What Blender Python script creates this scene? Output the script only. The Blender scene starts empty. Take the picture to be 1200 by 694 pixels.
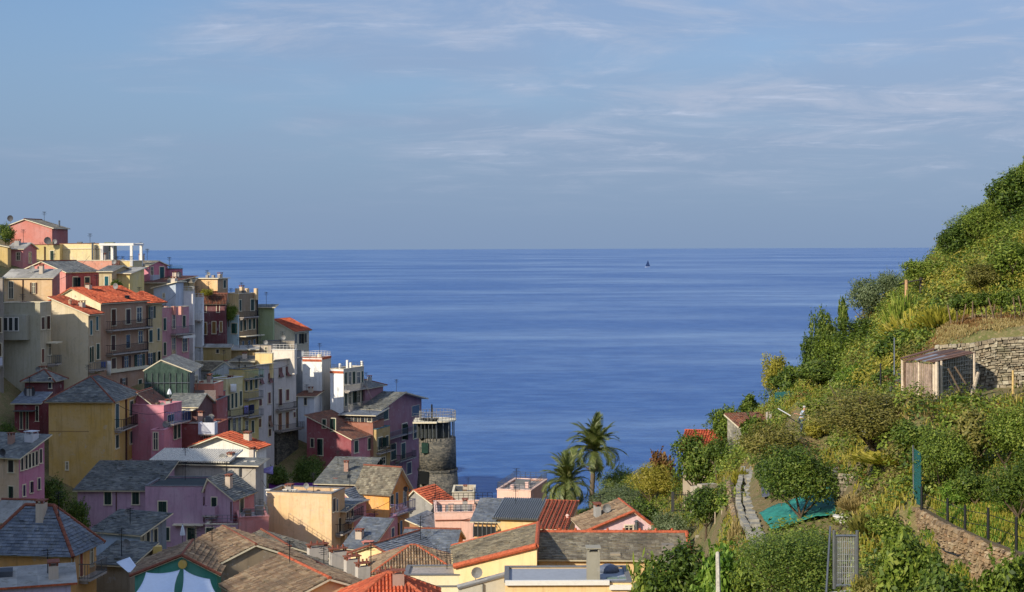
import bpy, math, random
import numpy as np
from mathutils import Vector, Matrix
random.seed(7)
RAD = math.radians
F = 1742.0; HY = 290.8; ROLL = RAD(0.2); ZC = 45.0
scene = bpy.context.scene
col = scene.collection
CR, SR = math.cos(ROLL), math.sin(ROLL)

# ---------------------------------------------------------------- photo pixel <-> world
def ray(px, py):
    dx, dy = px - 600.0, py - HY
    rx = dx * CR - dy * SR; ry = dx * SR + dy * CR
    return Vector((rx / F, 1.0, -ry / F))
def P(px, py, D):
    r = ray(px, py)
    return Vector((r.x * D, D, ZC + r.z * D))
def pix(x, y, z):
    rx, ry = x / y * F, -(z - ZC) / y * F
    return 600 + rx * CR + ry * SR, HY - rx * SR + ry * CR

# ---------------------------------------------------------------- terrain table: column px -> [(distance, height)]
def zy(D, y): return ZC - (y - HY) / F * D
TT = {
 -400: [(20,30),(60,26),(105,22),(140,30),(175,42),(200,48),(235,50),(300,25),(360,-12)],
 -80: [(20,30),(60,24),(105,18),(130,20),(150,24),(175,33),(190,40),(215,45),(235,48),(260,44),(300,20),(345,-12)],
 0: [(20,30),(60,24),(105,17),(130,18),(140,19.5),(160,23),(175,30),(190,38),(215,44),(235,47),(260,42),(300,20),(340,-12)],
 100: [(20,30),(60,23),(105,17),(140,15),(158,18),(165,20),(172,22),(184,24),(192,29),(200,34),(207,38),(220,42),(240,41),(265,28),(310,-12)],
 200: [(20,30),(60,23),(90,19),(120,16),(148,14.5),(158,17),(168,21),(180,24),(195,26),(206,27.5),(214,32),(225,37),(235,37),(255,26),(300,-12)],
 300: [(20,30),(60,23),(90,19),(120,16),(150,14),(165,14),(180,14),(216,14),(222,18),(227,25),(233,29),(248,26),(265,12),(300,-12)],
 380: [(20,30),(60,23),(90,18),(120,15),(150,13),(190,11),(215,11),(222,15),(230,19),(240,17),(255,5),(280,-12)],
 450: [(20,30),(60,23),(90,18),(140,13),(180,10),(215,10),(230,9),(240,6),(250,0),(262,-12)],
 520: [(20,30),(60,24),(90,18),(120,15),(150,12),(180,9),(215,8),(226,7),(236,0),(248,-12)],
 600: [(20,31),(60,25),(90,18),(120,15),(150,11),(175,3),(200,-12)],
 660: [(20,32),(50,27),(70,23),(90,19),(120,17),(135,19.5),(150,12),(180,-12)],
 700: [(20,32),(50,28),(70,23),(90,19.5),(120,19),(130,21.3),(140,20.3),(155,12),(185,-12)],
 760: [(20,34),(50,30),(70,24),(90,20),(105,20),(115,21.5),(125,23.5),(132,23.7),(150,12),(178,-12)],
 820: [(20,34),(50,30),(60,28.5),(80,27),(100,25),(110,25.2),(120,25.5),(128,26.3),(145,15),(172,-12)],
 850: [(20,34),(50,30),(60,28.6),(66,28.6),(72,29.5),(82,29.2),(95,29),(105,29.4),(115,29.4),(124,28.6),(140,18),(170,-12)],
 880: [(20,35),(45,31),(58,30),(66,30),(72,30.6),(80,30.6),(92,30.8),(100,31.2),(110,31.5),(120,31.2),(138,20),(168,-12)],
 940: [(20,36),(45,32),(57,31),(66,31.1),(72,31.5),(82,31.6),(84,32.2),(86,33.9),(95,34.2),(105,34.8),(115,35.4),(130,27),(165,-12)],
 975: [(20,36),(45,32),(57,31.2),(66,31.4),(72,31.8),(82,32),(84,32.6),(86,34.0),(95,34.6),(105,35.4),(115,36.2),(130,28),(167,-12)],
 1000: [(20,37),(45,33.2),(52,33.4),(60,33.6),(70,34),(78,35),(90,35.8),(100,37),(112,37.7),(120,38),(138,30),(175,-12)],
 1060: [(20,37),(42,33),(57,33.3),(58.5,34.9),(62,35.2),(65,37.4),(68,38),(75,38.4),(85,39.4),(100,40.2),(115,41.3),(125,41.4),(145,34),(185,-12)],
 1110: [(20,37),(40,33.3),(53.4,33.5),(54.6,35),(58,35.3),(64,37.3),(67,38.1),(72.6,38.2),(73.6,40.4),(85,41.0),(92,42.4),(100,42.9),(112,44.0),(120,44.3),(145,38),(190,-12)],
 1150: [(20,37),(40,33.2),(50.4,33.4),(51.6,35),(58,35.4),(64,37.3),(67,38),(72.2,38.1),(73.4,40.9),(84,41.2),(90,42.7),(100,43.9),(115,46.3),(122,46.9),(150,42),(200,-12)],
 1200: [(20,37),(38,33),(47.5,33.4),(48.7,35),(56,35.4),(64,37.2),(67,38),(71.4,38.1),(72.6,41),(84,41.4),(90,43.4),(100,45.5),(115,49.6),(122,50.6),(150,50),(210,-12)],
 1450: [(20,37),(38,35),(60,39),(72,43),(90,50),(115,60),(150,62),(230,-12)],
 1900: [(20,38),(60,45),(90,58),(150,75),(260,0)],
}
TPX = np.array(sorted(TT)); 
TD = np.arange(18, 400, 0.5)
TZ = np.array([np.interp(TD, [a for a, b in TT[k]], [b for a, b in TT[k]]) for k in sorted(TT)])
def sm(t): return t
_rng = np.random.RandomState(3)
_ph = _rng.rand(12, 3) * 6.28; _dr = _rng.rand(12) * 6.28
def fbm(x, y, s=1.0):
    v = 0
    for i in range(12):
        k = s * (0.12 * 1.45 ** i)
        v = v + np.sin(k * (x * np.cos(_dr[i]) + y * np.sin(_dr[i])) + _ph[i, 0]) / (1.35 ** i)
    return v * 0.35
def ground(x, y):
    """terrain height (arrays ok)"""
    x = np.asarray(x, float); y = np.maximum(np.asarray(y, float), 18.0)
    px = np.clip(600 + x / y * F, TPX[0], TPX[-1])
    j = np.clip(np.searchsorted(TPX, px) - 1, 0, len(TPX) - 2)
    t = (px - TPX[j]) / (TPX[j + 1] - TPX[j])
    d = np.clip((y - 18) / 0.5, 0, len(TD) - 2); i = d.astype(int); f = d - i
    a = TZ[j, i] * (1 - f) + TZ[j, i + 1] * f
    b = TZ[j + 1, i] * (1 - f) + TZ[j + 1, i + 1] * f
    z = a * (1 - t) + b * t
    z = z + fbm(x, y) * 0.22 * np.clip((px - 640) / 100, 0.3, 1)
    return z
def gz(x, y): return float(ground(x, y))
def hit(px, py, dmin=38.0, dmax=330.0):
    """first point of the terrain seen through a pixel"""
    r = ray(px, py)
    D = np.arange(dmin, dmax, 0.1)
    z = ZC + r.z * D
    g = ground(r.x * D, D)
    k = np.nonzero(g >= z)[0]
    D0 = D[k[0]] if len(k) else None
    if D0 is None: return None
    return Vector((r.x * D0, D0, gz(r.x * D0, D0)))

# ---------------------------------------------------------------- objects and properties
def tag(o, label=None, cat=None, group=None, kind=None):
    if label: o['label'] = label
    if cat: o['category'] = cat
    if group: o['group'] = group
    if kind: o['kind'] = kind
    return o
def empty(name, loc=(0, 0, 0), rz=0.0, label=None, cat=None, group=None, parent=None):
    o = bpy.data.objects.new(name, None); col.objects.link(o)
    o.location = loc; o.rotation_euler = (0, 0, rz); o.empty_display_size = 0.3
    if parent: o.parent = parent
    return tag(o, label, cat, group)
class MB:
    """collects faces, builds ONE mesh object"""
    def __init__(s): s.v = []; s.f = []; s.m = []; s.uv = []; s.hasuv = False
    def face(s, pts, m=0, uv=None):
        n = len(s.v); s.v += [tuple(p) for p in pts]; s.f.append(tuple(range(n, n + len(pts)))); s.m.append(m)
        if uv: s.hasuv = True
        s.uv.append(uv)
    def box(s, a, b, m=0, M=None):
        x0, x1 = sorted((a[0], b[0])); y0, y1 = sorted((a[1], b[1])); z0, z1 = sorted((a[2], b[2]))
        c = [(x0,y0,z0),(x1,y0,z0),(x1,y1,z0),(x0,y1,z0),(x0,y0,z1),(x1,y0,z1),(x1,y1,z1),(x0,y1,z1)]
        if M is not None: c = [tuple(M @ Vector(q)) for q in c]
        n = len(s.v); s.v += c
        for q in ((0,3,2,1),(4,5,6,7),(0,1,5,4),(1,2,6,5),(2,3,7,6),(3,0,4,7)):
            s.f.append(tuple(n + i for i in q)); s.m.append(m); s.uv.append(None)
    def slab(s, pts, t, m=0, mt=None, uv=None):
        """polygon pts (upper side) thickened downwards by t along its normal"""
        p = [Vector(q) for q in pts]
        nrm = (p[1] - p[0]).cross(p[2] - p[0]).normalized()
        if nrm.z < 0: p.reverse(); nrm = -nrm; uv = uv[::-1] if uv else None
        q = [a - nrm * t for a in p]
        s.face(p, m, uv); s.face(q[::-1], mt if mt is not None else m)
        for i in range(len(p)):
            j = (i + 1) % len(p); s.face([p[i], q[i], q[j], p[j]], mt if mt is not None else m)
    def tube(s, pts, r, n=6, m=0, cap=True):
        pts = [Vector(p) for p in pts]
        rr = r if isinstance(r, (list, tuple)) else [r] * len(pts)
        base = len(s.v)
        for i, p in enumerate(pts):
            t = (pts[min(i + 1, len(pts) - 1)] - pts[max(i - 1, 0)]).normalized()
            a = Vector((0, 0, 1)) if abs(t.z) < .9 else Vector((1, 0, 0))
            u = t.cross(a).normalized(); w = t.cross(u)
            for k in range(n):
                an = 6.28318 * k / n
                s.v.append(tuple(p + (u * math.cos(an) + w * math.sin(an)) * rr[i]))
        for i in range(len(pts) - 1):
            for k in range(n):
                a = base + i * n + k; b = base + i * n + (k + 1) % n
                s.f.append((a, b, b + n, a + n)); s.m.append(m); s.uv.append(None)
        if cap:
            s.f.append(tuple(base + k for k in range(n))[::-1]); s.m.append(m); s.uv.append(None)
            e = base + (len(pts) - 1) * n
            s.f.append(tuple(e + k for k in range(n))); s.m.append(m); s.uv.append(None)
    def build(s, name, mats, parent=None, smooth=False):
        me = bpy.data.meshes.new(name)
        me.from_pydata(s.v, [], s.f)
        if not isinstance(mats, (list, tuple)): mats = [mats]
        for m in mats: me.materials.append(m)
        if len(mats) > 1: me.polygons.foreach_set('material_index', s.m)
        if s.hasuv:
            l = me.uv_layers.new(name='UVMap'); k = 0; d = []
            for f, u in zip(s.f, s.uv):
                if u: d += [c for q in u for c in q]
                else: d += [0.0, 0.0] * len(f)
            l.data.foreach_set('uv', d)
        if smooth: me.polygons.foreach_set('use_smooth', [True] * len(s.f))
        me.update()
        o = bpy.data.objects.new(name, me); col.objects.link(o)
        if parent: o.parent = parent
        return o
def quads_mesh(name, V, mats, mi=None, colr=None):
    """V: (n,4,3) array of quads -> mesh (fast)"""
    n = V.shape[0]
    me = bpy.data.meshes.new(name)
    me.vertices.add(n * 4); me.vertices.foreach_set('co', V.astype(np.float32).reshape(-1))
    me.loops.add(n * 4); me.loops.foreach_set('vertex_index', np.arange(n * 4, dtype=np.int32))
    me.polygons.add(n); me.polygons.foreach_set('loop_start', np.arange(0, n * 4, 4, dtype=np.int32))
    try: me.polygons.foreach_set('loop_total', np.full(n, 4, dtype=np.int32))
    except Exception: pass
    for m in (mats if isinstance(mats, (list, tuple)) else [mats]): me.materials.append(m)
    if mi is not None: me.polygons.foreach_set('material_index', mi.astype(np.int32))
    if colr is not None:
        at = me.color_attributes.new('tint', 'FLOAT_COLOR', 'POINT')
        c = np.ones((n, 4, 4), np.float32); c[:, :, :3] = colr[:, None, :]
        at.data.foreach_set('color', c.reshape(-1))
    me.update(calc_edges=True)
    return me
def obj(name, me, parent=None, loc=None):
    o = bpy.data.objects.new(name, me); col.objects.link(o)
    if parent: o.parent = parent
    if loc is not None: o.location = loc
    return o

# ---------------------------------------------------------------- materials
def srgb(r, g, b):
    return tuple((c / 255 / 12.92 if c / 255 <= .04045 else ((c / 255 + .055) / 1.055) ** 2.4) for c in (r, g, b))
class N:
    def __init__(s, name):
        s.mat = bpy.data.materials.new(name); s.mat.use_nodes = True
        s.t = s.mat.node_tree; s.n = s.t.nodes; s.b = s.n['Principled BSDF']; s.out = s.n['Material Output']
    def new(s, typ, **kw):
        x = s.n.new(typ)
        for k, v in kw.items(): setattr(x, k, v)
        return x
    def link(s, a, b): s.t.links.new(a, b)
    def noise(s, vec, scale, detail=4, rough=.55):
        x = s.new('ShaderNodeTexNoise'); x.inputs['Scale'].default_value = scale; x.inputs['Detail'].default_value = detail
        x.inputs['Roughness'].default_value = rough
        if vec is not None: s.link(vec, x.inputs['Vector'])
        return x
    def ramp(s, fac, stops):
        x = s.new('ShaderNodeValToRGB'); e = x.color_ramp.elements
        while len(e) < len(stops): e.new(0.5)
        for i, (p, c) in enumerate(stops): e[i].position = p; e[i].color = (*c[:3], 1)
        s.link(fac, x.inputs['Fac']); return x
    def mix(s, fac, a, b, mode='MIX'):
        x = s.new('ShaderNodeMix', data_type='RGBA', blend_type=mode)
        if isinstance(fac, (int, float)): x.inputs[0].default_value = fac
        else: s.link(fac, x.inputs[0])
        for v, i in ((a, 6), (b, 7)):
            if isinstance(v, (tuple, list)): x.inputs[i].default_value = (*v[:3], 1)
            else: s.link(v, x.inputs[i])
        return x.outputs[2]
    def math(s, op, a, b=None):
        x = s.new('ShaderNodeMath', operation=op)
        for v, i in ((a, 0), (b, 1)):
            if v is None: continue
            if isinstance(v, (int, float)): x.inputs[i].default_value = v
            else: s.link(v, x.inputs[i])
        return x.outputs[0]
    def maprange(s, v, a, b, c, d):
        x = s.new('ShaderNodeMapRange'); s.link(v, x.inputs[0])
        for i, q in enumerate((a, b, c, d)): x.inputs[i + 1].default_value = q
        return x.outputs[0]
    def bump(s, h, strength=.3, dist=.05):
        x = s.new('ShaderNodeBump'); x.inputs['Strength'].default_value = strength; x.inputs['Distance'].default_value = dist
        s.link(h, x.inputs['Height']); s.link(x.outputs[0], s.b.inputs['Normal']); return x
    def pos(s, sc=(1, 1, 1)):
        g = s.new('ShaderNodeTexCoord'); m = s.new('ShaderNodeMapping'); m.inputs['Scale'].default_value = sc
        s.link(g.outputs['Object'], m.inputs['Vector']); return m.outputs[0]
    def set(s, **kw):
        for k, v in kw.items():
            i = s.b.inputs[k.replace('_', ' ')]
            if isinstance(v, (int, float)): i.default_value = v
            elif isinstance(v, (tuple, list)): i.default_value = (*v[:3], 1)
            else: s.link(v, i)
        return s
_cache = {}
def mul(c, k): return tuple(min(1, x * k) for x in c)
def plaster(c, worn=1.0):
    """painted render: patchy fading, rain streaks, grime"""
    key = ('pl', c, worn)
    if key in _cache: return _cache[key]
    m = N('plaster'); base = srgb(*c); l_ = sum(base) / 3; base = tuple(x * .86 + l_ * .14 + .012 for x in base)
    oi = m.new('ShaderNodeObjectInfo')
    v = m.pos(); va = m.new('ShaderNodeVectorMath', operation='ADD'); m.link(v, va.inputs[0])
    cm = m.new('ShaderNodeCombineXYZ'); r = m.math('MULTIPLY', oi.outputs['Random'], 91.0)
    for i in range(3): m.link(r, cm.inputs[i])
    m.link(cm.outputs[0], va.inputs[1]); vv = va.outputs[0]
    n1 = m.noise(vv, 0.45, 5, .6); n2 = m.noise(vv, 3.2, 5, .65)
    mp = m.new('ShaderNodeMapping'); mp.inputs['Scale'].default_value = (2.6, 2.6, .22); m.link(vv, mp.inputs['Vector'])
    n3 = m.noise(mp.outputs[0], 1.0, 6, .7)
    g = sum(base) / 3
    pale = tuple(min(.9, x * .8 + g * .25 + .06) for x in base); dark = tuple(x * .62 + g * .06 for x in base)
    c1 = m.mix(m.maprange(n1.outputs[0], .35, .7, 0, .6 * worn), base, pale)
    c2 = m.mix(m.maprange(n3.outputs[0], .5, .78, 0, .75 * worn), c1, dark)
    c3 = m.mix(m.maprange(n2.outputs[0], .52, .75, 0, .35 * worn), c2, mul(dark, 1.1))
    n4 = m.noise(vv, 1.1, 9, .72)
    c3 = m.mix(m.maprange(n4.outputs[0], .60, .63, 0, .55 * worn), c3, tuple(x * .5 + .22 for x in base))      # flaked patches
    c3 = m.mix(m.maprange(n4.outputs[0], .40, .37, 0, .28 * worn), c3, dark)
    m.set(Base_Color=c3, Roughness=.92)
    m.b.inputs['Specular IOR Level'].default_value = .2
    m.bump(n2.outputs[0], .35, .02)
    _cache[key] = m.mat; return m.mat
def plain(name, c, rough=.7, metal=0, var=.25, scale=4, spec=.3):
    key = ('p', name, c, rough)
    if key in _cache: return _cache[key]
    m = N(name); base = srgb(*c); n = m.noise(m.pos(), scale, 5, .65)
    m.set(Base_Color=m.mix(m.maprange(n.outputs[0], .3, .7, 0, 1), mul(base, 1 - var), mul(base, 1 + var)), Roughness=rough, Metallic=metal)
    m.b.inputs['Specular IOR Level'].default_value = spec
    m.bump(n.outputs[0], .2, .01)
    _cache[key] = m.mat; return m.mat
def shutter_mat(c):
    key = ('sh', c)
    if key in _cache: return _cache[key]
    m = N('shutter_paint'); base = srgb(*c)
    w = m.new('ShaderNodeTexWave', wave_type='BANDS', bands_direction='Z', wave_profile='SAW'); w.inputs['Scale'].default_value = 3.2
    tc = m.new('ShaderNodeTexCoord'); m.link(tc.outputs['Object'], w.inputs['Vector'])
    n = m.noise(m.pos(), 2.5, 4)
    oi = m.new('ShaderNodeObjectInfo')
    c1 = m.mix(m.maprange(n.outputs[0], .3, .7, 0, 1), mul(base, .75), mul(base, 1.3))
    c2 = m.mix(m.math('MULTIPLY', oi.outputs['Random'], .45), c1, tuple(x * .5 + .05 for x in base))
    m.set(Base_Color=c2, Roughness=.55); m.bump(w.outputs['Fac'], .8, .03)
    _cache[key] = m.mat; return m.mat
def glass_mat():
    if 'gl' in _cache: return _cache['gl']
    m = N('window_glass'); n = m.noise(m.pos(), .7, 2)
    oi = m.new('ShaderNodeObjectInfo')
    m.set(Base_Color=m.mix(oi.outputs['Random'], (.012, .015, .018), (.07, .075, .075)), Roughness=.08)
    m.b.inputs['Specular IOR Level'].default_value = .8
    m.bump(n.outputs[0], .06, .02)
    _cache['gl'] = m.mat; return m.mat
def tiles(kind):
    """roof covering in uv metres: u along the eave, v up the slope"""
    key = ('t', kind)
    if key in _cache: return _cache[key]
    m = N('roof_' + kind)
    cols = {
     'red': [(140,66,46),(182,88,60),(208,122,88),(156,74,52),(104,62,52)],
     'orange': [(176,78,50),(204,100,66),(222,130,92),(186,88,58),(132,70,56)],
     'brown': [(118,96,78),(158,132,104),(186,164,134),(134,106,84),(92,80,72)],
     'rust': [(112,70,54),(146,90,66),(128,100,84),(100,74,64),(84,64,60)],
     'slate': [(92,96,96),(124,126,122),(152,150,140),(104,104,100),(70,74,76)],
     'bluegrey': [(96,104,114),(118,126,136),(142,146,150),(104,110,118),(82,88,98)],
     'lichen': [(104,98,84),(142,132,112),(168,160,138),(120,108,90),(78,74,68)],
     'cement': [(140,138,132),(165,162,154),(182,178,168),(150,146,140),(120,118,114)],
    }[kind]
    tu, tv = {'slate': (.34, .26), 'bluegrey': (.34, .26), 'lichen': (.3, .24), 'cement': (1.1, 2.0)}.get(kind, (.21, .36))
    uv = m.new('ShaderNodeUVMap'); sp = m.new('ShaderNodeSeparateXYZ'); m.link(uv.outputs[0], sp.inputs[0])
    V = m.math('DIVIDE', sp.outputs[1], tv); fv = m.math('FLOOR', V)
    U = m.math('DIVIDE', sp.outputs[0], tu)
    if kind in ('slate', 'bluegrey', 'lichen'): U = m.math('ADD', U, m.math('MULTIPLY', fv, .37))
    fu = m.math('FLOOR', U)
    cb = m.new('ShaderNodeCombineXYZ'); m.link(fu, cb.inputs[0]); m.link(fv, cb.inputs[1])
    oi = m.new('ShaderNodeObjectInfo'); m.link(m.math('MULTIPLY', oi.outputs['Random'], 77), cb.inputs[2])
    wn = m.new('ShaderNodeTexWhiteNoise'); m.link(cb.outputs[0], wn.inputs['Vector'])
    L = [srgb(*c) for c in cols]
    rp = m.ramp(wn.outputs['Value'], [(0, L[0]), (.3, L[1]), (.55, L[2]), (.8, L[3]), (1, L[4])])
    p = m.pos(); n1 = m.noise(p, .5, 6, .65); n2 = m.noise(p, 4, 5, .7)
    avg = L[1]
    c = m.mix(.35, rp.outputs[0], avg)
    c = m.mix(m.maprange(n1.outputs[0], .42, .68, 0, .7), c, mul(L[4], .85))
    n3 = m.noise(p, 1.6, 6, .75)
    c = m.mix(m.maprange(n2.outputs[0], .58, .74, 0, .7), c, srgb(176, 170, 140) if kind not in ('orange', 'red') else L[2])
    c = m.mix(m.maprange(n3.outputs[0], .52, .66, 0, .55), c, srgb(86, 84, 66) if kind not in ('orange', 'red') else mul(L[4], .8))
    m.set(Base_Color=c, Roughness=.85); m.b.inputs['Specular IOR Level'].default_value = .25
    fru = m.math('FRACT', U); frv = m.math('FRACT', V)
    if kind in ('slate', 'bluegrey', 'lichen', 'cement'):
        edge = m.math('MINIMUM', m.math('MULTIPLY', m.math('MINIMUM', fru, m.math('SUBTRACT', 1.0, fru)), 8), 1.0)
        h = m.math('ADD', m.math('MULTIPLY', m.math('SUBTRACT', 1.0, frv), .9), m.math('MULTIPLY', edge, .35))
        h = m.math('ADD', h, m.math('MULTIPLY', wn.outputs['Value'], .35)); m.bump(h, .9, .045)
    else:
        roll = m.math('ABSOLUTE', m.math('SINE', m.math('MULTIPLY', U, 3.14159)))
        h = m.math('ADD', roll, m.math('MULTIPLY', m.math('SUBTRACT', 1.0, frv), .35))
        h = m.math('ADD', h, m.math('MULTIPLY', wn.outputs['Value'], .2)); m.bump(h, .9, .08)
    _cache[key] = m.mat; return m.mat
def stone_mat(kind='warm'):
    key = ('st', kind)
    if key in _cache: return _cache[key]
    m = N('stone_' + kind)
    A = {'warm': [(138,124,102),(172,158,130),(108,98,80),(190,180,154),(126,108,82)],
         'grey': [(104,104,100),(138,136,128),(84,84,82),(160,156,146),(110,104,94)],
         'rust': [(140,116,84),(168,142,106),(112,92,70),(190,168,132),(146,112,78)]}[kind]
    L = [srgb(*c) for c in A]
    g = m.new('ShaderNodeNewGeometry')
    rp = m.ramp(g.outputs['Random Per Island'], [(0, L[0]), (.3, L[1]), (.5, L[2]), (.75, L[3]), (1, L[4])])
    n = m.noise(m.pos(), 5, 6, .7); n1 = m.noise(m.pos(), .6, 4, .6)
    c = m.mix(m.maprange(n.outputs[0], .35, .7, 0, .6), rp.outputs[0], mul(L[2], .7))
    c = m.mix(m.maprange(n1.outputs[0], .55, .7, 0, .5), c, srgb(96, 98, 62))
    m.set(Base_Color=c, Roughness=.95); m.bump(n.outputs[0], .6, .04)
    _cache[key] = m.mat; return m.mat
def masonry(kind='dark'):
    """rough rubble masonry on a flat wall"""
    key = ('ms', kind)
    if key in _cache: return _cache[key]
    m = N('masonry_' + kind); L = {'dark': [(70,70,66),(104,100,90),(128,120,104)], 'pale': [(120,116,104),(154,148,130),(176,168,148)]}[kind]
    L = [srgb(*c) for c in L]
    vo = m.new('ShaderNodeTexVoronoi'); vo.inputs['Scale'].default_value = 2.6
    mp = m.pos((1, 1, 1.7)); m.link(mp, vo.inputs['Vector'])
    n = m.noise(m.pos(), 1.1, 6, .7); hs = m.new('ShaderNodeSeparateColor'); m.link(vo.outputs['Color'], hs.inputs[0])
    rp = m.ramp(hs.outputs[0], [(0, L[0]), (.5, L[1]), (1, L[2])])
    c = m.mix(m.maprange(n.outputs[0], .4, .7, 0, .7), rp.outputs[0], mul(L[0], .75))
    m.set(Base_Color=c, Roughness=.95); m.bump(vo.outputs['Distance'], .7, .08)
    _cache[key] = m.mat; return m.mat
def leaf_mat(name, stops, trans=.3, rough=.55):
    key = ('lf', name)
    if key in _cache: return _cache[key]
    m = N(name); L = [srgb(*c) for c in stops]
    g = m.new('ShaderNodeNewGeometry'); oi = m.new('ShaderNodeObjectInfo')
    n = m.noise(m.pos(), 1.3, 2)
    f = m.math('ADD', m.math('MULTIPLY', g.outputs['Random Per Island'], .65), m.math('MULTIPLY', n.outputs[0], .55))
    f = m.math('ADD', f, m.math('MULTIPLY', m.math('SUBTRACT', oi.outputs['Random'], .5), .25))
    f = m.math('SUBTRACT', f, .08)
    k = len(L) - 1
    rp = m.ramp(f, [(i / k, c) for i, c in enumerate(L)])
    m.set(Base_Color=rp.outputs[0], Roughness=rough); m.b.inputs['Specular IOR Level'].default_value = .3
    tr = m.new('ShaderNodeBsdfTranslucent'); m.link(m.mix(1.0, rp.outputs[0], (1.0, 1.15, .5), 'MULTIPLY'), tr.inputs['Color'])
    ms = m.new('ShaderNodeMixShader'); ms.inputs[0].default_value = trans
    m.link(m.b.outputs[0], ms.inputs[1]); m.link(tr.outputs[0], ms.inputs[2]); m.link(ms.outputs[0], m.out.inputs[0])
    _cache[key] = m.mat; return m.mat
LEAF = {
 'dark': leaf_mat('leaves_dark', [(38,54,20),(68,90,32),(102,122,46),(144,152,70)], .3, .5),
 'mid': leaf_mat('leaves_mid', [(54,72,24),(92,112,38),(130,146,54),(172,174,88)]),
 'bright': leaf_mat('leaves_bright', [(56,88,28),(92,126,42),(128,156,58),(166,182,90)], .35),
 'olive': leaf_mat('leaves_olive', [(66,68,28),(100,100,42),(130,124,58),(160,148,86)]),
 'grey': leaf_mat('leaves_greygreen', [(66,80,48),(94,108,70),(124,136,96),(156,164,128)]),
 'yellow': leaf_mat('leaves_yellowgreen', [(104,104,36),(146,142,50),(176,164,68),(200,184,104)], .35),
 'rust': leaf_mat('leaves_rust', [(84,58,36),(120,84,50),(146,108,66),(110,104,50)]),
 'dry': leaf_mat('grass_dry', [(110,94,58),(146,128,80),(172,152,100),(196,178,128)], .3),
}
def wood_mat(c=(120, 100, 80)):
    return plain('weathered_wood', c, .85, var=.35, scale=7)
def bark(c=(92, 78, 62)): return plain('bark', c, .95, var=.4, scale=9)
WHITE = (226, 222, 212)
MW = plain('white_paint', WHITE, .6, var=.06)
MCREAM = plain('cream_trim', (222, 210, 180), .7, var=.08)
METAL = plain('grey_metal', (120, 124, 126), .4, .7, var=.15)
DARKM = plain('dark_iron', (44, 46, 48), .5, .5, var=.2)
TERRA = plain('ridge_terracotta', (176, 92, 62), .85, var=.4, scale=5)
TERRAD = plain('ridge_dark_terracotta', (130, 78, 60), .85, var=.3, scale=6)
GUT = plain('brown_gutter', (92, 62, 50), .5, .2, var=.2)
LEAD = plain('grey_capping', (112, 112, 112), .7, var=.2)
SUN_AZ, SUN_EL, SUN_S, SKY_S, EXPO = 42, 28, 4.0, .092, 0.32
SHADE_RIDGE = [78, 80, 76, 70, 68.5, 66, 63.5, 62, 59.5, 57, 54.5, 51.5, 48.5, 46]
SKY_HZ = .25; HAZE = (1.85, 2.7, 4.3); VEIL = (2.6, 3.1, 4.5); CLOUD = (4.2, 4.7, 5.9); CL_LOC = (0.3, .2, 0); DOME_FILL = 1.7
SEA0, SEA1 = (.036, .112, .305), (.21, .32, .48)
# ================================================================ TERRAIN, SEA, SKY, LIGHT, CAMERA
def grid_mesh(name, X, Y, Z, mat):
    ny, nx = X.shape
    me = bpy.data.meshes.new(name); V = np.stack([X, Y, Z], -1).reshape(-1, 3)
    idx = np.arange(ny * nx).reshape(ny, nx)
    q = np.stack([idx[:-1, :-1], idx[:-1, 1:], idx[1:, 1:], idx[1:, :-1]], -1).reshape(-1, 4)
    me.vertices.add(len(V)); me.vertices.foreach_set('co', V.astype(np.float32).reshape(-1))
    me.loops.add(q.size); me.loops.foreach_set('vertex_index', q.astype(np.int32).reshape(-1))
    me.polygons.add(len(q)); me.polygons.foreach_set('loop_start', np.arange(0, q.size, 4, dtype=np.int32))
    me.polygons.foreach_set('use_smooth', np.ones(len(q), bool))
    me.materials.append(mat); me.update(calc_edges=True)
    return obj(name, me)
m = N('hillside_earth'); p = m.pos()
n1 = m.noise(p, .12, 6, .65); n2 = m.noise(p, 1.2, 6, .7); n3 = m.noise(p, 6, 4, .7)
c = m.ramp(n1.outputs[0], [(.3, srgb(96,88,52)), (.45, srgb(126,108,72)), (.58, srgb(104,104,56)), (.7, srgb(150,126,90))]).outputs[0]
c = m.mix(m.maprange(n2.outputs[0], .45, .65, 0, .8), c, srgb(92,98,48)); c = m.mix(m.maprange(n3.outputs[0], .5, .7, 0, .7), c, srgb(160,138,104))
m.set(Base_Color=c, Roughness=1.0); m.bump(n3.outputs[0], .8, .1); EARTH = m.mat
pxs = np.concatenate([np.linspace(-400, 600, 110), np.linspace(604, 1900, 300)])
Ds = np.concatenate([np.arange(18, 130, .45), np.arange(130, 345, 1.2)])
PX, DD = np.meshgrid(pxs, Ds); X = (PX - 600) / F * DD; Z = ground(X, DD)
hillside = tag(grid_mesh('hillside', X, DD, Z, EARTH), kind='structure')
# the slope that climbs to the left of the village, unseen; ridge shaped to shade the town
xs = np.linspace(-190, -42, 90); ys = np.linspace(-60, 262, 160); X, Y = np.meshgrid(xs, ys)
ridge = np.interp(Y, [-60, 0, 30, 50, 67, 90, 110, 130, 155, 172, 190, 215, 240, 262], SHADE_RIDGE)
Z = np.where(X > -85, ridge - (X + 85) * 1.35, ridge + (-85 - X) * .25) + fbm(X, Y) * .6
edge = -600 / F * np.maximum(Y, 1) - 1.5
Z = np.where(X > edge, np.minimum(Z, ground(X, np.maximum(Y, 18)) - 2.0), Z)
tag(grid_mesh('hill', X, Y, Z, EARTH), kind='structure')
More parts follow.
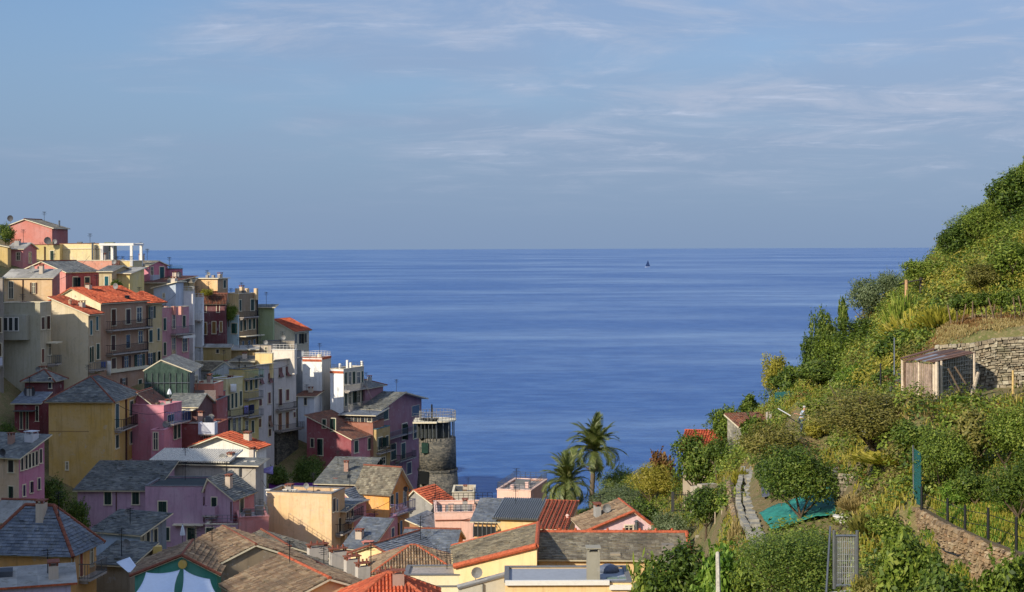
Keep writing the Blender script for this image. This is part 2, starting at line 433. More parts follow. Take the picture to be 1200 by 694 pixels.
# ground under and behind the camera
xs = np.linspace(-60, 60, 40); ys = np.linspace(-60, 24, 30); X, Y = np.meshgrid(xs, ys)
tag(grid_mesh('terrace_ground', X, Y, ground(X, np.full_like(Y, 18.5)) * 0 + 29 + np.clip((np.abs(X) - 10) * .25, 0, 12) - .6 - np.clip((Y - 10) * .1, 0, 2), EARTH), kind='structure')
# sea
m = N('sea_water'); tc = m.new('ShaderNodeTexCoord')
def mp(sc, rot=0):
    q = m.new('ShaderNodeMapping'); q.inputs['Scale'].default_value = sc; q.inputs['Rotation'].default_value = (0, 0, rot); m.link(tc.outputs['Object'], q.inputs['Vector']); return q.outputs[0]
slick_sheen = m.noise(mp((.0009, .0013, 1), .2), 1, 8, .6); slick_sheen2 = m.noise(mp((.0032, .0075, 1), -.12), 1, 8, .66)
sl = m.math('ADD', m.math('MULTIPLY', slick_sheen.outputs[0], .55), m.math('MULTIPLY', slick_sheen2.outputs[0], .45))
slf = m.maprange(sl, .45, .57, 0, 1)
w0 = m.noise(mp((.012, .03, 1), .12), 1, 11, .74); w1 = m.noise(mp((.07, .16, 1), -.1), 1, 7, .7); w2 = m.noise(mp((.5, .9, 1), .2), 1, 4, .65)
c = m.mix(slf, SEA0, SEA1)  # pale sheen of the calm slicks put into the base colour
c = m.mix(m.maprange(w0.outputs[0], .42, .62, .0, .6), c, (.028, .092, .275)); c = m.mix(m.maprange(w1.outputs[0], .45, .66, 0, .55), c, (.10, .20, .38)); c = m.mix(m.maprange(w1.outputs[0], .55, .36, 0, .4), c, (.016, .065, .20))
m.set(Base_Color=c, Roughness=.36, IOR=1.33); m.b.inputs['Specular IOR Level'].default_value = .25
bh = m.math('ADD', m.math('MULTIPLY', w1.outputs[0], 1.0), m.math('MULTIPLY', w2.outputs[0], .25))
m.bump(bh, .6, 1.4)
me = bpy.data.meshes.new('sea')
R_ = 60000; me.from_pydata([(-R_, -400, 0), (R_, -400, 0), (R_, R_, 0), (-R_, R_, 0)], [], [(0, 1, 2, 3)]); me.materials.append(m.mat)
tag(obj('sea', me), kind='structure')

# world
w = bpy.data.worlds.new('World'); scene.world = w; w.use_nodes = True; t = w.node_tree; nd = t.nodes; L = t.links
bg = nd['Background']; sky = nd.new('ShaderNodeTexSky'); sky.sky_type = 'NISHITA'; sky.sun_disc = False
AZ, EL = RAD(SUN_AZ), RAD(SUN_EL)         # direction towards the sun: behind the camera, to the left
sx, sy = -math.sin(AZ), -math.cos(AZ)
sky.sun_elevation = EL; sky.sun_rotation = math.atan2(sx, sy)
sky.air_density = 1.0; sky.dust_density = .6; sky.ozone_density = 2.0; sky.altitude = 50
tcw = nd.new('ShaderNodeTexCoord'); sep = nd.new('ShaderNodeSeparateXYZ'); L.new(tcw.outputs['Generated'], sep.inputs[0])
def wm(op, a, b=None, c=None):
    x = nd.new('ShaderNodeMath'); x.operation = op
    for v, i in ((a, 0), (b, 1), (c, 2)):
        if v is None: continue
        if isinstance(v, (int, float)): x.inputs[i].default_value = v
        else: L.new(v, x.inputs[i])
    return x.outputs[0]
def wmix(f, a, b, mode='MIX'):
    x = nd.new('ShaderNodeMix'); x.data_type = 'RGBA'; x.blend_type = mode
    if isinstance(f, (int, float)): x.inputs[0].default_value = f
    else: L.new(f, x.inputs[0])
    for v, i in ((a, 6), (b, 7)):
        if isinstance(v, tuple): x.inputs[i].default_value = (*v, 1)
        else: L.new(v, x.inputs[i])
    return x.outputs[2]
def wrange(v, a, b, c, d):
    x = nd.new('ShaderNodeMapRange'); x.interpolation_type = 'SMOOTHSTEP'; L.new(v, x.inputs[0])
    for i, q in enumerate((a, b, c, d)): x.inputs[i + 1].default_value = q
    return x.outputs[0]
z = wm('MAXIMUM', sep.outputs[2], .0)
# bluish haze towards the horizon, deep clean blue higher up
hz = wrange(z, 0.0, SKY_HZ, 1, 0)
base = wmix(wm('MULTIPLY', hz, .92), wmix(1.0, sky.outputs[0], (.78, .89, 1.06), 'MULTIPLY'), HAZE)
# thin high cloud: project the direction on a high layer
zz = wm('ADD', z, .10); cx = wm('DIVIDE', sep.outputs[0], zz); cy = wm('DIVIDE', sep.outputs[1], zz)
cb = nd.new('ShaderNodeCombineXYZ'); L.new(cx, cb.inputs[0]); L.new(cy, cb.inputs[1])
def wn(scale, sc, det, rough, loc=(0, 0, 0), dist=0):
    mpn = nd.new('ShaderNodeMapping'); mpn.inputs['Scale'].default_value = sc; mpn.inputs['Location'].default_value = loc; L.new(cb.outputs[0], mpn.inputs['Vector'])
    x = nd.new('ShaderNodeTexNoise'); x.inputs['Scale'].default_value = scale; x.inputs['Detail'].default_value = det; x.inputs['Roughness'].default_value = rough; x.inputs['Distortion'].default_value = dist
    L.new(mpn.outputs[0], x.inputs['Vector']); return x.outputs[0]
big = wm('ADD', wn(.42, (1, 1, 1), 4, .55, CL_LOC), wm('MULTIPLY', sep.outputs[0], .42))
fine = wn(1.7, (1, 1.15, 1), 10, .66, (3.1, 1.7, 0), .5)
wisp = wn(3.2, (.7, 2.2, 1), 8, .6, (1.3, 7.7, 0), .8)
cov = wrange(big, .34, .58, 0, 1)
cl = wm('MULTIPLY', cov, wrange(fine, .42, .70, 0, 1)); cl2 = wm('MULTIPLY', wm('MULTIPLY', cov, wrange(wisp, .5, .75, 0, 1)), wrange(fine, .45, .65, 0, 1))
fade = wrange(z, .015, .09, 0, 1)
base = wmix(wm('MULTIPLY', wm('MULTIPLY', cov, fade), .45), base, VEIL)
base = wmix(wm('MULTIPLY', wm('MULTIPLY', cl, fade), .72), base, CLOUD)
base = wmix(wm('MULTIPLY', wm('MULTIPLY', cl2, fade), .7), base, tuple(c * 1.25 for c in CLOUD))
dome = wrange(z, .2, .6, 1.0, DOME_FILL); base = wmix(1.0, base, wmix(wrange(z, .2, .55, 0, 1), (1.0, 1.0, 1.0), (DOME_FILL, DOME_FILL * .98, DOME_FILL * .95)), 'MULTIPLY')  # unseen upper sky brightened, added fill for the shaded walls
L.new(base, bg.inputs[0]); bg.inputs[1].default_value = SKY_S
sd = bpy.data.lights.new('sun', 'SUN'); sd.energy = SUN_S; sd.angle = RAD(.5); sd.color = (1.0, .90, .74)
so = bpy.data.objects.new('sun', sd); col.objects.link(so)
so.rotation_euler = Vector((sx * math.cos(EL), sy * math.cos(EL), math.sin(EL))).to_track_quat('Z', 'Y').to_euler()
# camera
cam = bpy.data.cameras.new('camera'); co = bpy.data.objects.new('camera', cam); col.objects.link(co); scene.camera = co
cam.sensor_width = 36; cam.lens = F / 1200 * 36; cam.clip_end = 100000; cam.clip_start = .5
# horizon row HY: vertical lens shift (the picture centre is row 347)
cam.shift_y = -(347 - HY) / 1200
co.location = (0, 0, ZC); co.rotation_euler = (RAD(90), ROLL, 0)
vs = scene.view_settings; vs.view_transform = 'Standard'; vs.look = 'None'; vs.gamma = 1; vs.use_curve_mapping = False; vs.exposure = EXPO
cy_ = scene.cycles; cy_.use_denoising = True; cy_.max_bounces = 5; cy_.diffuse_bounces = 3; cy_.glossy_bounces = 2; cy_.transmission_bounces = 3; cy_.transparent_max_bounces = 4
cy_.use_adaptive_sampling = True; cy_.adaptive_threshold = .02; cy_.caustics_reflective = False; cy_.caustics_refractive = False
# ---------------------------------------------------------------- roofs
TILE = {'slate': (.34, .26, 0), 'bluegrey': (.34, .26, 0), 'lichen': (.30, .24, 0)}
def slope(mb, pts, kind, detail, t=.10, rng=random):
    """pts: eaveA, eaveB, ... upper corners (planar, counter-clockwise from above). Covering + slab under it."""
    p = [Vector(q) for q in pts]
    e = (p[1] - p[0]); eu = e.normalized(); nrm = eu.cross(p[2] - p[0]).normalized()
    if nrm.z < 0: nrm = -nrm
    ev = nrm.cross(eu)
    if (p[2] - p[0]).dot(ev) < 0: ev = -ev
    uv = [((q - p[0]).dot(eu) + 50, (q - p[0]).dot(ev) + 50) for q in p]
    mb.slab(p, t, 0, 1, uv)
    if not detail: return
    U = [a for a, b in uv]; n = len(uv)
    tu, tv, roll = TILE.get(kind, (.21, .36, 1))
    if kind == 'cement': return
    def vr(u):
        vs = []
        for i in range(n):
            a, b = uv[i], uv[(i + 1) % n]
            if (a[0] - u) * (b[0] - u) <= 0 and abs(a[0] - b[0]) > 1e-6:
                vs.append(a[1] + (b[1] - a[1]) * (u - a[0]) / (b[0] - a[0]))
        return (min(vs), max(vs)) if len(vs) >= 2 else None
    def W(u, v, h): return p[0] + eu * (u - 50) + ev * (v - 50) + nrm * h
    i0 = math.floor(min(U) / tu); i1 = math.ceil(max(U) / tu)
    for i in range(i0, i1):
        ua, ub = max(i * tu, min(U)), min((i + 1) * tu, max(U))
        if ub - ua < tu * .3: continue
        r = vr((ua + ub) / 2)
        if not r: continue
        j0 = math.floor(r[0] / tv); j1 = math.ceil(r[1] / tv)
        for j in range(j0, j1):
            va, vb = max(j * tv, r[0]), min((j + 1) * tv, r[1])
            if vb - va < .06: continue
            jx = rng.uniform(-.012, .012); jl = rng.uniform(0, .03)
            if rng.random() < .05: jl += rng.uniform(.03, .08)
            u_in = (i + .5) * tu, (j + .5) * tv
            def tuv(u, v): return (min(max(u, i * tu + .004), (i + 1) * tu - .004), min(max(v, j * tv + .004), (j + 1) * tv - .004))
            if roll:
                a = [(0, .02), (.22, .075), (.5, .10), (.78, .075), (1, .02)]
                lo = [W(ua + (ub - ua) * q + jx, va - .03, h + .03 + jl) for q, h in a]
                hi = [W(ua + (ub - ua) * q, vb, h * .9) for q, h in a]
                for k in range(4):
                    q0, q1 = a[k][0], a[k + 1][0]
                    mb.face([lo[k], lo[k+1], hi[k+1], hi[k]], 0, [tuv(ua + (ub-ua)*q0, va), tuv(ua + (ub-ua)*q1, va), tuv(ua + (ub-ua)*q1, vb), tuv(ua + (ub-ua)*q0, vb)])
                mb.face([lo[4], lo[3], lo[2], lo[1], lo[0]], 0, [tuv(ua, va)] * 5)
            else:
                off = (j % 2) * tu * .5
                a0, a1 = ua + jx, ub + jx
                q = [W(a0, va - .02, .035 + jl), W(a1, va - .02, .035 + jl + rng.uniform(-.012, .012)), W(a1, vb, .012), W(a0, vb, .012)]
                c = tuv(ua + .1, va + .1)
                mb.face(q, 0, [tuv(ua, va), tuv(ub, va), tuv(ub, vb), tuv(ua, vb)])
                mb.face([W(a0, va - .02, 0), W(a1, va - .02, 0), q[1], q[0]], 0, [c] * 4)
HOUSES = []
class House:
    def __init__(s, label, D, xc, yt, yb, th=0, wall=(200, 180, 140), x0=None, x1=None, w=None, d=None, anchor='R',
                 roof=None, side=None, name='house', cat='house', group='houses stepping down the hillside to the sea', worn=1.3, frame=MCREAM,
                 sh=(28, 58, 46), base_ext=1.5, floor=True):
        s.th = RAD(th); c, n = math.cos(s.th), math.sin(s.th)
        s.ex = Vector((c, -n, 0)); s.ey = Vector((n, c, 0))
        a = xc if anchor == 'R' else x0
        C = P(a, yt, D)
        if anchor == 'R':
            if w is None: r = ray(x0, yt).x; w = (C.x - r * C.y) / (c + r * n)
            if d is None: r = ray(x1, yt).x; d = (r * C.y - C.x) / (n - r * c)
            L = C - s.ex * w
        else:
            if w is None: r = ray(xc, yt).x; w = (r * C.y - C.x) / (c + r * n)
            if d is None: r = ray(x1, yt).x; d = (r * C.y - C.x) / (n - r * c)
            L = C
        assert 0 < w < 60 and 0 < d < 60, (label, w, d)
        s.w, s.d = w, d
        zb = P(a, yb, D).z - base_ext
        if floor:
            for q in (L, L + s.ex * w, L + s.ey * d, L + s.ex * w + s.ey * d):
                zb = min(zb, gz(q.x, q.y) - .3)
        s.zb = zb; s.H = C.z - zb; s.D = D
        s.root = empty(name, (L.x, L.y, zb), -s.th, label, cat, group)
        s.L = Vector((L.x, L.y, zb)); s.frame = frame; s.sh = sh; s.rng = random.Random(hash((D, xc, yt)) & 0xffff)
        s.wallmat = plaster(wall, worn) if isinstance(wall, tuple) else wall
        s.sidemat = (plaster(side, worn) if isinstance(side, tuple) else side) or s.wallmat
        s.make(roof or dict(kind='flat'))
    # local helpers
    def loc(s, p):
        q = Vector(p) - s.L; return Vector((q.dot(s.ex), q.dot(s.ey), q.z))
    def face_pt(s, face, px, py):
        r = ray(px, py); o = Vector((0, 0, ZC)) - s.L
        ol = Vector((o.dot(s.ex), o.dot(s.ey), o.z)); rl = Vector((r.dot(s.ex), r.dot(s.ey), r.z))
        if face == 'F': t = -ol.y / rl.y; q = ol + rl * t; return q.x, q.z
        if face == 'S': t = (s.w - ol.x) / rl.x; q = ol + rl * t; return q.y, q.z
        if face == 'L': t = -ol.x / rl.x; q = ol + rl * t; return q.y, q.z
    def M(s, face, a, n, z):
        return {'F': (a, -n, z), 'S': (s.w + n, a, z), 'L': (-n, a, z)}[face]
    def fbox(s, mb, face, a0, a1, n0, n1, z0, z1, m=0): mb.box(s.M(face, a0, n0, z0), s.M(face, a1, n1, z1), m)
    def make(s, R):
        s.R = R; HOUSES.append(s)
        w, d, H = s.w, s.d, s.H; k = R['kind']; rise = R.get('rise', 1.2); ov = R.get('ov', .35); mat = R.get('mat', 'slate')
        hl, hr = R.get('hl', 0), R.get('hr', 0); ap = R.get('apex', .5)
        if k in ('sf', 'sb') and rise > .4 * d: rise = .4 * d; ov = min(ov, .3)
        R['rise'] = rise
        mb = MB(); t = .12
        det = R.get('detail', s.D < 135)
        R.setdefault('und', MCREAM)
        rf = MB(); ridges = []
        def F_(pts, m): mb.face(pts, m)
        if k == 'gy':
            ax = w * ap; zl, zr, za = H + hl, H + hr, H + rise
            fr = [(0,0,0),(w,0,0),(w,0,zr),(ax,0,za),(0,0,zl)]
            F_(fr, 0); F_([(x, d, z) for x, y, z in fr][::-1], 1)
            F_([(w,0,0),(w,d,0),(w,d,zr),(w,0,zr)], 1); F_([(0,d,0),(0,0,0),(0,0,zl),(0,d,zl)], 1)
            sl = (za - zl) / ax; sr = (za - zr) / (w - ax); g = R.get('verge', .25); u = .02
            slope(rf, [(-ov, d + g, zl - ov * sl + t + u), (-ov, -g, zl - ov * sl + t + u), (ax, -g, za + t + u), (ax, d + g, za + t + u)], mat, det, t)
            slope(rf, [(w + ov, -g, zr - ov * sr + t + u), (w + ov, d + g, zr - ov * sr + t + u), (ax, d + g, za + t + u), (ax, -g, za + t + u)], mat, det, t)
            ridges = [[(ax, -g, za + t + .04), (ax, d + g, za + t + .04)]]
            if R.get('vergecap'): ridges += [[(-ov, -g, zl - ov * sl + t + .04), (ax, -g, za + t + .04)], [(w + ov, -g, zr - ov * sr + t + .04), (ax, -g, za + t + .04)]]
        elif k == 'gx':
            ay = d * ap; zf, zk, za = H + hl, H + hr, H + rise; g = R.get('verge', .25); u = .02
            sd = [(w,0,0),(w,d,0),(w,d,zk),(w,ay,za),(w,0,zf)]
            F_(sd, 1); F_([(0, y, z) for x, y, z in sd][::-1], 1)
            F_([(0,0,0),(w,0,0),(w,0,zf),(0,0,zf)], 0); F_([(w,d,0),(0,d,0),(0,d,zk),(w,d,zk)], 1)
            sf = (za - zf) / ay; sk = (za - zk) / (d - ay)
            slope(rf, [(-g, -ov, zf - ov * sf + t + u), (w + g, -ov, zf - ov * sf + t + u), (w + g, ay, za + t + u), (-g, ay, za + t + u)], mat, det, t)
            slope(rf, [(w + g, d + ov, zk - ov * sk + t + u), (-g, d + ov, zk - ov * sk + t + u), (-g, ay, za + t + u), (w + g, ay, za + t + u)], mat, det, t)
            ridges = [[(-g, ay, za + t + .04), (w + g, ay, za + t + .04)]]
            if R.get('vergecap'): ridges += [[(w + g, -ov, zf - ov * sf + t + .04), (w + g, ay, za + t + .04)], [(-g, -ov, zf - ov * sf + t + .04), (-g, ay, za + t + .04)]]
        else:
            zz = {'sf': (0, 0, 1, 1), 'sb': (1, 1, 0, 0), 'sr': (1, 0, 0, 1), 'sl': (0, 1, 1, 0)}.get(k, (0, 0, 0, 0))
            c = [(0,0),(w,0),(w,d),(0,d)]; top = [(x, y, H + rise * q) for (x, y), q in zip(c, zz)]
            for i in range(4):
                j = (i + 1) % 4; F_([(*c[i], 0), (*c[j], 0), top[j], top[i]], 0 if i == 0 else 1)
            if k[0] == 's' and k != 'flat':
                pass
                # mono pitch
                e = {'sf': (0, 1, 2, 3), 'sb': (2, 3, 0, 1), 'sr': (1, 2, 3, 0), 'sl': (3, 0, 1, 2)}[k]
                cx, cy = w / 2, d / 2
                def ex_(x, y): return (x + math.copysign(ov, x - cx), y + math.copysign(ov, y - cy))
                run = d if k in ('sf', 'sb') else w; gr = rise / run
                P4 = []
                for i in e:
                    x, y = ex_(*c[i])
                    q = {'sf': y, 'sb': d - y, 'sr': w - x, 'sl': x}[k]
                    P4.append((x, y, H + gr * q + t + .02))
                slope(rf, P4, mat, det, t)
                ridges = [[P4[2], P4[3]]] if R.get('cap', True) else []
            elif k == 'hip':
                o = ov; hd = .5 * min(w, d); hx = R.get('hx', hd); z0 = H + t + .02 - o * rise / (.5 * min(w, d)); za = H + t + rise + .02
                if w >= d:
                    r0, r1 = (hx, d / 2, za), (w - hx, d / 2, za)
                    if r1[0] <= r0[0]: r0 = r1 = (w / 2, d / 2, za)
                    A, B, Cc, Dd = (-o, -o, z0), (w + o, -o, z0), (w + o, d + o, z0), (-o, d + o, z0)
                    same = r0 == r1
                    slope(rf, [A, B, r1] + ([] if same else [r0]), mat, det, t); slope(rf, [Cc, Dd, r0] + ([] if same else [r1]), mat, det, t)
                    slope(rf, [B, Cc, r1], mat, det, t); slope(rf, [Dd, A, r0], mat, det, t)
                    ridges = [[A, r0], [B, r1], [Cc, r1], [Dd, r0]] + ([] if same else [[r0, r1]])
                else:
                    r0, r1 = (w / 2, hx, za), (w / 2, d - hx, za)
                    if r1[1] <= r0[1]: r0 = r1 = (w / 2, d / 2, za)
                    A, B, Cc, Dd = (-o, -o, z0), (w + o, -o, z0), (w + o, d + o, z0), (-o, d + o, z0)
                    same = r0 == r1
                    slope(rf, [A, B, r0], mat, det, t); slope(rf, [Cc, Dd, r1], mat, det, t)
                    slope(rf, [B, Cc, r1] + ([] if same else [r0]), mat, det, t); slope(rf, [Dd, A, r0] + ([] if same else [r1]), mat, det, t)
                    ridges = [[A, r0], [B, r0], [Cc, r1], [Dd, r1]] + ([] if same else [[r0, r1]])
            else:
                ph = R.get('ph', .5); pt = .18
                cop = R.get('coping', LEAD)
                fl = MB(); fl.box((pt, pt, H - .15), (w - pt, d - pt, H)); s.roof = fl.build('roof', R.get('floor', plain('terrace_floor', (160, 150, 140), .9)), s.root)
                if ph > 0:
                    pm = MB()
                    pm.box((0, 0, H), (w, pt, H + ph), 0); pm.box((0, d - pt, H), (w, d, H + ph), 1)
                    pm.box((0, pt, H), (pt, d - pt, H + ph), 1); pm.box((w - pt, pt, H), (w, d - pt, H + ph), 1)
                    s.parapet = pm.build('parapet', [s.wallmat, s.sidemat], s.root)
                    cp = MB(); q = .06
                    cp.box((-q, -q, H + ph), (w + q, pt + q, H + ph + .07)); cp.box((-q, d - pt - q, H + ph), (w + q, d + q, H + ph + .07))
                    cp.box((-q, pt + q, H + ph), (pt + q, d - pt - q, H + ph + .07)); cp.box((w - pt - q, pt + q, H + ph), (w + q, d - pt - q, H + ph + .07))
                    cp.build('coping', cop, s.parapet)
        s.walls = mb.build('wall', [s.wallmat, s.sidemat], s.root)
        if rf.f:
            s.roof = rf.build('roof', [tiles(mat), R['und']], s.root)
            rm = R.get('ridge', TERRAD)
            if rm and ridges:
                rb = MB()
                for a, b in ridges:
                    a, b = Vector(a), Vector(b); n = max(1, int((b - a).length / .45)) if s.D < 140 else 1
                    for i in range(n):
                        p0 = a.lerp(b, i / n); p1 = a.lerp(b, (i + 1.08) / n) if n > 1 else b
                        rr = R.get('rr', .11); rb.tube([p0, p1], [rr, rr * .85], 7)
                rb.build('ridge_tiles', rm, s.roof)
    # ---- openings
    def win(s, face, px, py, w, h, kind='c', shc=None, frame='def', sill=True):
        a0, z = s.face_pt(face, px - w / 2, py); a1, _ = s.face_pt(face, px + w / 2, py)
        a0, a1 = sorted((a0, a1)); _, z1 = s.face_pt(face, px, py - h / 2); _, z0 = s.face_pt(face, px, py + h / 2)
        fr = s.frame if frame == 'def' else frame; f = max(.08, min(.14, (a1 - a0) * .12)); B = s.fbox
        shm = shutter_mat(shc or s.sh)
        g = MB(); name = 'door' if kind in ('d', 'D') else 'window'
        if kind in ('c', 'd', 'p', 'D') and fr is not None:
            B(g, face, a0 - f, a0, 0, .06, z0, z1 + f); B(g, face, a1, a1 + f, 0, .06, z0, z1 + f)
            B(g, face, a0, a1, 0, .06, z1, z1 + f)
            if kind != 'd': B(g, face, a0 - f * 1.3, a1 + f * 1.3, 0, .12, z0 - f, z0)
        else:
            B(g, face, a0, a0 + .05, 0, .04, z0, z1); B(g, face, a1 - .05, a1, 0, .04, z0, z1)
            B(g, face, a0 + .05, a1 - .05, 0, .04, z1 - .05, z1); B(g, face, a0 - .06, a1 + .06, 0, .10, z0 - .07, z0)
        p = g.build(name, fr or MW, s.root)
        am = (a0 + a1) / 2
        def leafb(b0, b1, n0=.0, n1=.05, mt=shm, nm='shutter'):
            q = MB(); B(q, face, b0, b1, n0, n1, z0 + .01, z1 - .01)
            # rails and slats
            q.build(nm, mt, p)
        if kind in ('c', 'd'):
            e = .0 if kind == 'c' else 0
            if s.rng.random() < .28:       # one leaf ajar, dark room behind
                q = MB(); B(q, face, a0 + .02, a1 - .02, .002, .006, z0 + .02, z1 - .02); q.build('pane', glass_mat(), p)
                lw = (a1 - a0) / 2; fi = RAD(s.rng.uniform(35, 120)); left = s.rng.random() < .5; ah = a0 + .01 if left else a1 - .01; sg = 1 if left else -1
                e1 = (ah + sg * math.cos(fi) * lw, .03 + math.sin(fi) * lw)
                q = MB(); q.slab([s.M(face, ah, .03, z0 + .02), s.M(face, e1[0], e1[1], z0 + .02), s.M(face, e1[0], e1[1], z1 - .02), s.M(face, ah, .03, z1 - .02)], .03); q.build('shutter', shm, p)
                if left: leafb(am + .012, a1 - .01, .01, .05)
                else: leafb(a0 + .01, am - .012, .01, .05)
            else:
                leafb(a0 + .01, am - .012, .004, .045); leafb(am + .012, a1 - .01, .004, .05)
        else:
            q = MB(); B(q, face, a0 + .03, a1 - .03, .003, .015, z0 + .03, z1 - .03)
            q.build('pane', glass_mat(), p)
            if kind in ('p', 'o', 'D'):
                q = MB(); B(q, face, am - .03, am + .03, .015, .035, z0 + .03, z1 - .03)
                zm = z0 + (z1 - z0) * .62; B(q, face, a0 + .03, am - .03, .015, .032, zm, zm + .04); B(q, face, am + .03, a1 - .03, .015, .032, zm, zm + .04)
                q.build('glazing_bar', fr or MW, p)
            if kind == 'o':
                hw = (a1 - a0) * .52
                leafb(a0 - hw, a0 - .01, .01, .06); leafb(a1 + .01, a1 + hw, .01, .06)
            if kind == 'a':     # lower half of the shutter pushed out
                zc = z0 + (z1 - z0) * .5
                q = MB()
                pts = [s.M(face, a0, .05, zc), s.M(face, a1, .05, zc), s.M(face, a1, .42, z0), s.M(face, a0, .42, z0)]
                q.slab(pts, .03); B(q, face, a0, a1, .016, .05, zc, z1); q.build('shutter', shm, p)
        return p
    def wins(s, lst):
        for a in lst: s.win(*a)
        return s
    def balcony(s, face, pa, pb, py, depth=.9, rail=1.0, kind='rail', mat=None, slab=None):
        a0, z = s.face_pt(face, pa, py); a1, _ = s.face_pt(face, pb, py); a0, a1 = sorted((a0, a1))
        g = MB(); s.fbox(g, face, a0, a1, .0, depth, z - .14, z)
        for q in (a0 + .15, a1 - .27): s.fbox(g, face, q, q + .12, 0, depth * .7, z - .36, z - .14)
        b = g.build('balcony', slab or plain('balcony_slab', (170, 160, 150), .9), s.root)
        r = MB(); m = mat or DARKM
        if kind == 'rail':
            for zz in (z + .08, z + rail - .05):
                s.fbox(r, face, a0, a1, depth - .05, depth - .01, zz, zz + .05)
                s.fbox(r, face, a0, a0 + .04, 0.01, depth - .05, zz, zz + .05); s.fbox(r, face, a1 - .04, a1, 0.01, depth - .05, zz, zz + .05)
            n = max(3, int((a1 - a0) / .2))
            for i in range(n + 1):
                a = a0 + (a1 - a0 - .03) * i / n; s.fbox(r, face, a, a + .03, depth - .045, depth - .015, z, z + rail - .05)
            for i in range(1, 4):
                q = depth * i / 4; 
                for a in (a0 + .005, a1 - .035): s.fbox(r, face, a, a + .03, q, q + .03, z, z + rail - .05)
        else:
            s.fbox(r, face, a0, a1, depth - .1, depth - .001, z + .001, z + rail); s.fbox(r, face, a0, a0 + .1, 0.01, depth - .1, z + .001, z + rail); s.fbox(r, face, a1 - .1, a1, 0.01, depth - .1, z + .001, z + rail)
        r.build('railing', m, b); return b
    def pipe(s, face, px, y0, y1, r=.06, mat=None):
        a, z0 = s.face_pt(face, px, y0); _, z1 = s.face_pt(face, px, y1)
        g = MB(); g.tube([s.M(face, a, .09, z0), s.M(face, a, .09, z1)], r, 6)
        return g.build('drainpipe', mat or GUT, s.root)
    def band(s, face, pa, pb, py, h=.25, out=.12, mat=None, name='cornice'):
        a0, z = s.face_pt(face, pa, py); a1, _ = s.face_pt(face, pb, py)
        g = MB(); s.fbox(g, face, a0, a1, 0, out, z - h / 2, z + h / 2); return g.build(name, mat or MCREAM, s.root)
    def chim(s, px, py, D, w=.6, h=1.6, mat=None, pots=1, cap=True, dp=None, style=0):
        q = s.loc(P(px, py, D)); g = MB(); dp = dp or w
        g.box((q.x - w / 2, q.y - dp / 2, q.z - h), (q.x + w / 2, q.y + dp / 2, q.z - .28 if cap else q.z))
        m = mat or plaster((176, 158, 132))
        ch = g.build('chimney', m, s.roof)
        if cap:
            c = MB(); e = .07
            c.box((q.x - w / 2 - e, q.y - dp / 2 - e, q.z - .06), (q.x + w / 2 + e, q.y + dp / 2 + e, q.z))
            for sx in (-1, 1):
                for sy in (-1, 1):
                    c.box((q.x + sx * (w / 2 - .07) - .05, q.y + sy * (dp / 2 - .07) - .05, q.z - .28), (q.x + sx * (w / 2 - .07) + .05, q.y + sy * (dp / 2 - .07) + .05, q.z - .06))
            if pots > 1:
                for i in range(pots):
                    x = q.x - w / 2 + (i + .5) * w / pots; c.tube([(x, q.y, q.z), (x, q.y, q.z + .22)], .07, 7)
            c.build('chimney_cap', TERRAD if style == 0 else m, s.roof)
        return ch
    def flue(s, px, py, D, h=1.2, r=.12, mat=None):
        q = s.loc(P(px, py, D)); g = MB(); g.tube([(q.x, q.y, q.z - h), (q.x, q.y, q.z)], r, 8); g.tube([(q.x, q.y, q.z - .02), (q.x, q.y, q.z + .1)], [r * 1.5, r * .5], 8)
        return g.build('flue', mat or METAL, s.roof)
    def dish(s, px, py, D, r=.4):
        q = s.loc(P(px, py, D)); g = MB(); n = 12
        g.tube([q + Vector((0, .1, -.9)), q + Vector((0, .1, 0))], .03, 5)
        for i in range(n):
            a, b = 6.283 * i / n, 6.283 * (i + 1) / n
            for r0, r1, d0, d1 in ((0, .5, 0, .03), (.5, 1, .03, .12)):
                pt = lambda an, rr, dd: (q.x + math.cos(an) * rr * r, q.y - dd, q.z + math.sin(an) * rr * r)
                g.face([pt(a, r0, d0), pt(b, r0, d0), pt(b, r1, d1), pt(a, r1, d1)] if r0 else [pt(a, 0, 0), pt(b, r1, d1), pt(a, r1, d1)])
        return g.build('satellite_dish', plain('dish_grey', (70, 70, 74), .6), s.roof)
    def aerial(s, px, py, D, h=2.0):
        q = s.loc(P(px, py, D)); g = MB(); g.tube([(q.x, q.y, q.z - h), (q.x, q.y, q.z)], .03, 5)
        for k, l in ((.0, .5), (.15, .4), (.3, .6)): g.tube([(q.x - l / 2, q.y, q.z - k), (q.x + l / 2, q.y, q.z - k)], .02, 4)
        g.tube([(q.x, q.y - .4, q.z - .15), (q.x, q.y + .4, q.z - .15)], .02, 4)
        return g.build('aerial', DARKM, s.roof)
    def pillar(s, px, py, D, h=1.1, w=.3, mat=None, name='terrace_pillar'):
        q = s.loc(P(px, py, D)); g = MB(); g.box((q.x - w / 2, q.y - w / 2, q.z - h), (q.x + w / 2, q.y + w / 2, q.z)); return g.build(name, mat or MCREAM, s.root)
    def railtop(s, z=None, h=1.0, off=.05, mat=None, sides='FSLB'):
        z = s.H if z is None else z; g = MB(); w, d = s.w, s.d; o = off
        segs = {'F': ((o, o), (w - o, o)), 'S': ((w - o, o), (w - o, d - o)), 'B': ((w - o, d - o), (o, d - o)), 'L': ((o, d - o), (o, o))}
        for k in sides:
            (xa, ya), (xb, yb) = segs[k]; L = math.hypot(xb - xa, yb - ya); n = max(2, int(L / .5))
            for i in range(n + 1):
                x, y = xa + (xb - xa) * i / n, ya + (yb - ya) * i / n; g.tube([(x, y, z), (x, y, z + h)], .025, 4)
            for q in (h, h * .66, h * .33): g.tube([(xa, ya, z + q), (xb, yb, z + q)], .022, 4)
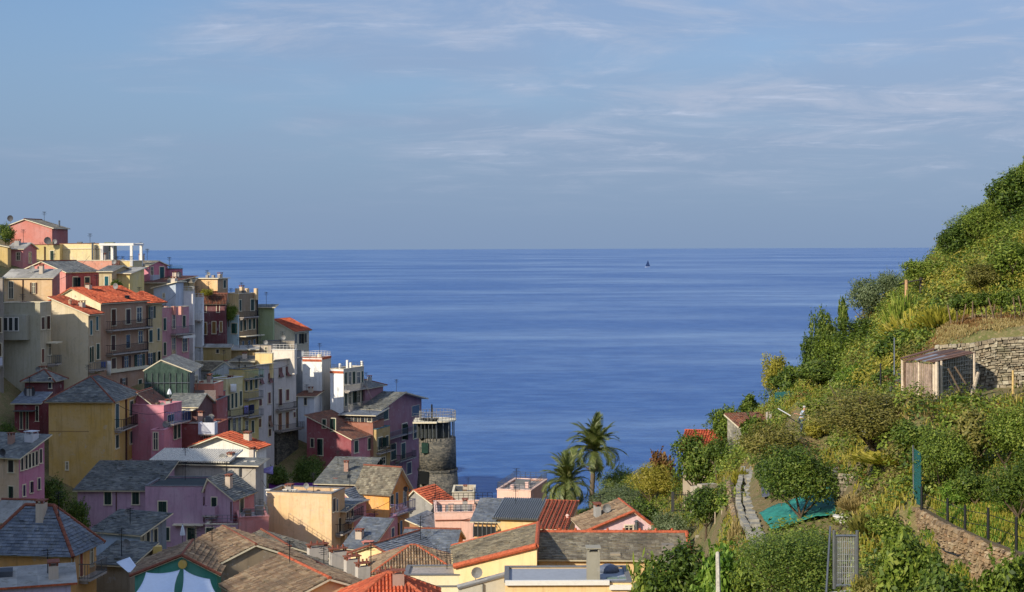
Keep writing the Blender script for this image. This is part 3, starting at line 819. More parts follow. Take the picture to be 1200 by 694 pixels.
        return g.build('terrace_railing', mat or METAL, s.root)

    def roofz(s, x, y):
        R = s.R; k = R['kind']; H = s.H; rise = R.get('rise', 1.2); w, d = s.w, s.d; hl, hr = R.get('hl', 0), R.get('hr', 0); ap = R.get('apex', .5)
        if k == 'gy':
            ax = w * ap; return H + (hl + (rise - hl) * x / ax if x < ax else hr + (rise - hr) * (w - x) / (w - ax))
        if k == 'gx':
            ay = d * ap; return H + (hl + (rise - hl) * y / ay if y < ay else hr + (rise - hr) * (d - y) / (d - ay))
        if k == 'hip': return H + rise * min(1, min(x, w - x, y, d - y) / (.5 * min(w, d)))
        if k == 'sf': return H + rise * y / d
        if k == 'sb': return H + rise * (1 - y / d)
        if k == 'sl': return H + rise * x / w
        if k == 'sr': return H + rise * (1 - x / w)
        return H
    def clutter(s, rg):
        """what collects on any roof: aerials, a chimney, a dish, a cable"""
        w, d = s.w, s.d
        def spot(): return rg.uniform(.2, .8) * w, rg.uniform(.25, .75) * d
        if rg.random() < .7:
            x, y = spot(); z = s.roofz(x, y); h = rg.uniform(1.2, 2.4); g = MB(); g.tube([(x, y, z - .2), (x, y, z + h)], .03, 5)
            for k, l in ((.05, .7), (.2, .5), (.35, .8), (.5, .5)): g.tube([(x - l / 2, y, z + h - k), (x + l / 2, y, z + h - k)], .018, 4)
            g.tube([(x, y - .5, z + h - .1), (x, y + .5, z + h - .1)], .018, 4); g.build('aerial', DARKM, s.roof)
        if rg.random() < (.5 if s.D > 130 else .28) and w > 2.2 and d > 2.2:
            x, y = spot(); z = s.roofz(x, y); a = rg.uniform(.2, .35); b = rg.uniform(.2, .45); h = rg.uniform(.7, 1.2); g = MB(); g.box((x - a, y - b, z - .3), (x + a, y + b, z + h)); g.build('chimney', plaster(rg.choice([(190,170,146),(206,186,160),(170,130,110),(160,156,148)])), s.roof)
            g = MB(); g.box((x - a - .07, y - b - .07, z + h + .18), (x + a + .07, y + b + .07, z + h + .24))
            for sx in (-1, 1):
                for sy in (-1, 1): g.box((x + sx * (a - .06) - .05, y + sy * (b - .06) - .05, z + h), (x + sx * (a - .06) + .05, y + sy * (b - .06) + .05, z + h + .18))
            g.build('chimney_cap', TERRAD, s.roof)
        if rg.random() < .2:
            x, y = spot(); z = s.roofz(x, y) + .7; g = MB(); r_ = rg.uniform(.3, .42); n = 12; g.tube([(x, y + .08, z - .9), (x, y + .08, z)], .03, 5)
            for i in range(n):
                a, b = 6.283 * i / n, 6.283 * (i + 1) / n; f = lambda an, rr, dd: (x + math.cos(an) * rr + dd * .5, y - dd, z + math.sin(an) * rr)
                g.face([f(a, .01, 0), f(b, .01, 0), f(b, r_, .12), f(a, r_, .12)])
            g.build('satellite_dish', plain('dish_pale', (130, 130, 128), .6), s.roof)
        if s.R['kind'] == 'flat' and w > 2.5 and d > 1.5 and s.R.get('ph', .5) >= .15:
            for _ in range(rg.randint(1, 3)):
                x, y = spot(); z = s.H; g = MB(); h = rg.uniform(.3, .9); a = rg.uniform(.2, .5)
                g.box((x - a, y - .25, z), (x + a, y + .25, z + h)); g.build('roof_box', rg.choice([METAL, MCREAM, wood_mat(), plaster((170,150,130))]), s.roof)
# ================================================================ THE TOWN
G = (30, 62, 50); BR = (88, 56, 44); TEAL = (28, 92, 100); BLUEG = (70, 84, 92); WOODR = (120, 66, 48)
def fl(c): return plain('terrace_floor', c, .9)
# --- top of the hill
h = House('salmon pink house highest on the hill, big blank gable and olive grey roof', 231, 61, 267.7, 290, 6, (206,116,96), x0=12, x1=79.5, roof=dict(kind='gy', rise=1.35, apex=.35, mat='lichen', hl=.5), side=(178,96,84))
h.flue(69.5, 259, 235, 1.6, .14); h.dish(12.3, 256, 232, .5)
h = House('small pink house with white framed door below the salmon house', 212, 27, 292, 317, 4, (208,120,118), x0=9, x1=43, roof=dict(kind='gx', rise=.8, mat='cement', ridge=None), side=(196,112,112))
h.wins([('F',21.4,300.5,4,9,'p'), ('S',35,302,3,12,'D')]); h.railtop(.01)
h = House('slim yellow house cut by the left edge beside the small pink house', 210, 9, 290, 330, 4, (210,176,96), w=6, x1=13, roof=dict(kind='gy', rise=.6, mat='lichen'))
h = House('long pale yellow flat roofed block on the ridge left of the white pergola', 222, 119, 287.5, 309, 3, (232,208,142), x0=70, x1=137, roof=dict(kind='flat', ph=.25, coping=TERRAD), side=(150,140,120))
h.band('F', 70, 119, 291.5, .12, .1); h.flue(108.5, 285, 221.5, 5, .16); h.flue(111, 288, 221.5, 4, .1)
for x in (126, 131): h.chim(x, 284, 226, .8, 1.2, plaster((120,130,90)), cap=False)
h.win('S', 129, 300, 3, 9, 'D')
h = House('short mustard yellow front with one dark door left of the long pale yellow block', 221, 70, 288.5, 309, 3, (206,180,96), x0=40.5, d=7, roof=dict(kind='flat', ph=.2, coping=TERRAD))
h.win('F', 61, 299.5, 4, 11, 'c'); h.pipe('F', 52.5, 289, 306, .08); h.dish(56, 282, 220, .55)
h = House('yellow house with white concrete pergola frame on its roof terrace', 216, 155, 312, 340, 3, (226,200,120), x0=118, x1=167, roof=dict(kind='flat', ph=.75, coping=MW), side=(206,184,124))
g = MB(); zt = h.H + 3.0
for (x, y) in ((.15, .15), (h.w - .15, .15), (h.w - .15, h.d - .15), (.15, h.d - .15)): g.box((x - .18, y - .18, h.H), (x + .18, y + .18, zt))
g.box((-.2, -.05, zt), (h.w + .2, .35, zt + .35)); g.box((-.2, h.d - .35, zt), (h.w + .2, h.d + .05, zt + .35)); g.box((-.2, .35, zt), (.15, h.d - .35, zt + .3)); g.box((h.w - .15, .35, zt), (h.w + .2, h.d - .35, zt + .3))
g.build('pergola_frame', MW, h.root)
h.wins([('S',159.5,330,2.2,14,'c',BLUEG), ('S',164.5,330,2.2,14,'c',BLUEG)]); h.aerial(165, 284, 222, 5)
h = House('yellow house end with small lean-to roof and deep shaded porch below the pergola', 206, 152, 321, 345, 5, (222,196,104), x0=134, d=6, roof=dict(kind='sf', rise=.7, mat='cement', cap=False))
h.wins([('F',137.5,334,4,14,'h')]); h.balcony('F', 134, 152, 344, 1.6, .8)
h = House('narrow ochre house with single dark door right of the crimson front', 204, 131, 318.6, 342, 6, (190,166,112), x0=116, d=8, roof=dict(kind='gx', rise=.7, mat='slate', ridge=None))
h.win('F', 125, 331, 4.6, 14, 'c', TEAL)
h = House('low orange terrace wall house behind the grey slate roof of the pink gable', 213, 131, 308, 322, 6, (212,138,104), x0=88, d=5, roof=dict(kind='flat', ph=.3, coping=MCREAM))
for x in (104, 112, 119, 127): h.pillar(x, 306, 214, 1.4, .35, plaster((212,170,104)))
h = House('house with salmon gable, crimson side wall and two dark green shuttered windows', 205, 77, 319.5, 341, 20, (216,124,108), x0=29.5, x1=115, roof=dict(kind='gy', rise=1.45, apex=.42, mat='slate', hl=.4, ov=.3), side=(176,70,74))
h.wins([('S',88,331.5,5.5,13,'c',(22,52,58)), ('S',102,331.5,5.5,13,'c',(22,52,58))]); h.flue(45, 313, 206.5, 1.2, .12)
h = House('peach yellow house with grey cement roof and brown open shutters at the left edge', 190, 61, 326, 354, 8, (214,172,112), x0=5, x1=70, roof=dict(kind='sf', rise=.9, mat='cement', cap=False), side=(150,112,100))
h.wins([('F',39.5,337.7,4,13,'o',BR), ('F',13,340,5,20,'D')]); h.pipe('F', 27, 328, 352)
for x in (12, 20, 28, 47): h.chim(x, 318, 193, .35, .6, plaster((120,120,116)), cap=False)
# --- second tier left
h = House('greenish beige house with boxed-out bay of three tall windows', 175, 47, 366, 432, 6, (176,166,134), x0=2, x1=60, roof=dict(kind='flat', ph=1.1, coping=MCREAM, floor=fl((150,100,110))), side=(184,166,128))
b = MB(); a0, z1 = h.face_pt('F', 3.5, 369); a1, z0 = h.face_pt('F', 34.5, 398); h.fbox(b, 'F', a0, a1, .0, 1.0, z0, z1); b.build('bay', plaster((168,162,138)), h.root)
class _F(House): pass
def bay_win(h, pxs, py, w, hh):
    for x in pxs:
        a, z = h.face_pt('F', x, py); k = h.D / F
        fr = MB(); W2, H2 = w * k / 2, hh * k / 2
        for q in ((a - W2 - .08, a - W2), (a + W2, a + W2 + .08)): h.fbox(fr, 'F', q[0], q[1], 1.0, 1.06, z - H2 - .08, z + H2 + .08)
        h.fbox(fr, 'F', a - W2, a + W2, 1.0, 1.06, z + H2, z + H2 + .08); h.fbox(fr, 'F', a - W2, a + W2, 1.0, 1.1, z - H2 - .08, z - H2)
        p = fr.build('window', MW, h.root); q = MB(); h.fbox(q, 'F', a - W2 + .01, a + W2 - .01, 1.003, 1.02, z - H2 + .01, z + H2 - .01); q.build('pane', glass_mat(), p)
bay_win(h, (11, 17, 23.5), 379.5, 4.5, 15)
h.wins([('S',50,379,3.5,14,'c',BR), ('S',56.5,378,3.5,15,'c',BR), ('S',50,417,3,16,'c',WOODR)])
h.balcony('S', 55, 62, 427, 1.1, 1.0, mat=METAL); h.band('S', 54, 62, 402, .15, 1.2, MCREAM, 'door_canopy'); h.win('S', 58, 409, 3, 14, 'D', WOODR)
h = House('cream house end with red shutters cut by the left edge', 172, 3, 330, 470, 6, (150,136,120), w=8, x1=4, roof=dict(kind='flat', ph=.4))
h.wins([('F',1,381,2,17,'c',BR), ('F',1,410,2,15,'c',BR)]); h.balcony('F', -6, 3, 428, .8, .9, 'solid', plaster((196,196,206)))
# big beige, two volumes
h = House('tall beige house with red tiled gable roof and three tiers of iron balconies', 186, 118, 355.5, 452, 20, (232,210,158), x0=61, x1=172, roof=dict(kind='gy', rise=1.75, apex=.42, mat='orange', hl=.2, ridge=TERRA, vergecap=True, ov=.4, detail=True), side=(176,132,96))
h.balcony('S', 124, 171, 387, 1.1, 1.1); h.balcony('S', 124, 166, 415, 1.1, 1.1)
h.wins([('S',133,372,5,19,'c',BR), ('S',150,371,5,17,'c',(60,40,34)), ('S',163,369,5.5,17,'D',G),
        ('S',132.5,402,4.5,17,'c',BR), ('S',150,400,5,16,'h'), ('S',164.5,395,5,14,'p',G),
        ('S',133,426,5,12,'c',BR), ('S',148,424,5,14,'o',BR), ('S',163.5,422.5,6,15,'o',G),
        ('S',145,449,4,12,'o',BR), ('S',164,450,4,10,'c',G), ('F',88,346.5,1.4,1.4,'h')])
h.band('S', 125, 172, 436, .4, .3); h.pipe('S', 172, 358, 440, .09)
h.flue(149, 347, 192, 1.0, .3, DARKM)
h = House('blank beige wall house with lean-to rust tile roof in front of the balconied house', 180, 103.5, 369, 446, 12, (212,190,146), x0=60.5, x1=118, roof=dict(kind='sl', rise=-.01, mat='orange'), side=(180,152,108)) if False else None
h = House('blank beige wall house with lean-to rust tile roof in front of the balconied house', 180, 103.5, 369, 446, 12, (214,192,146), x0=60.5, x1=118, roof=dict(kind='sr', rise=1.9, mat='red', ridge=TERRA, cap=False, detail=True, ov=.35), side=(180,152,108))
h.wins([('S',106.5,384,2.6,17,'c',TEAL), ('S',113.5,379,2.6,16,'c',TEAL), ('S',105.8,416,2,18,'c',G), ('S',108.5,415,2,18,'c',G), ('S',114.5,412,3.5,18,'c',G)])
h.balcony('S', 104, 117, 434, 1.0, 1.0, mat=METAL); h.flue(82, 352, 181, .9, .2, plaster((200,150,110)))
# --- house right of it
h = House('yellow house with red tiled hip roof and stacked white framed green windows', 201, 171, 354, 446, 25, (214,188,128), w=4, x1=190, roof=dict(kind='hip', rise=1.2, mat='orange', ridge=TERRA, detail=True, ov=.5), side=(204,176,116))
h.wins([('S',178,366,4,14,'o',G), ('S',176.5,394,4,14,'c',(22,72,74)), ('S',176,421,6,15,'o',G), ('S',185.5,392,2.6,14,'c',(22,72,74)), ('S',186,419,2.6,14,'c',G)])
h.dish(150.5, 347, 201, .5)
h = House('tall pink house with planted roof terrace and slim green shutters', 190, 221.5, 366.5, 445, 25, (196,130,138), w=7, x0=None, x1=242, anchor='R', roof=dict(kind='flat', ph=.5, coping=MCREAM)) if False else None
h = House('tall pink house with planted roof terrace and slim green shutters', 207, 190, 366, 445, 28, (196,130,138), w=6, x1=221.5, roof=dict(kind='flat', ph=.6, coping=MCREAM))
h.wins([('S',193,380,3,14,'c',TEAL), ('S',203.5,377,3.4,16,'p',TEAL), ('S',215.5,377,3.4,14,'c',G), ('S',193,409,3,15,'c',G), ('S',203.5,406,4,20,'D',G), ('S',216.5,404,5,16,'D',G)])
h.balcony('S', 200, 221.5, 392, 1.0, 1.1, mat=METAL); h.band('S', 208, 222, 395, .35, 1.1, MW, 'awning_board')
for x in (195, 203.5, 212): h.pillar(x, 359, 209, 1.2, .5, plaster((206,140,120)))
# white / blue pieces
h = House('pale blue grey house end with one slanted sunlit patch behind the pink house', 213, 206, 338, 375, 15, (176,190,206), x0=180, x1=215, roof=dict(kind='sl', rise=.8, mat='bluegrey', cap=False))
h.win('F', 192, 346.5, 2, 5, 'p')
h = House('narrow whitewashed house with outside terrace, left of the maroon house', 217, 237, 352, 415, 10, (214,214,214), x0=221, x1=239, roof=dict(kind='flat', ph=.4, coping=MW), worn=1.6)
h.balcony('F', 222, 238, 375, 1.0, 1.0, mat=MW); h.win('F', 227, 372, 3, 6, 'h'); h.railtop(mat=MW, sides='FS')
h = House('whitewashed rooftop terrace with white posts between blue grey and red roofs', 215, 226, 344, 362, 10, (220,212,204), x0=207, x1=228, roof=dict(kind='flat', ph=.3, coping=MW), worn=1.4)
h.railtop(mat=MW, sides='FSL')
# behind/top pinks
h = House('rose pink house with grey roof and green doors at the skyline beside the sea', 224, 174, 312, 340, 22, (206,110,130), w=5, x1=196, roof=dict(kind='gx', rise=.7, mat='lichen', ridge=None))
h.wins([('S',178,319,3,12,'D',G), ('S',189.5,322,5,18,'c',TEAL)]); h.band('S', 176, 184, 327, 1.2, .5, plaster((176,184,196)), 'parapet_panel')
h = House('low magenta pink house with glass terrace fence right of the rose pink house', 228, 199, 319.5, 338, 22, (190,96,120), w=4, x1=214, roof=dict(kind='flat', ph=.5, coping=DARKM))
h.railtop(mat=plain('green_rail', (60,120,110), .4), sides='FS')
h = House('brick red roof edge house with row of four small dark windows', 221, 200, 332, 348, 16, (176,150,112), w=4.5, x1=229, roof=dict(kind='sf', rise=.8, mat='rust', cap=False))
h.wins([('S',208,338,2.4,6,'h'), ('S',213,338,2.4,6,'h'), ('S',219,337.5,3,8,'c',(50,40,34)), ('S',225.5,337,2.6,8,'c',(50,40,34))])
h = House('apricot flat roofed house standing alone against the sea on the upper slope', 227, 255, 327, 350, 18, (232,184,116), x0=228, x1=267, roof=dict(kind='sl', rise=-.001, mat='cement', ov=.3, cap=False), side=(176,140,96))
h.win('S', 263, 333, 3, 9, 'c', G)
for x in (243, 250, 257): h.chim(x, 322.5, 229, .4, .9, plaster((150,140,130)), cap=False)
h = House('olive roofed lean-to annex between magenta house and apricot house', 225, 226, 331, 345, 10, (190,170,120), x0=213, x1=228, roof=dict(kind='sf', rise=1.1, mat='lichen', cap=False))
# maroon house and neighbours
h = House('maroon house with faded red roof and yellow shutters', 222, 264, 354, 405, -3, (112,50,52), x0=237.5, x1=266, roof=dict(kind='gx', rise=1.1, mat='rust', ridge=TERRAD, ov=.4, detail=True))
h.wins([('F',240.5,385,3.6,14,'c',(150,108,44)), ('F',250.8,384,4.4,14,'c',(150,108,44)), ('F',259,383,2.6,12,'c',(150,108,44)), ('F',240,362,3,8,'c',(90,34,36)), ('F',255.5,361,3,10,'c',(90,34,36))])
for x in (236, 243, 252): h.chim(x, 341, 227, .6, 1.2, plaster((188,120,90)))
h = House('pale mint house with one green window beside the maroon house', 225, 279, 376, 405, 2, (170,196,196), x0=263, x1=280, roof=dict(kind='flat', ph=.8, coping=MW), worn=1.5)
h.win('F', 274.5, 385, 6.5, 12, 'c', (26,82,66))
h = House('white wall house with climbing plant above the pale mint house', 232, 279, 352, 380, 2, (206,214,204), x0=262, x1=280, roof=dict(kind='flat', ph=.2, coping=MW))
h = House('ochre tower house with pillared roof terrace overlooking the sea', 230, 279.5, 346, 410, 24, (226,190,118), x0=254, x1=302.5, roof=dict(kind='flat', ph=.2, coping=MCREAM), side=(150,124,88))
for x, y in ((264,338),(278,338),(283,337),(289.5,338),(300,338)): h.pillar(x, y, 232 if x < 280 else 234, 1.8, .5, plaster((214,180,128)))
h.wins([('S',281.5,358,2.6,13,'c',G), ('S',295.5,357.5,4,13,'c',G), ('S',282.3,382,2.5,12,'c',G), ('S',287,381,2.5,12,'c',G), ('S',292.5,380,2.8,12,'c',G), ('S',297.5,379.5,2.8,12,'c',G), ('S',285,404,3,9,'h'), ('S',292,403,3,9,'h'), ('S',298,402,3,9,'h')])
h.balcony('S', 280, 298, 372, .9, .9); h.band('S', 280, 302, 394.5, .12, 1.3, MCREAM, 'awning'); h.pipe('S', 301, 350, 405, .1, DARKM)
h = House('sage green house with dark flat overhanging roof facing the sea', 236, 320, 360, 420, 10, (158,170,112), x0=301, x1=321.5, roof=dict(kind='sf', rise=.15, mat='slate', ov=.6, cap=False))
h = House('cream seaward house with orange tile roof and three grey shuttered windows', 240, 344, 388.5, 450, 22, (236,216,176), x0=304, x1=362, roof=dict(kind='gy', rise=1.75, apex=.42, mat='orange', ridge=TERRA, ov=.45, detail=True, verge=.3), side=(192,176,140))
h.wins([('S',346.5,397,2.4,11,'c',(110,110,104)), ('S',351.5,397,3.4,12,'c',(60,64,64)), ('S',358,396,3,11,'c',(110,110,104))])
h.chim(322, 379, 244, .7, 1.4)
# roofs and terraces mid slope
h = House('dull yellow low house with terrace roof under the maroon house', 217, 270, 407, 430, 4, (180,150,70), x0=230, x1=271, roof=dict(kind='sf', rise=.3, mat='cement', cap=False), side=(170,140,60))
h.win('F', 255, 411.5, 4, 5, 'h')
h = House('low mustard roof house with pale edge, right of the dull yellow low house', 219, 300, 410, 430, -8, (176,140,64), x0=262, d=3, roof=dict(kind='sf', rise=.3, mat='cement', cap=False, ov=.5))
h = House('grey brown rooftop cabin with red door below the sage green house', 221, 318, 407, 424, 4, (176,160,140), x0=296, x1=320, roof=dict(kind='flat', ph=.3, coping=METAL))
h.wins([('F',299,412,3,7,'c',(150,60,50)), ('F',312,411,3,8,'D',BR)])
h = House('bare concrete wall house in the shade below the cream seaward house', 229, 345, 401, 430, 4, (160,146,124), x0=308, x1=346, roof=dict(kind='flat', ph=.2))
h = House('cream rooftop terrace with rail and folding chairs above the long grey facade', 219, 345, 412, 436, 12, (222,208,186), base_ext=.4, floor=False, x0=319, x1=348, roof=dict(kind='flat', ph=.2, coping=MW)); h.railtop(mat=MW, sides='FSL')
h = House('small sunlit yellow cube house on top of the grey facade', 213, 319, 415.5, 440, 10, (234,200,118), base_ext=.4, floor=False, x0=299, x1=320.5, roof=dict(kind='flat', ph=.15, coping=MCREAM))
# main shaded facades
h = House('lilac grey tenement with dusty red shutters, corner drainpipe, narrower left half', 210.5, 300, 433, 505, 30, (196,184,178), w=2.5, x1=321, roof=dict(kind='sl', rise=.5, mat='lichen', cap=False))
h.wins([('S',306,444.5,3.6,11,'a',(118,70,66)), ('S',316,443,3.6,11,'a',(118,70,66)), ('S',305,471,3.4,9,'c',(118,70,66)), ('S',315.5,466.5,3,13,'c',(118,70,66)), ('S',304.5,495.5,3,10,'c',(120,84,60)), ('S',316.3,493.5,3.6,13,'a',(120,84,60)), ('S',316,507,3,8,'c',BR)])
h.pipe('S', 319.8, 433, 505, .08, METAL)
h = House('taller lilac grey tenement standing on rubble stone base', 216.5, 321, 427, 558, 30, (204,192,180), w=2.5, x1=347, roof=dict(kind='sl', rise=.5, mat='lichen', cap=False))
h.wins([('S',328.5,436.5,4.2,11,'a',(118,70,66)), ('S',336.8,435,4,11,'a',(118,70,66)), ('S',328.5,465.5,3.6,19,'c',(118,70,66)), ('S',336.8,463,3.6,13,'c',(118,70,66)), ('S',328,494.5,4,20,'c',(140,92,62)), ('S',336.5,492.5,3.6,19,'c',(140,92,62)), ('S',345,486,2.4,6,'c',(118,70,66)),
        ('S',325,524.5,3.6,13,'p'), ('S',337,521,4,13,'p')])
h.balcony('S', 323, 343.5, 480.5, .8, .9)
h.balcony('S', 321, 347, 505, 1.6, .9, 'rail', METAL)
g = MB(); a0, z1 = h.face_pt('S', 321.4, 507); a1, _ = h.face_pt('S', 346.8, 507); h.fbox(g, 'S', a0, a1, .02, .45, .1, z1); 
gb = g.build('stone_base', masonry('dark'), h.root)
h = House('narrow mustard house with green shutters and laundry balconies', 205.5, 285, 436, 525, 28, (206,178,92), w=2.5, x1=303, roof=dict(kind='flat', ph=.3, coping=METAL))
h.wins([('S',288.5,451,2.8,14,'c',G), ('S',294,450,2.8,14,'c',G), ('S',300,448,3,14,'c',G), ('S',288,481,3,12,'h'), ('S',294.5,480,3,12,'D',G), ('S',289,501,3,16,'D',G), ('S',296,500,3,14,'c',G)])
h.balcony('S', 285.5, 303, 444, 1.0, 1.1, mat=plain('green_rail',(60,100,90),.4)); h.balcony('S', 285.5, 303, 468, .9, 1.0, mat=METAL); h.balcony('S', 285.5, 303, 489, .9, .9, mat=METAL)
h = House('pale yellow house with close set green shutters left of the mustard house', 200.5, 264.5, 452, 525, 26, (214,196,128), w=2.5, x1=284.5, roof=dict(kind='flat', ph=.9, coping=MW))
h.wins([('S',267.5,472,3,17,'c',G), ('S',272,470,2.6,17,'c',G), ('S',276.5,469,2.6,17,'c',G), ('S',282,467,2.6,17,'c',G), ('S',268,500,3,19,'c',G), ('S',274.5,499,3,19,'D',(130,40,34)), ('S',280.5,497,2.6,18,'D',G)])
h.balcony('S', 265, 284, 489, 1.0, 1.0); h.balcony('S', 265, 284, 515, 1.0, 1.0)
h = House('brick red narrow house with tall green shutters at its corner', 196, 250.5, 462, 528, 24, (190,84,70), w=3, x1=264, roof=dict(kind='flat', ph=.2, coping=METAL))
h.wins([('S',257.5,474.5,3.4,16,'c',G), ('S',257.5,500,3.4,18,'c',TEAL)]); h.balcony('S', 251, 264.5, 490.5, .9, .9)
h = House('white curved front house with round eaves above the laundry terrace', 208, 281, 438, 460, 12, (196,202,200), x0=246, x1=283, roof=dict(kind='gy', rise=1.6, mat='lichen', ov=.4))
h.win('F', 266, 441, 4, 3, 'p')
h = House('grey slab roofed house with three small skylights on the crowded middle slope', 215, 272, 430, 448, 8, (150,146,140), x0=220, x1=274, roof=dict(kind='gx', rise=.7, mat='lichen', ridge=None))
for x in (243, 247, 251.5):
    q = h.loc(P(x, 427, 216.5)); 
    g = MB(); g.box((q.x - .25, q.y - .25, q.z - .2), (q.x + .25, q.y + .25, q.z + .06)); g.build('skylight', glass_mat(), h.roof)
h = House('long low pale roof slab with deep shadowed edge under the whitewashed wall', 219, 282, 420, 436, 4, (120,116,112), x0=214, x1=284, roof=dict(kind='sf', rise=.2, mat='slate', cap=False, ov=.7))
h = House('white awning fronted rooftop room beside the sunlit yellow cube', 213, 296, 424, 440, 10, (190,180,160), x0=272, d=3.5, roof=dict(kind='sf', rise=.4, mat='lichen', cap=False, ov=.5), worn=.6)
h.wins([('F',280,432,3,9,'D',G), ('F',287,432,3,9,'D',G)])
# netted house
h = House('gable house wrapped in dark green scaffold netting', 180, 222, 435.5, 475, -4, plaster((120,118,112)), x0=171, d=10, roof=dict(kind='gy', rise=1.35, apex=.35, mat='slate', hl=.25, ridge=None, verge=.2))
net = N('scaffold_netting'); nn = net.noise(net.pos((1,1,.6)), 1.6, 4, .6)
net.set(Base_Color=net.mix(net.maprange(nn.outputs[0], .35, .65, 0, 1), srgb(38,58,52), srgb(66,88,76)), Roughness=.8); net.bump(nn.outputs[0], .6, .15); NET = net.mat
g = MB(); w_, H_ = h.w, h.H; g.slab([(-.1, -.55, 0.2), (w_ + .1, -.55, .2), (w_ + .1, -.55, H_), (w_ * .35, -.55, H_ + 1.25), (-.1, -.55, H_ + .2)], .03)
n_ = g.build('scaffold_netting', NET, h.root)
g = MB()
for i in range(8):
    x = .1 + i * (w_ - .2) / 7; g.tube([(x, -.64, 0), (x, -.64, H_ - .1)], .04, 5)
for k in range(1, 4):
    z = H_ - k * 1.9 + .6; g.tube([(-.1, -.64, z), (w_ + .1, -.64, z)], .045, 5)
g.build('scaffold_poles', METAL, h.root)
h = House('coral sunlit wall house joined to the netted gable', 184, 251, 452, 470, 5, (226,122,84), x0=223.5, d=4, roof=dict(kind='flat', ph=.25, coping=MCREAM))
h = House('white pillared porch house with pink door beside the netting', 183, 224, 437, 470, 4, (206,196,184), x0=217, x1=233, roof=dict(kind='sf', rise=.5, mat='slate', cap=False)); h.win('S', 229, 446, 4, 11, 'D', (150,70,60))
h = House('brick red house with timber lattice fence on its terrace', 181, 254, 474, 530, 4, (168,72,64), x0=227, d=5, roof=dict(kind='flat', ph=.5, coping=LEAD))
g = MB(); 
for i in range(26): 
    x = .2 + i * (h.w - .4) / 25; g.box((x, -.06, h.H + .1), (x + .1, -.02, h.H + 1.7))
for z in (.2, .95, 1.65): g.box((.1, -.02, h.H + z), (h.w - .1, .03, h.H + z + .08))
g.build('lattice_fence', wood_mat((120,108,104)), h.root)
h = House('small house with grey roof and white plank awning above dark open doorway', 175, 231, 477, 505, 6, (110,64,56), x0=196, d=6, roof=dict(kind='gx', rise=1.2, mat='slate', ridge=None))
h.wins([('F',214,487,4,13,'D',BR), ('F',222,488,5,16,'h')]); h.band('F', 212, 230, 479.5, .12, 1.2, MCREAM, 'awning_board')
h = House('brick red terrace house with white plaster balcony full of pots', 171, 254, 499, 535, 4, (158,64,56), x0=212, d=5, roof=dict(kind='flat', ph=.15, coping=TERRAD))
h.balcony('F', 236, 255, 507, 1.3, 1.3, 'solid', plaster((204,208,216))); h.wins([('F',240,514,3,9,'h'), ('F',246,514,3,9,'D'), ('F',251,513,2.5,9,'h')])
# pink L
h = House('raspberry pink house with terracotta roof stepping to a lower terrace', 168, 177, 474, 560, 3, (184,104,112), x0=159, x1=193, roof=dict(kind='gy', rise=1.2, apex=.1, mat='rust', hl=.8, ov=.3), side=(200,112,120))
h.win('S', 183, 481, 5, 12, 'h', None, MCREAM)
h = House('pink house with blue railed balcony and slim dark shutters', 166, 192, 484, 560, 14, (208,116,132), w=4, x1=213, roof=dict(kind='flat', ph=.8, coping=plaster((208,126,140))))
h.wins([('S',198,510,3,16,'c',(60,40,48)), ('S',205,506,3.4,17,'c',G), ('S',209.5,505,3,16,'c',G), ('S',200,490,8,9,'h')]); h.balcony('S', 193, 213, 497, 1.1, 1.3, mat=plain('blue_rail', (50,70,110), .4))
h = House('pink lower wing with pale glazed door beside the raspberry pink house', 164, 192, 507, 560, 3, (204,112,128), x0=177, d=3, roof=dict(kind='flat', ph=.25, coping=plaster((208,126,140)))); h.win('F', 182.5, 517, 5, 20, 'D')
# yellow house
h = House('big mustard yellow house with blank front and slate hip roof', 160, 131, 469.5, 562, 3, (206,160,58), x0=57, x1=161, roof=dict(kind='hip', rise=2.15, mat='slate', ridge=TERRAD, ov=.45, detail=True), side=(212,168,66))
h.wins([('S',137,487.5,4,28,'c',TEAL), ('S',153.8,478.5,3.8,17,'c',G), ('S',137,517.5,3.6,15,'c',(28,70,64)), ('S',154,512.5,3.6,14,'c',G), ('S',139,548,8,10,'h'), ('S',154,546,4,14,'D',BR), ('F',78.6,546,2.6,9,'p')])
h.balcony('S', 134, 151.5, 504, 1.0, 1.15); h.pipe('S', 147, 465, 556, .11); h.band('F', 57, 104, 505.5, .06, .03, plaster((160,120,50)), 'string_course'); h.band('F', 57, 131, 470.5, .3, .2, plaster((178,160,140)), 'cornice')
# red dark ones
h = House('dark red house with low slate roof behind the mustard yellow house', 172, 62, 446, 500, 5, (110,34,38), x0=29, x1=75, roof=dict(kind='hip', rise=1.0, mat='slate', ov=.4)); h.win('F', 63 - 4, 449, 3, 12, 'c', (60,70,84))
h = House('crimson house with white framed dark window and small tin porch', 166, 46, 473, 530, 5, (128,36,42), x0=17, x1=57, roof=dict(kind='sf', rise=.8, mat='bluegrey', cap=False)); h.wins([('F',25,492,4,22,'h'), ('F',32,492,3.5,22,'h'), ('F',43.5,484.5,4,18,'h',None)])
h.band('F', 19, 42, 481, .1, .9, METAL, 'porch_roof'); h.dish(35, 459, 168, .7)
h = House('slim ochre rounded block in place of a sunlit wall patch at the left edge', 176, 19.5, 450, 470, 3, (214,150,62), x0=8, d=2, roof=dict(kind='flat', ph=.1, coping=MCREAM))  # added block: a lit patch of wall built as a rounded shape
q = h.loc(P(13.7, 450, 176.6)); g = MB()
for i in range(6):
    a = i * math.pi / 12; b = (i + 1) * math.pi / 12; R_ = .55
    g.tube([q + Vector((0, 0, math.sin(a) * R_)), q + Vector((0, 0, math.sin(b) * R_))], [math.cos(a) * R_, math.cos(b) * R_ + .001], 14, cap=False)
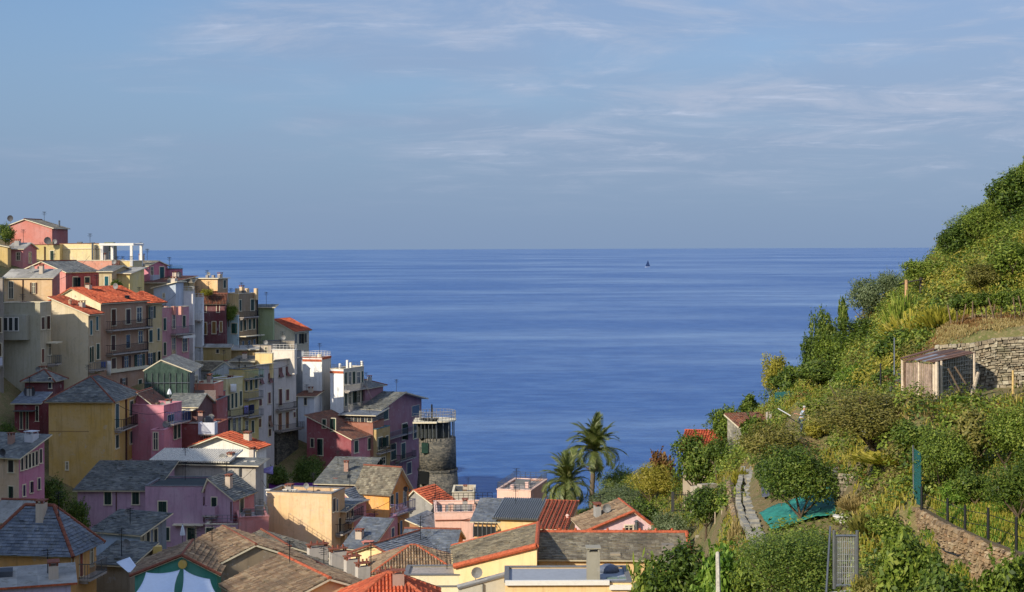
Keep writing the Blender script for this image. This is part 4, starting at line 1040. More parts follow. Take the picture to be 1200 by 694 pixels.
g.build('dome', plaster((226,156,66)), h.root)  # rounded top of the lit patch, sunlight put into the shape
h = House('shadowed blue grey house cut by the left edge beside the ochre rounded block', 180, 7, 441, 520, 3, (88,104,122), w=7, d=6, roof=dict(kind='flat', ph=.2))
h = House('beige and pink row house with a line of close set dark shutters', 135, 22, 536, 600, 20, (216,180,136), w=7, x1=52, roof=dict(kind='sf', rise=1.3, mat='slate', ridge=None, ov=.5, cap=False), side=(196,110,140))
h.wins([('F',13,546.5,6,14,'c',(40,40,42)), ('F',13,577,5,14,'c',G)] + [('S',x,y,2.6,16,'c',(40,40,42)) for x, y in ((25.5,543),(30.5,541.5),(34.5,540),(38.5,538.5),(42.5,537),(47.5,534.5))] + [('S',28,575,2.8,13,'c',(60,40,80)), ('S',36.5,571,2.8,13,'c',(60,40,80)), ('S',45.5,567,2.8,13,'c',(60,40,80))])
h.chim(37, 505, 138, .9, 3.2, plaster((200,200,204)), cap=True, style=1); h.dish(4, 530, 135, .35)
# --- centre shaded group by the tower
h = House('white stair tower house with terracotta band under its railed flat top', 226, 377.3, 421, 485, 16, (238,234,222), x0=354.5, x1=388, roof=dict(kind='flat', ph=.15, coping=TERRA), side=(196,188,170))
h.railtop(mat=MW); h.band('F', 354.5, 377, 422.3, .35, .04, TERRA, 'terracotta_band'); h.band('S', 377.5, 388, 420.3, .35, .04, TERRA, 'terracotta_band')
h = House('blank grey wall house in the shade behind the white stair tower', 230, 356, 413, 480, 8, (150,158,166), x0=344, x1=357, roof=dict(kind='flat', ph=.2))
h = House('low white annex with tiled lip and dark window at the foot of the stair tower', 222, 368, 465, 490, 8, (206,210,214), x0=349, x1=377, roof=dict(kind='sf', rise=.35, mat='rust', ov=.4, cap=False)); h.win('F', 358, 470.5, 4, 9, 'h')
h = House('white seaward house with pillared roof terrace and two tiers of balconies', 224, 402.5, 436, 488, 24, (240,236,226), x0=387, x1=426.5, roof=dict(kind='flat', ph=.4, coping=MCREAM), side=(190,178,156))
h.band('F', 386.5, 402.5, 436, .35, .04, TERRA, 'terracotta_band')
for x, y, D in ((398.5,426,225), (407,422,228), (411,425,226.5), (424,423,230)): h.pillar(x, y, D, 1.4, .3, MW)
h.railtop(mat=METAL, sides='FLB')
h.wins([('S',405,444,2.6,15,'c',G), ('S',410,443.5,2.8,15,'p',G), ('S',414.5,443,2.8,15,'c',G), ('S',420,443,3.4,14,'p',G), ('S',424.5,442,2,14,'c',G),
        ('S',405,467.5,2.6,17,'c',G), ('S',410,467,2.8,17,'p',G), ('S',414.5,466.5,2.8,17,'c',G), ('S',420,466,3.4,16,'p',G), ('S',424.5,465,2,16,'c',G)])
h.balcony('S', 402.8, 426, 458, 1.1, 1.0, mat=plain('pale_rail',(150,146,140),.5)); h.balcony('S', 402.8, 426, 481, 1.1, 1.0, mat=plain('pale_rail',(150,146,140),.5))
h = House('little purple attic house with grey hip roof between white house and long slate roof', 229, 428, 455, 480, 22, (158,104,116), w=4, x1=449, roof=dict(kind='hip', rise=.8, mat='slate', ov=.5))
h = House('mauve purple house with broad slate roof and tall green shutters', 225, 442, 480, 566, 20, (160,104,116), x0=428, x1=494, roof=dict(kind='gx', rise=1.75, mat='slate', ov=.6, verge=1.0, ridge=None, detail=True), side=(152,100,110))
h.wins([('S',452,485,5.6,13,'c',G), ('S',474,505.5,5.8,18,'c',G), ('S',486.3,504.5,4.6,18,'c',G), ('S',461,529.6,6,18,'c',G), ('S',472.5,528.5,4.8,18,'c',G), ('S',479.3,548.7,5.2,13,'c',(50,44,50)), ('S',487,481,9,12,'h'), ('S',465,553,2.6,16,'c',(60,80,100)), ('S',452,503,3,5,'h')])
h.balcony('S', 448, 492, 515, .9, 1.0, mat=METAL); h.balcony('S', 463, 482, 541, .9, 1.0)
h = House('brick red and pink house with long lean-to roof in front of the mauve house', 216, 411.5, 514, 568, 24, (152,60,68), x0=359.5, x1=440, roof=dict(kind='sl', rise=-.001, mat='rust', ov=.3, cap=False), side=(196,104,116)) if False else None
h = House('brick red and pink house with sloping roof in front of the mauve house', 214, 411.5, 515, 568, 24, (152,60,68), x0=359.5, x1=440, roof=dict(kind='sr', rise=3.0, mat='rust', ov=.3, cap=False), side=(196,104,116))
h.wins([('F',366,519,3.6,10,'c',(36,36,40)), ('F',375.5,524,5.6,19,'c',G), ('F',380,496.5,4.2,10,'c',G), ('F',391,498,4.6,15,'c',G), ('S',417.3,523.5,4.4,13.5,'c',G), ('S',433,520,4,13,'c',G), ('S',427.5,548,8,13,'p')])
h = House('open terrace house with orange brick parapet and pergola above the red pink house', 219, 437, 499, 520, 14, (166,100,70), x0=404, d=5, roof=dict(kind='flat', ph=.4, coping=TERRAD))
h.railtop(mat=METAL, sides='FS')
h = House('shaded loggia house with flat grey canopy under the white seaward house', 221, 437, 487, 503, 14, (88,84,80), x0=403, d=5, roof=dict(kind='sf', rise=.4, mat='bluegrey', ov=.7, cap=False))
h.wins([('F',x,493.5,5,10,'h') for x in (409, 417, 425, 433)])
h = House('slim yellow house with stacked plant balconies squeezed between pink and mauve', 219, 441, 509, 566, 20, (186,152,80), w=3, x1=457, roof=dict(kind='flat', ph=.7, coping=plain('teal_edge',(70,120,130),.5)))
h.wins([('S',445.5,520,5,14,'c',G), ('S',453.5,517,3,12,'c',G), ('S',442.5,546,4,14,'c',G), ('S',449,540,4.5,8,'D',(150,100,30))])
h.balcony('S', 441, 457, 531, .9, .9); h.balcony('S', 441, 457, 556, .9, .9, mat=METAL)
# stone tower
t = empty('stone_tower', (0,0,0), 0, 'round old stone bastion tower with railed glass terrace standing over the sea', 'tower', None)
c = P(513, 570, 226); zt = P(513, 484, 226).z
MS = masonry('dark'); MSP = masonry('pale')
g = MB(); c0 = c.copy()
g.tube([(c.x, c.y, 3), (c.x, c.y, P(513,551,226).z)], [3.7, 2.95], 28); g.build('bastion', MS, t, True)
g = MB(); zb_ = P(513,551,226).z; g.tube([(c.x, c.y, zb_), (c.x, c.y, zb_ + .3)], [3.08, 3.08], 28); g.build('string_course', MS, t)
g = MB(); zc = P(513, 512, 226).z; g.tube([(c.x, c.y, zb_ + .3), (c.x, c.y, zc)], [2.85, 2.75], 28); g.build('drum', MS, t, True)
g = MB(); zr = P(513, 493, 226).z
for i in range(9):
    a = math.pi * (1.0 + i / 8); g.tube([(c.x + 2.5 * math.cos(a), c.y + 2.5 * math.sin(a), zc), (c.x + 2.5 * math.cos(a), c.y + 2.5 * math.sin(a), zr)], .09, 5)
g.build('veranda_post', METAL, t)
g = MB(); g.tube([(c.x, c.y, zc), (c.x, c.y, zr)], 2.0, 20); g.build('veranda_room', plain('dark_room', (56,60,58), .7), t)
g = MB(); g.tube([(c.x, c.y, zr), (c.x, c.y, zr + .22)], 2.85, 28); g.build('terrace_slab', MCREAM, t)
g = MB(); n = 30
for i in range(n):
    a = 6.2832 * i / n; b = 6.2832 * (i + 1) / n; p = Vector((c.x + 2.75 * math.cos(a), c.y + 2.75 * math.sin(a), zr + .2)); q = Vector((c.x + 2.75 * math.cos(b), c.y + 2.75 * math.sin(b), zr + .2))
    g.tube([p, p + Vector((0,0,1.3))], .035, 4)
    for k in (.45, .9, 1.3): g.tube([p + Vector((0,0,k)), q + Vector((0,0,k))], .03, 4)
g.build('railing', plain('pale_rail2',(140,138,132),.5), t)
a = P(484, 493, 223); b = P(512, 493, 223); g = MB(); g.box((a.x, 222.2, zr), (b.x, 228, zr + .22)); g.build('terrace_slab', MCREAM, t)
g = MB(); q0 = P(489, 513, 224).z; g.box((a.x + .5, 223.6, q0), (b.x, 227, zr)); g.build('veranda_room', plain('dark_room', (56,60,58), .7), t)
g = MB()
for i in range(7):
    x = a.x + .1 + (b.x - a.x - .2) * i / 6; g.tube([(x, 222.3, zr + .2), (x, 222.3, zr + 1.5)], .035, 4); g.tube([(x, 222.6, q0), (x, 222.6, zr)], .06, 5)
for k in (.65, 1.1, 1.5): g.tube([(a.x + .1, 222.3, zr + k), (b.x - .1, 222.3, zr + k)], .03, 4)
g.build('veranda_frame', METAL, t)
for px, py, w_, h_ in ((498, 525, 1.0, 1.5),):
    p = P(px, py, 223.6); g = MB(); g.box((p.x - w_/2, p.y - .3, p.z - h_/2), (p.x + w_/2, p.y + .6, p.z + h_/2)); g.build('shutter', shutter_mat(G), t)
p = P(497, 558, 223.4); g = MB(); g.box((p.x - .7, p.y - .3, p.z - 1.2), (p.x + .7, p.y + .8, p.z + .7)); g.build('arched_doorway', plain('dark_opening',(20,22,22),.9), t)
p = P(506, 474, 224.5); g = MB(); g.tube([(p.x, p.y, zr + .2), (p.x, p.y, p.z)], .14, 6); g.build('flue', DARKM, t)
h = House('grey block wing joining the mauve house to the round stone tower', 225.3, 511, 513, 560, 8, masonry('dark'), x0=491, d=5, roof=dict(kind='flat', ph=.2))
h.win('F', 498.5, 525, 6.5, 11, 'c', (24,56,50))
# --- mid foreground
h = House('white gabled house with bright orange tile edge and chimney shadow', 164, 301, 527, 575, 12, (232,228,214), x0=226, x1=312, roof=dict(kind='gy', rise=1.35, apex=.42, mat='orange', ridge=None, hl=.15, ov=.35, vergecap=True, ridge_=0, detail=True, verge=.7))
h.root.name = 'house'; h.chim(295.5, 524, 163.2, .5, 2.2, plaster((206,190,170)))
h = House('weathered grey block house with corrugated canopy along its top', 157, 299.5, 546, 606, 10, (176,166,150), x0=178, x1=309, roof=dict(kind='sf', rise=.25, mat='slate', cap=False, ov=.5), worn=1.8)
g = MB(); q0 = h.loc(P(178, 540, 156)); q1 = h.loc(P(277, 550, 156)); n = 34
for i in range(n):
    x = .1 + (h.w * .78) * i / n; g.tube([(x, -.8, h.H + .42), (x, 3.4, h.H + 1.15)], .12, 6)
g.build('corrugated_canopy', plain('canopy_sheet', (206,200,186), .7), h.root)
h.pipe('F', 265.5, 547, 598, .06, METAL); h.pipe('F', 281.5, 547, 558, .12, METAL)
for x, w_ in ((281,.5), (288,.35), (292,.6), (297,.5)): h.chim(x, 540 + (x % 3), 158.5, w_, 1.1, plaster((190,184,170)), cap=False)
h = House('lilac pink long house with slab roof and green shutters in the lower shade', 149, 180, 575, 645, 2, (184,140,162), x0=91, d=8, roof=dict(kind='sf', rise=1.6, mat='slate', ridge=None, ov=.4, cap=False, detail=True))
h.wins([('F',126.5,584,8,14.5,'c',(20,54,44)), ('F',159,584,8,14,'c',(20,54,44))]); h.pipe('F', 136.5, 577, 600, .05)
h = House('tall lilac middle house with door terrace and closed white parasol', 147, 240.5, 571, 655, 2, (186,142,164), x0=170, d=6, roof=dict(kind='flat', ph=.1, coping=LEAD, floor=plain('dark_roof_felt',(60,66,66),.9)))
h.wins([('F',190.5,595.8,9.5,16,'c',(20,54,44)), ('F',194,625.8,9,15,'c',(20,54,44)), ('F',224.5,625.8,9.5,15,'c',(20,54,44)), ('F',246 - 9.5,604,.1,.1,'h')][:3])
h.band('F', 204, 240, 614.2, .12, .7, MCREAM, 'ledge'); h.pipe('F', 239, 582, 612, .05)
h = House('dark slate roofed step between the two lilac roofs', 152, 240, 580, 600, 2, (90,90,90), x0=166, d=2.5, roof=dict(kind='sf', rise=.4, mat='bluegrey', ridge=None, cap=False))
h = House('lilac corner house with grey slate gable roof and railed coral terrace', 146, 273, 585.5, 640, 14, (188,142,162), x0=240.5, x1=298, roof=dict(kind='gy', rise=1.9, apex=.1, mat='slate', hl=1.2, ov=.3, ridge=None, detail=True), side=(188,112,120))
h.wins([('F',251,590,6,14,'c',(20,54,44)), ('S',283,593,4.4,18,'c',(20,54,44))]); h.pipe('F', 271, 588, 610, .05)
h.balcony('F', 241, 256, 602.5, .8, .9, 'solid', plaster((186,142,164)))
h = House('lilac lower wing with door, in front of the lilac corner house', 144.5, 280, 616, 655, 2, (186,142,162), x0=240.6, d=4, roof=dict(kind='flat', ph=.1, coping=MCREAM, floor=fl((150,90,90))))
h.win('F', 246, 626, 9, 15, 'c', (20,54,44)); h.railtop(mat=METAL, sides='FSB')
h = House('coral terrace wall block right of the lilac lower wing', 144, 315, 609, 630, -14, (206,120,112), x0=280, d=5, roof=dict(kind='flat', ph=.3, coping=plaster((206,126,118)))); h.railtop(mat=METAL, sides='FS')
h = House('long sandy beige box house with row of little chimneys, half in diagonal shadow', 150, 388.5, 583, 660, 14, (232,190,128), x0=313, x1=404, roof=dict(kind='flat', ph=.35, coping=LEAD), side=(202,162,106))
h.wins([('S',391.2,592,3,15,'c',(60,50,44)), ('S',395,592,2,15,'h'), ('S',399,617,5,22,'h')]); h.balcony('S', 393, 404, 626, .8, 1.0)
for x in (314.5, 334.5, 345, 393.5): h.chim(x, 573.5, 152 if x < 380 else 153, .38, 1.5, plaster((224,216,200)), style=1)
h = House('sandy beige annex with small balconies attached behind the long beige box', 152.5, 404, 600, 660, 14, (206,164,106), w=1.5, x1=417.5, roof=dict(kind='sf', rise=.3, mat='slate', cap=False))
h.wins([('S',407,601,2.2,12,'c',(70,56,46)), ('S',412.5,599,2.2,12,'c',(70,56,46)), ('S',408,628,2.4,14,'c',(70,56,46)), ('S',414,625,2,14,'h')]); h.balcony('S', 404.5, 417, 610, .9, 1.0)
h = House('saffron orange house with pale slate roof lit by the sun', 160, 456, 577.5, 640, 24, (240,164,44), x0=418, x1=479, roof=dict(kind='gx', rise=2.3, mat='lichen', ridge=TERRAD, ov=.4, detail=True, verge=.4), side=(226,142,34))
h.wins([('S',459,587,3.2,13,'c',(60,70,50)), ('S',465,587,3,20,'h'), ('S',474,585,3,18,'D'), ('S',463,622,3,18,'c',(120,90,40)), ('S',470,620,3,20,'h')])
h.balcony('S', 457, 479, 603, .9, 1.1, mat=plain('lilac_rail',(110,100,140),.5)); h.pipe('F', 420, 570, 600, .04); h.dish(476, 573, 162, .3)
h = House('purple pink house with terrace in front of the saffron orange wall', 156, 449, 622, 660, 16, (190,120,136), x0=414, x1=466, roof=dict(kind='flat', ph=.9, coping=plaster((190,124,140))), side=(202,122,124))
h.band('F', 414, 449, 623.5, .12, .1, GUT, 'string_course'); h.win('S', 460, 625, 3, 12, 'c', (80,90,110))
h = House('pink house with slate lean-to roof between beige box and saffron house', 155, 414, 592, 655, 22, (204,124,124), w=4, x1=429, roof=dict(kind='sr', rise=.001, mat='bluegrey', ov=.3, cap=False), side=(206,128,128))
h = House('blue grey slate roof house just behind the row of little chimneys', 159, 414, 588, 620, 22, (190,120,116), x0=390, x1=431, roof=dict(kind='gy', rise=1.0, mat='bluegrey', ov=.3, ridge=None, detail=True))
h = House('long shaded slate roofed house running up to the saffron roof', 168, 420, 568, 610, 10, (120,100,90), x0=372, d=8, roof=dict(kind='sf', rise=1.7, mat='slate', ov=.4, cap=False, detail=True), side=(160,110,60)); 
h.chim(404, 556, 170, .8, 1.4, plaster((90,90,86)), cap=False); h.chim(393.5, 560, 170, .4, 1.2, plaster((150,120,100)))
h = House('rusty red roofed house with bare grey walls facing the sea', 172, 510, 593.5, 632, 28, (150,146,138), x0=480, x1=531, roof=dict(kind='gy', rise=1.6, apex=.2, mat='red', hl=.9, ridge=None, ov=.35, detail=True, verge=.3), worn=1.8)
h = House('narrow dark roofed shed house at the foot of the rusty red roof', 150, 512, 625, 650, 20, (170,120,70), x0=480, d=5, roof=dict(kind='sr', rise=1.0, mat='bluegrey', cap=False))
h = House('low pale stone parapet house at the water edge right of the stone tower', 205, 556, 582, 600, 0, (190,176,150), x0=530, d=6, roof=dict(kind='flat', ph=.6, coping=MCREAM))
h = House('pastel pink terrace house with posts and glass railing above the sea', 150, 582, 604, 650, -4, (238,184,158), x0=510, d=7, roof=dict(kind='flat', ph=.35, coping=plaster((236,190,166))))
h.band('F', 510, 582, 610, .12, .08, TERRAD, 'string_course'); h.win('F', 530, 623, 17, 8, 'h', None, None)
for x, y in ((520,590.5),(529,591),(555.5,591),(579.5,590)): h.pillar(x, y, 150.3 if x < 560 else 150.4, 1.3, .3, plaster((232,180,156)))
h.railtop(z=h.H + .35, h=.8, mat=DARKM, sides='FB')
h = House('taller pastel pink seaside house with slim roof posts left of the palms', 147, 622, 577, 640, 14, (240,188,160), x0=582.5, x1=641, roof=dict(kind='flat', ph=.15, coping=plaster((238,194,168))), side=(196,140,110))
h.band('F', 582.5, 622, 586, .2, .08, TERRAD, 'string_course'); h.railtop(z=h.H + .15, h=.7, mat=METAL, sides='FSBL')
for x, y in ((600.5,568),(617.5,565),(589,572)): h.pillar(x, y, 149.5, 1.5, .35, plaster((222,176,160)))
h = House('yellow hut with grey corrugated roof in front of the pastel pink houses', 130, 634, 609, 640, 10, (236,194,112), x0=583, d=5, roof=dict(kind='sf', rise=.7, mat='cement', cap=False, ov=.4, und=METAL), side=(200,140,90))
g = MB(); 
for i in range(24):
    x = -.4 + (h.w + .8) * (i + .5) / 24; g.tube([(x, -.45, h.H + .14), (x, h.d + .4, h.H + .92)], .07, 5)
g.build('corrugated_sheet', plain('zinc_sheet', (120,124,126), .5, .3), h.root)
h = House('glazed lean-to conservatory on ochre wall beside the yellow hut', 131, 583, 612, 640, 8, (232,180,100), x0=556, d=5, roof=dict(kind='sf', rise=1.0, mat='bluegrey', cap=False))
g = MB(); 
for i in range(6):
    x = .05 + i * (h.w - .1) / 5; g.box((x - .04, -.9, h.H - 1.2), (x + .04, -.82, h.H - .2)); g.tube([(x, -.86, h.H - .2), (x, 0, h.H + .12)], .04, 4)
g.build('conservatory_frame', METAL, h.root); g = MB(); g.box((.05, -.88, h.H - 1.15), (h.w - .05, -.84, h.H - .25)); g.build('pane', glass_mat(), h.root)
h = House('house with red ribbed metal roof sheets close to the palms', 118, 650, 625, 650, -30, (236,184,120), w=4.5, d=4.0, roof=dict(kind='sl', rise=-.001, mat='orange', cap=False)) if False else None
h = House('ochre house with sloping red ribbed roof close to the palms', 118, 664, 622, 655, 12, (232,176,110), x0=628, d=5.2, roof=dict(kind='sf', rise=1.25, mat='rust', ridge=TERRA, ov=.15, detail=True, vergecap=True))
for i in range(8):
    x = .1 + i * (h.w - .2) / 7; g = MB(); g.tube([(x, -.2, h.H + .16), (x, h.d, h.H + 1.48)], .09, 6); g.build('roof_rib', plain('rib_red',(150,74,52),.8,var=.3), h.roof)
h.flue(665, 604, 120, 1.0, .12, plaster((230,180,160)))
h = House('little white and pink gabled house peeping over the long tiled roof', 112, 769, 621, 650, -8, (236,190,190), x0=688, d=5, roof=dict(kind='gy', rise=1.35, apex=.67, mat='brown', ridge=TERRA, vergecap=True, ov=.3, rr=.12))
h.win('F', 737, 619, 9, 6, 'p'); h.flue(717, 613, 112, 1.2, .1, METAL); h.flue(746, 611, 111.5, 1.6, .14, METAL); h.flue(781, 616, 111, 1.2, .15, plaster((200,180,170)))
# --- blue slate group and front roofs
h = House('blue slate roofed house with brown verge and cream gable in the crowded foreground', 122, 466, 656, 674, 30, (242,212,140), x0=411, d=8, roof=dict(kind='gy', rise=.9, mat='bluegrey', ridge=TERRAD, vergecap=True, ov=.35, verge=.3))
h.chim(484, 641, 118.5, .8, 1.3, plaster((170,166,150)), style=1)
h = House('second blue slate roof with orange chimney stack right of the cream gable', 126, 531, 648, 680, 6, (230,130,60), x0=470, d=6, roof=dict(kind='gx', rise=1.3, mat='bluegrey', ridge=TERRAD, ov=.3))
h.chim(501, 643, 124, .65, 1.6, plaster((240,206,140)), style=1)
h = House('brown tiled roof house with bright red hip cap above the cream parapet', 108, 533, 671, 694, -5, (226,176,100), x0=437, d=5.5, roof=dict(kind='hip', rise=1.35, mat='brown', ridge=TERRA, vergecap=True, ov=.3, rr=.13))
h = House('cream flat parapet house in front of the brown tiled roof', 100, 538, 675, 700, 0, (240,222,170), x0=474, d=3, roof=dict(kind='flat', ph=.05, coping=LEAD)); h.band('F', 474, 538, 687, .1, .06, LEAD, 'ledge')
h = House('bright orange ribbed roof cut by the bottom edge of the frame', 84, 517, 717, 730, -6, (220,150,90), x0=400, d=5.2, roof=dict(kind='hip', rise=1.55, mat='orange', ridge=TERRA, ov=.2, rr=.16))
# big tile roof house H42
h = House('large sunlit brown tile roof with bright red ridge cap in the foreground', 90, 449, 698, 730, -30, (226,184,116), w=7.2, d=7.6, roof=dict(kind='gy', rise=1.35, mat='brown', ridge=TERRA, ov=.45, verge=.3, rr=.14, apex=.5), side=(226,184,116))
h_big = h
h = House('old dark tiled roof house behind the large sunlit brown roof', 100, 362, 660, 690, -28, (150,130,100), w=7.5, d=7.0, roof=dict(kind='gy', rise=1.5, mat='brown', ridge=TERRAD, ov=.4, verge=.2))
h.chim(271.5, 639, 101, .75, 2.0, plaster((226,186,150)), pots=1)
h = House('weathered grey tile roof house under the beige box, chimneys along its right side', 118, 400, 660, 690, -26, (150,140,120), w=8.5, d=7.5, roof=dict(kind='gy', rise=1.6, mat='lichen', ridge=TERRAD, ov=.4))
h = House('grey tiled roof house with row of squat capped chimneys', 104, 437, 686, 700, -30, (200,170,120), w=5.5, d=9, roof=dict(kind='gy', rise=1.1, mat='lichen', ridge=TERRAD, ov=.35))
for x, y, D, w_ in ((372, 637, 112, 1.5), (412.5, 651, 104, 1.05), (425, 659, 101, .9), (452, 668, 97, 1.2), (396, 642, 108, 1.2)): h.chim(x, y, D, w_, 1.9, plaster((190,180,166)), pots=3, dp=.5)
h = House('small dark roof with coral chimney at the foot of the purple pink house', 132, 433, 644, 665, 16, (200,120,110), x0=404, d=5, roof=dict(kind='sf', rise=1.6, mat='bluegrey', cap=False)); h.chim(431.5, 634, 133, .8, 2.4, plaster((214,120,96)), style=1)
# --- left foreground
h = House('slate roofed house with pale blue end wall and open glazed side', 120, 164, 627, 668, 22, (166,190,214), x0=110, x1=195, roof=dict(kind='sf', rise=.9, mat='slate', ov=.4, ridge=None, cap=False), side=(120,130,140))
h.wins([('S',167,637,3.5,20,'D',G), ('S',173,633,4,22,'c',(20,50,50)), ('S',182,630,4,20,'c',(20,50,50))])
h = House('low black slate roof house left of the white awning', 113, 152, 663, 700, 14, (150,130,100), x0=112, d=3.6, roof=dict(kind='sf', rise=.8, mat='slate', cap=False, ov=.4))
h = House('wooden deck terrace house with short yellow wall post', 116, 187, 657, 690, -20, (150,120,60), x0=160, d=5.5, roof=dict(kind='flat', ph=.12, coping=plain('yellow_edge', (190,160,80), .8), floor=wood_mat((104,110,96))), )
h.pillar(184, 640, 116.2, 2.0, .7, plaster((214,176,70)))
h = House('teal green gabled house with brown tiled roof behind the white sail canopies', 95, 254, 673, 720, -4, (46,150,128), x0=158, d=4.5, roof=dict(kind='gy', rise=1.15, apex=.58, mat='brown', ridge=TERRAD, ov=.3, verge=.2, vergecap=True))
q = h.loc(P(213.5, 662, 94.5)); g = MB(); g.tube([(q.x, -.25, q.z), (q.x, -.05, q.z)], .28, 14); g.build('round_plaque', plaster((214,176,60)), h.root)
h = House('broad orange yellow house with hipped slate roof and skylight, bottom left corner', 105, 82, 645, 720, 8, (212,152,62), x0=-22, x1=113, roof=dict(kind='hip', rise=2.6, mat='bluegrey', ridge=TERRAD, ov=.45, rr=.15), side=(220,156,60))
h.wins([('S',85,668,2.5,30,'c',(170,120,60)), ('S',94.5,660,3,30,'c',(180,90,70)), ('S',107,650,3,26,'p')]); h.balcony('S', 92, 112, 679, .9, 1.1, mat=METAL)
q = h.loc(P(59, 607.5, 108.8)); g = MB(); g.box((q.x - .5, q.y - .2, q.z - .3), (q.x + .5, q.y + .25, q.z + .12)); g.build('skylight', plain('skylight_white', (226,230,236), .3), h.roof)
h = House('pale lilac flat roof with red edge cut by the bottom left corner', 84, 83, 684, 715, -18, (190,180,210), x0=-10, d=3.5, roof=dict(kind='sf', rise=.25, mat='cement', cap=False, und=TERRA, ridge=None)); h.root['label'] = 'pale lilac flat roof with red edge cut by the bottom left corner'
h.chim(2, 668, 85, 1.2, 1.6, plaster((60,66,74)), cap=False)
h = House('small grey roof with white edge at the left side above the hipped slate roof', 118, 24, 612, 640, 8, (170,160,150), x0=-12, d=5, roof=dict(kind='gx', rise=1.2, mat='cement', ridge=TERRAD))
# --- right foreground
h = House('long brown slate roof house with orange ridge tiles in the centre foreground', 101, 807, 656, 690, 2, (226,182,110), x0=631, d=5.6, roof=dict(kind='gx', rise=1.05, mat='lichen', ridge=TERRA, ov=.35, verge=.15, vergecap=True, rr=.15, apex=.62), side=(206,160,90))
for i in range(18):
    x = .3 + i * (h.w - .6) / 17; g = MB(); z = h.H + 1.2; g.tube([(x, h.d * .62, z), (x, h.d * .62, z + .28)], [.12, .09], 6); 
    if i % 2 == 0: g.build('ridge_finial', TERRA, h.roof)
h.chim(782.5, 638, 100.8, .8, 1.6, plaster((130,120,106)), cap=False)
for x, y in ((653, 650), (721, 648), (752, 650)): h.chim(x, y, 101.6, .7, .5, plaster((150,136,110)), cap=False, dp=.5)
h = House('grey flat roofed house with white fascia and square chimney, bottom centre', 92, 740, 684, 720, 0, (242,196,118), x0=592, d=4.6, roof=dict(kind='flat', ph=.08, coping=LEAD, floor=plain('roofing_felt', (150,156,164), .85, var=.1)))
h.chim(695, 640.5, 93.2, .8, 2.2, plaster((150,144,124)), style=1, dp=.9); h.band('F', 592, 714, 682.6, .28, .25, MW, 'fascia'); h.band('F', 714.2, 740, 688, .28, .2, MW, 'fascia')
g = MB(); q = h.loc(P(713, 654, 95.5)); 
for k, rr in ((0, .65), (.2, .6), (.35, .35), (.42, .01)): pass
g.tube([(q.x, q.y, h.H), (q.x, q.y, h.H + .25), (q.x, q.y, h.H + .42), (q.x, q.y, h.H + .5)], [.7, .65, .38, .02], 14); g.build('roof_dome', plain('dome_grey', (96,104,120), .4), h.roof, True)
for x in (717, 732):
    g = MB(); q = h.loc(P(x, 664, 93.5)); g.box((q.x - .35, q.y - .2, h.H), (q.x + .35, q.y + .2, h.H + .06)); g.build('roof_vent', plain('vent_green', (110,130,120), .5), h.roof)
h = House('long yellow side wing whose tiled roof runs up to the red capped parapet', 104, 630, 640, 715, -38, (240,196,120), w=7.0, d=8, roof=dict(kind='gy', rise=.1, mat='lichen')) if False else None
w = empty('house', P(628, 650, 98), 0, 'yellow side wing with mossy tiled roof climbing right to a red capped gable wall', 'house', 'houses stepping down the hillside to the sea')
def wl(px, py, D): return P(px, py, D) - Vector(w.location)
A, B_, C_, D_ = wl(532, 664, 100), wl(629, 640, 98), wl(631, 613, 106), wl(529, 640, 108)
g = MB(); slope(g, [A, B_, C_, D_], 'lichen', True, .15); rf_ = g.build('roof', [tiles('lichen'), MCREAM], w)
g = MB(); g.tube([A + Vector((0,0,.02)), B_ + Vector((0,0,.02))], .19, 8); g.tube([B_, C_], .15, 8); g.tube([D_, C_ ], .12, 8); g.build('ridge_tiles', TERRA, rf_)
g = MB(); dn = Vector((0, 0, -7)); a, b, c_, d_ = [q + Vector((0, .12, -.2)) for q in (A, B_, C_, D_)]
g.face([a + dn, b + dn, b, a]); g.face([b + dn, c_ + dn, c_, b]); g.face([c_ + dn, d_ + dn, d_, c_]); g.face([d_ + dn, a + dn, a, d_])
g.build('wall', plaster((242,206,134)), w)
h = House('grey rendered extension below the yellow side wing', 96, 604, 688, 720, -8, (190,184,160), x0=538, d=.6, roof=dict(kind='sl', rise=.85, mat='cement', ridge=None, cap=False, ov=.1, und=LEAD)); h.pipe('F', 566, 684, 694, .05, METAL)

rgc = random.Random(11)
for hh in HOUSES:
    if not any(q in hh.root['label'] for q in ('netting', 'centre foreground', 'white fascia')): hh.clutter(rgc)
# cables strung from house to house
for i, (a, b, sg) in enumerate([((188,424,181),(262,430,206),1.2), ((131,470,160),(197,482,166),.8), ((303,432,207),(357,416,226),.8), ((404,600,153),(461,585,160),.5), ((85,645,106),(126,612,121),.9), ((315,574,152),(301,545,164),.5), ((426,440,228),(442,480,225),.5), ((534,610,150),(583,590,147),.4), ((239,584,147),(300,546,157),.6), ((466,605,157),(510,600,150),.5), ((60,330,192),(105,300,214),.7), ((172,358,200),(206,345,213),.6)]):
    A, B = P(*a), P(*b); g = MB(); n = 10
    g.tube([A.lerp(B, k / n) - A - Vector((0, 0, sg * 4 * (k / n) * (1 - k / n))) for k in range(n + 1)], .025, 4)
    o = g.build('overhead_cable', DARKM); o.location = A
    tag(o, 'thin dark cable ' + ['from the netted gable to the laundry terrace','from the mustard yellow house to the pink terrace','over the tenement roofs to the white stair tower','between the beige annex and the saffron house','from the corner orange house to the slate roofed house','from the little chimneys to the white gable','on the white seaward house side','between the two pastel pink houses','from the lilac house to the grey block house','from the purple terrace to the pastel terrace','over the peach yellow house at the upper left','from the hip roofed yellow house to the blue grey gable'][i], 'cable', 'overhead cables')
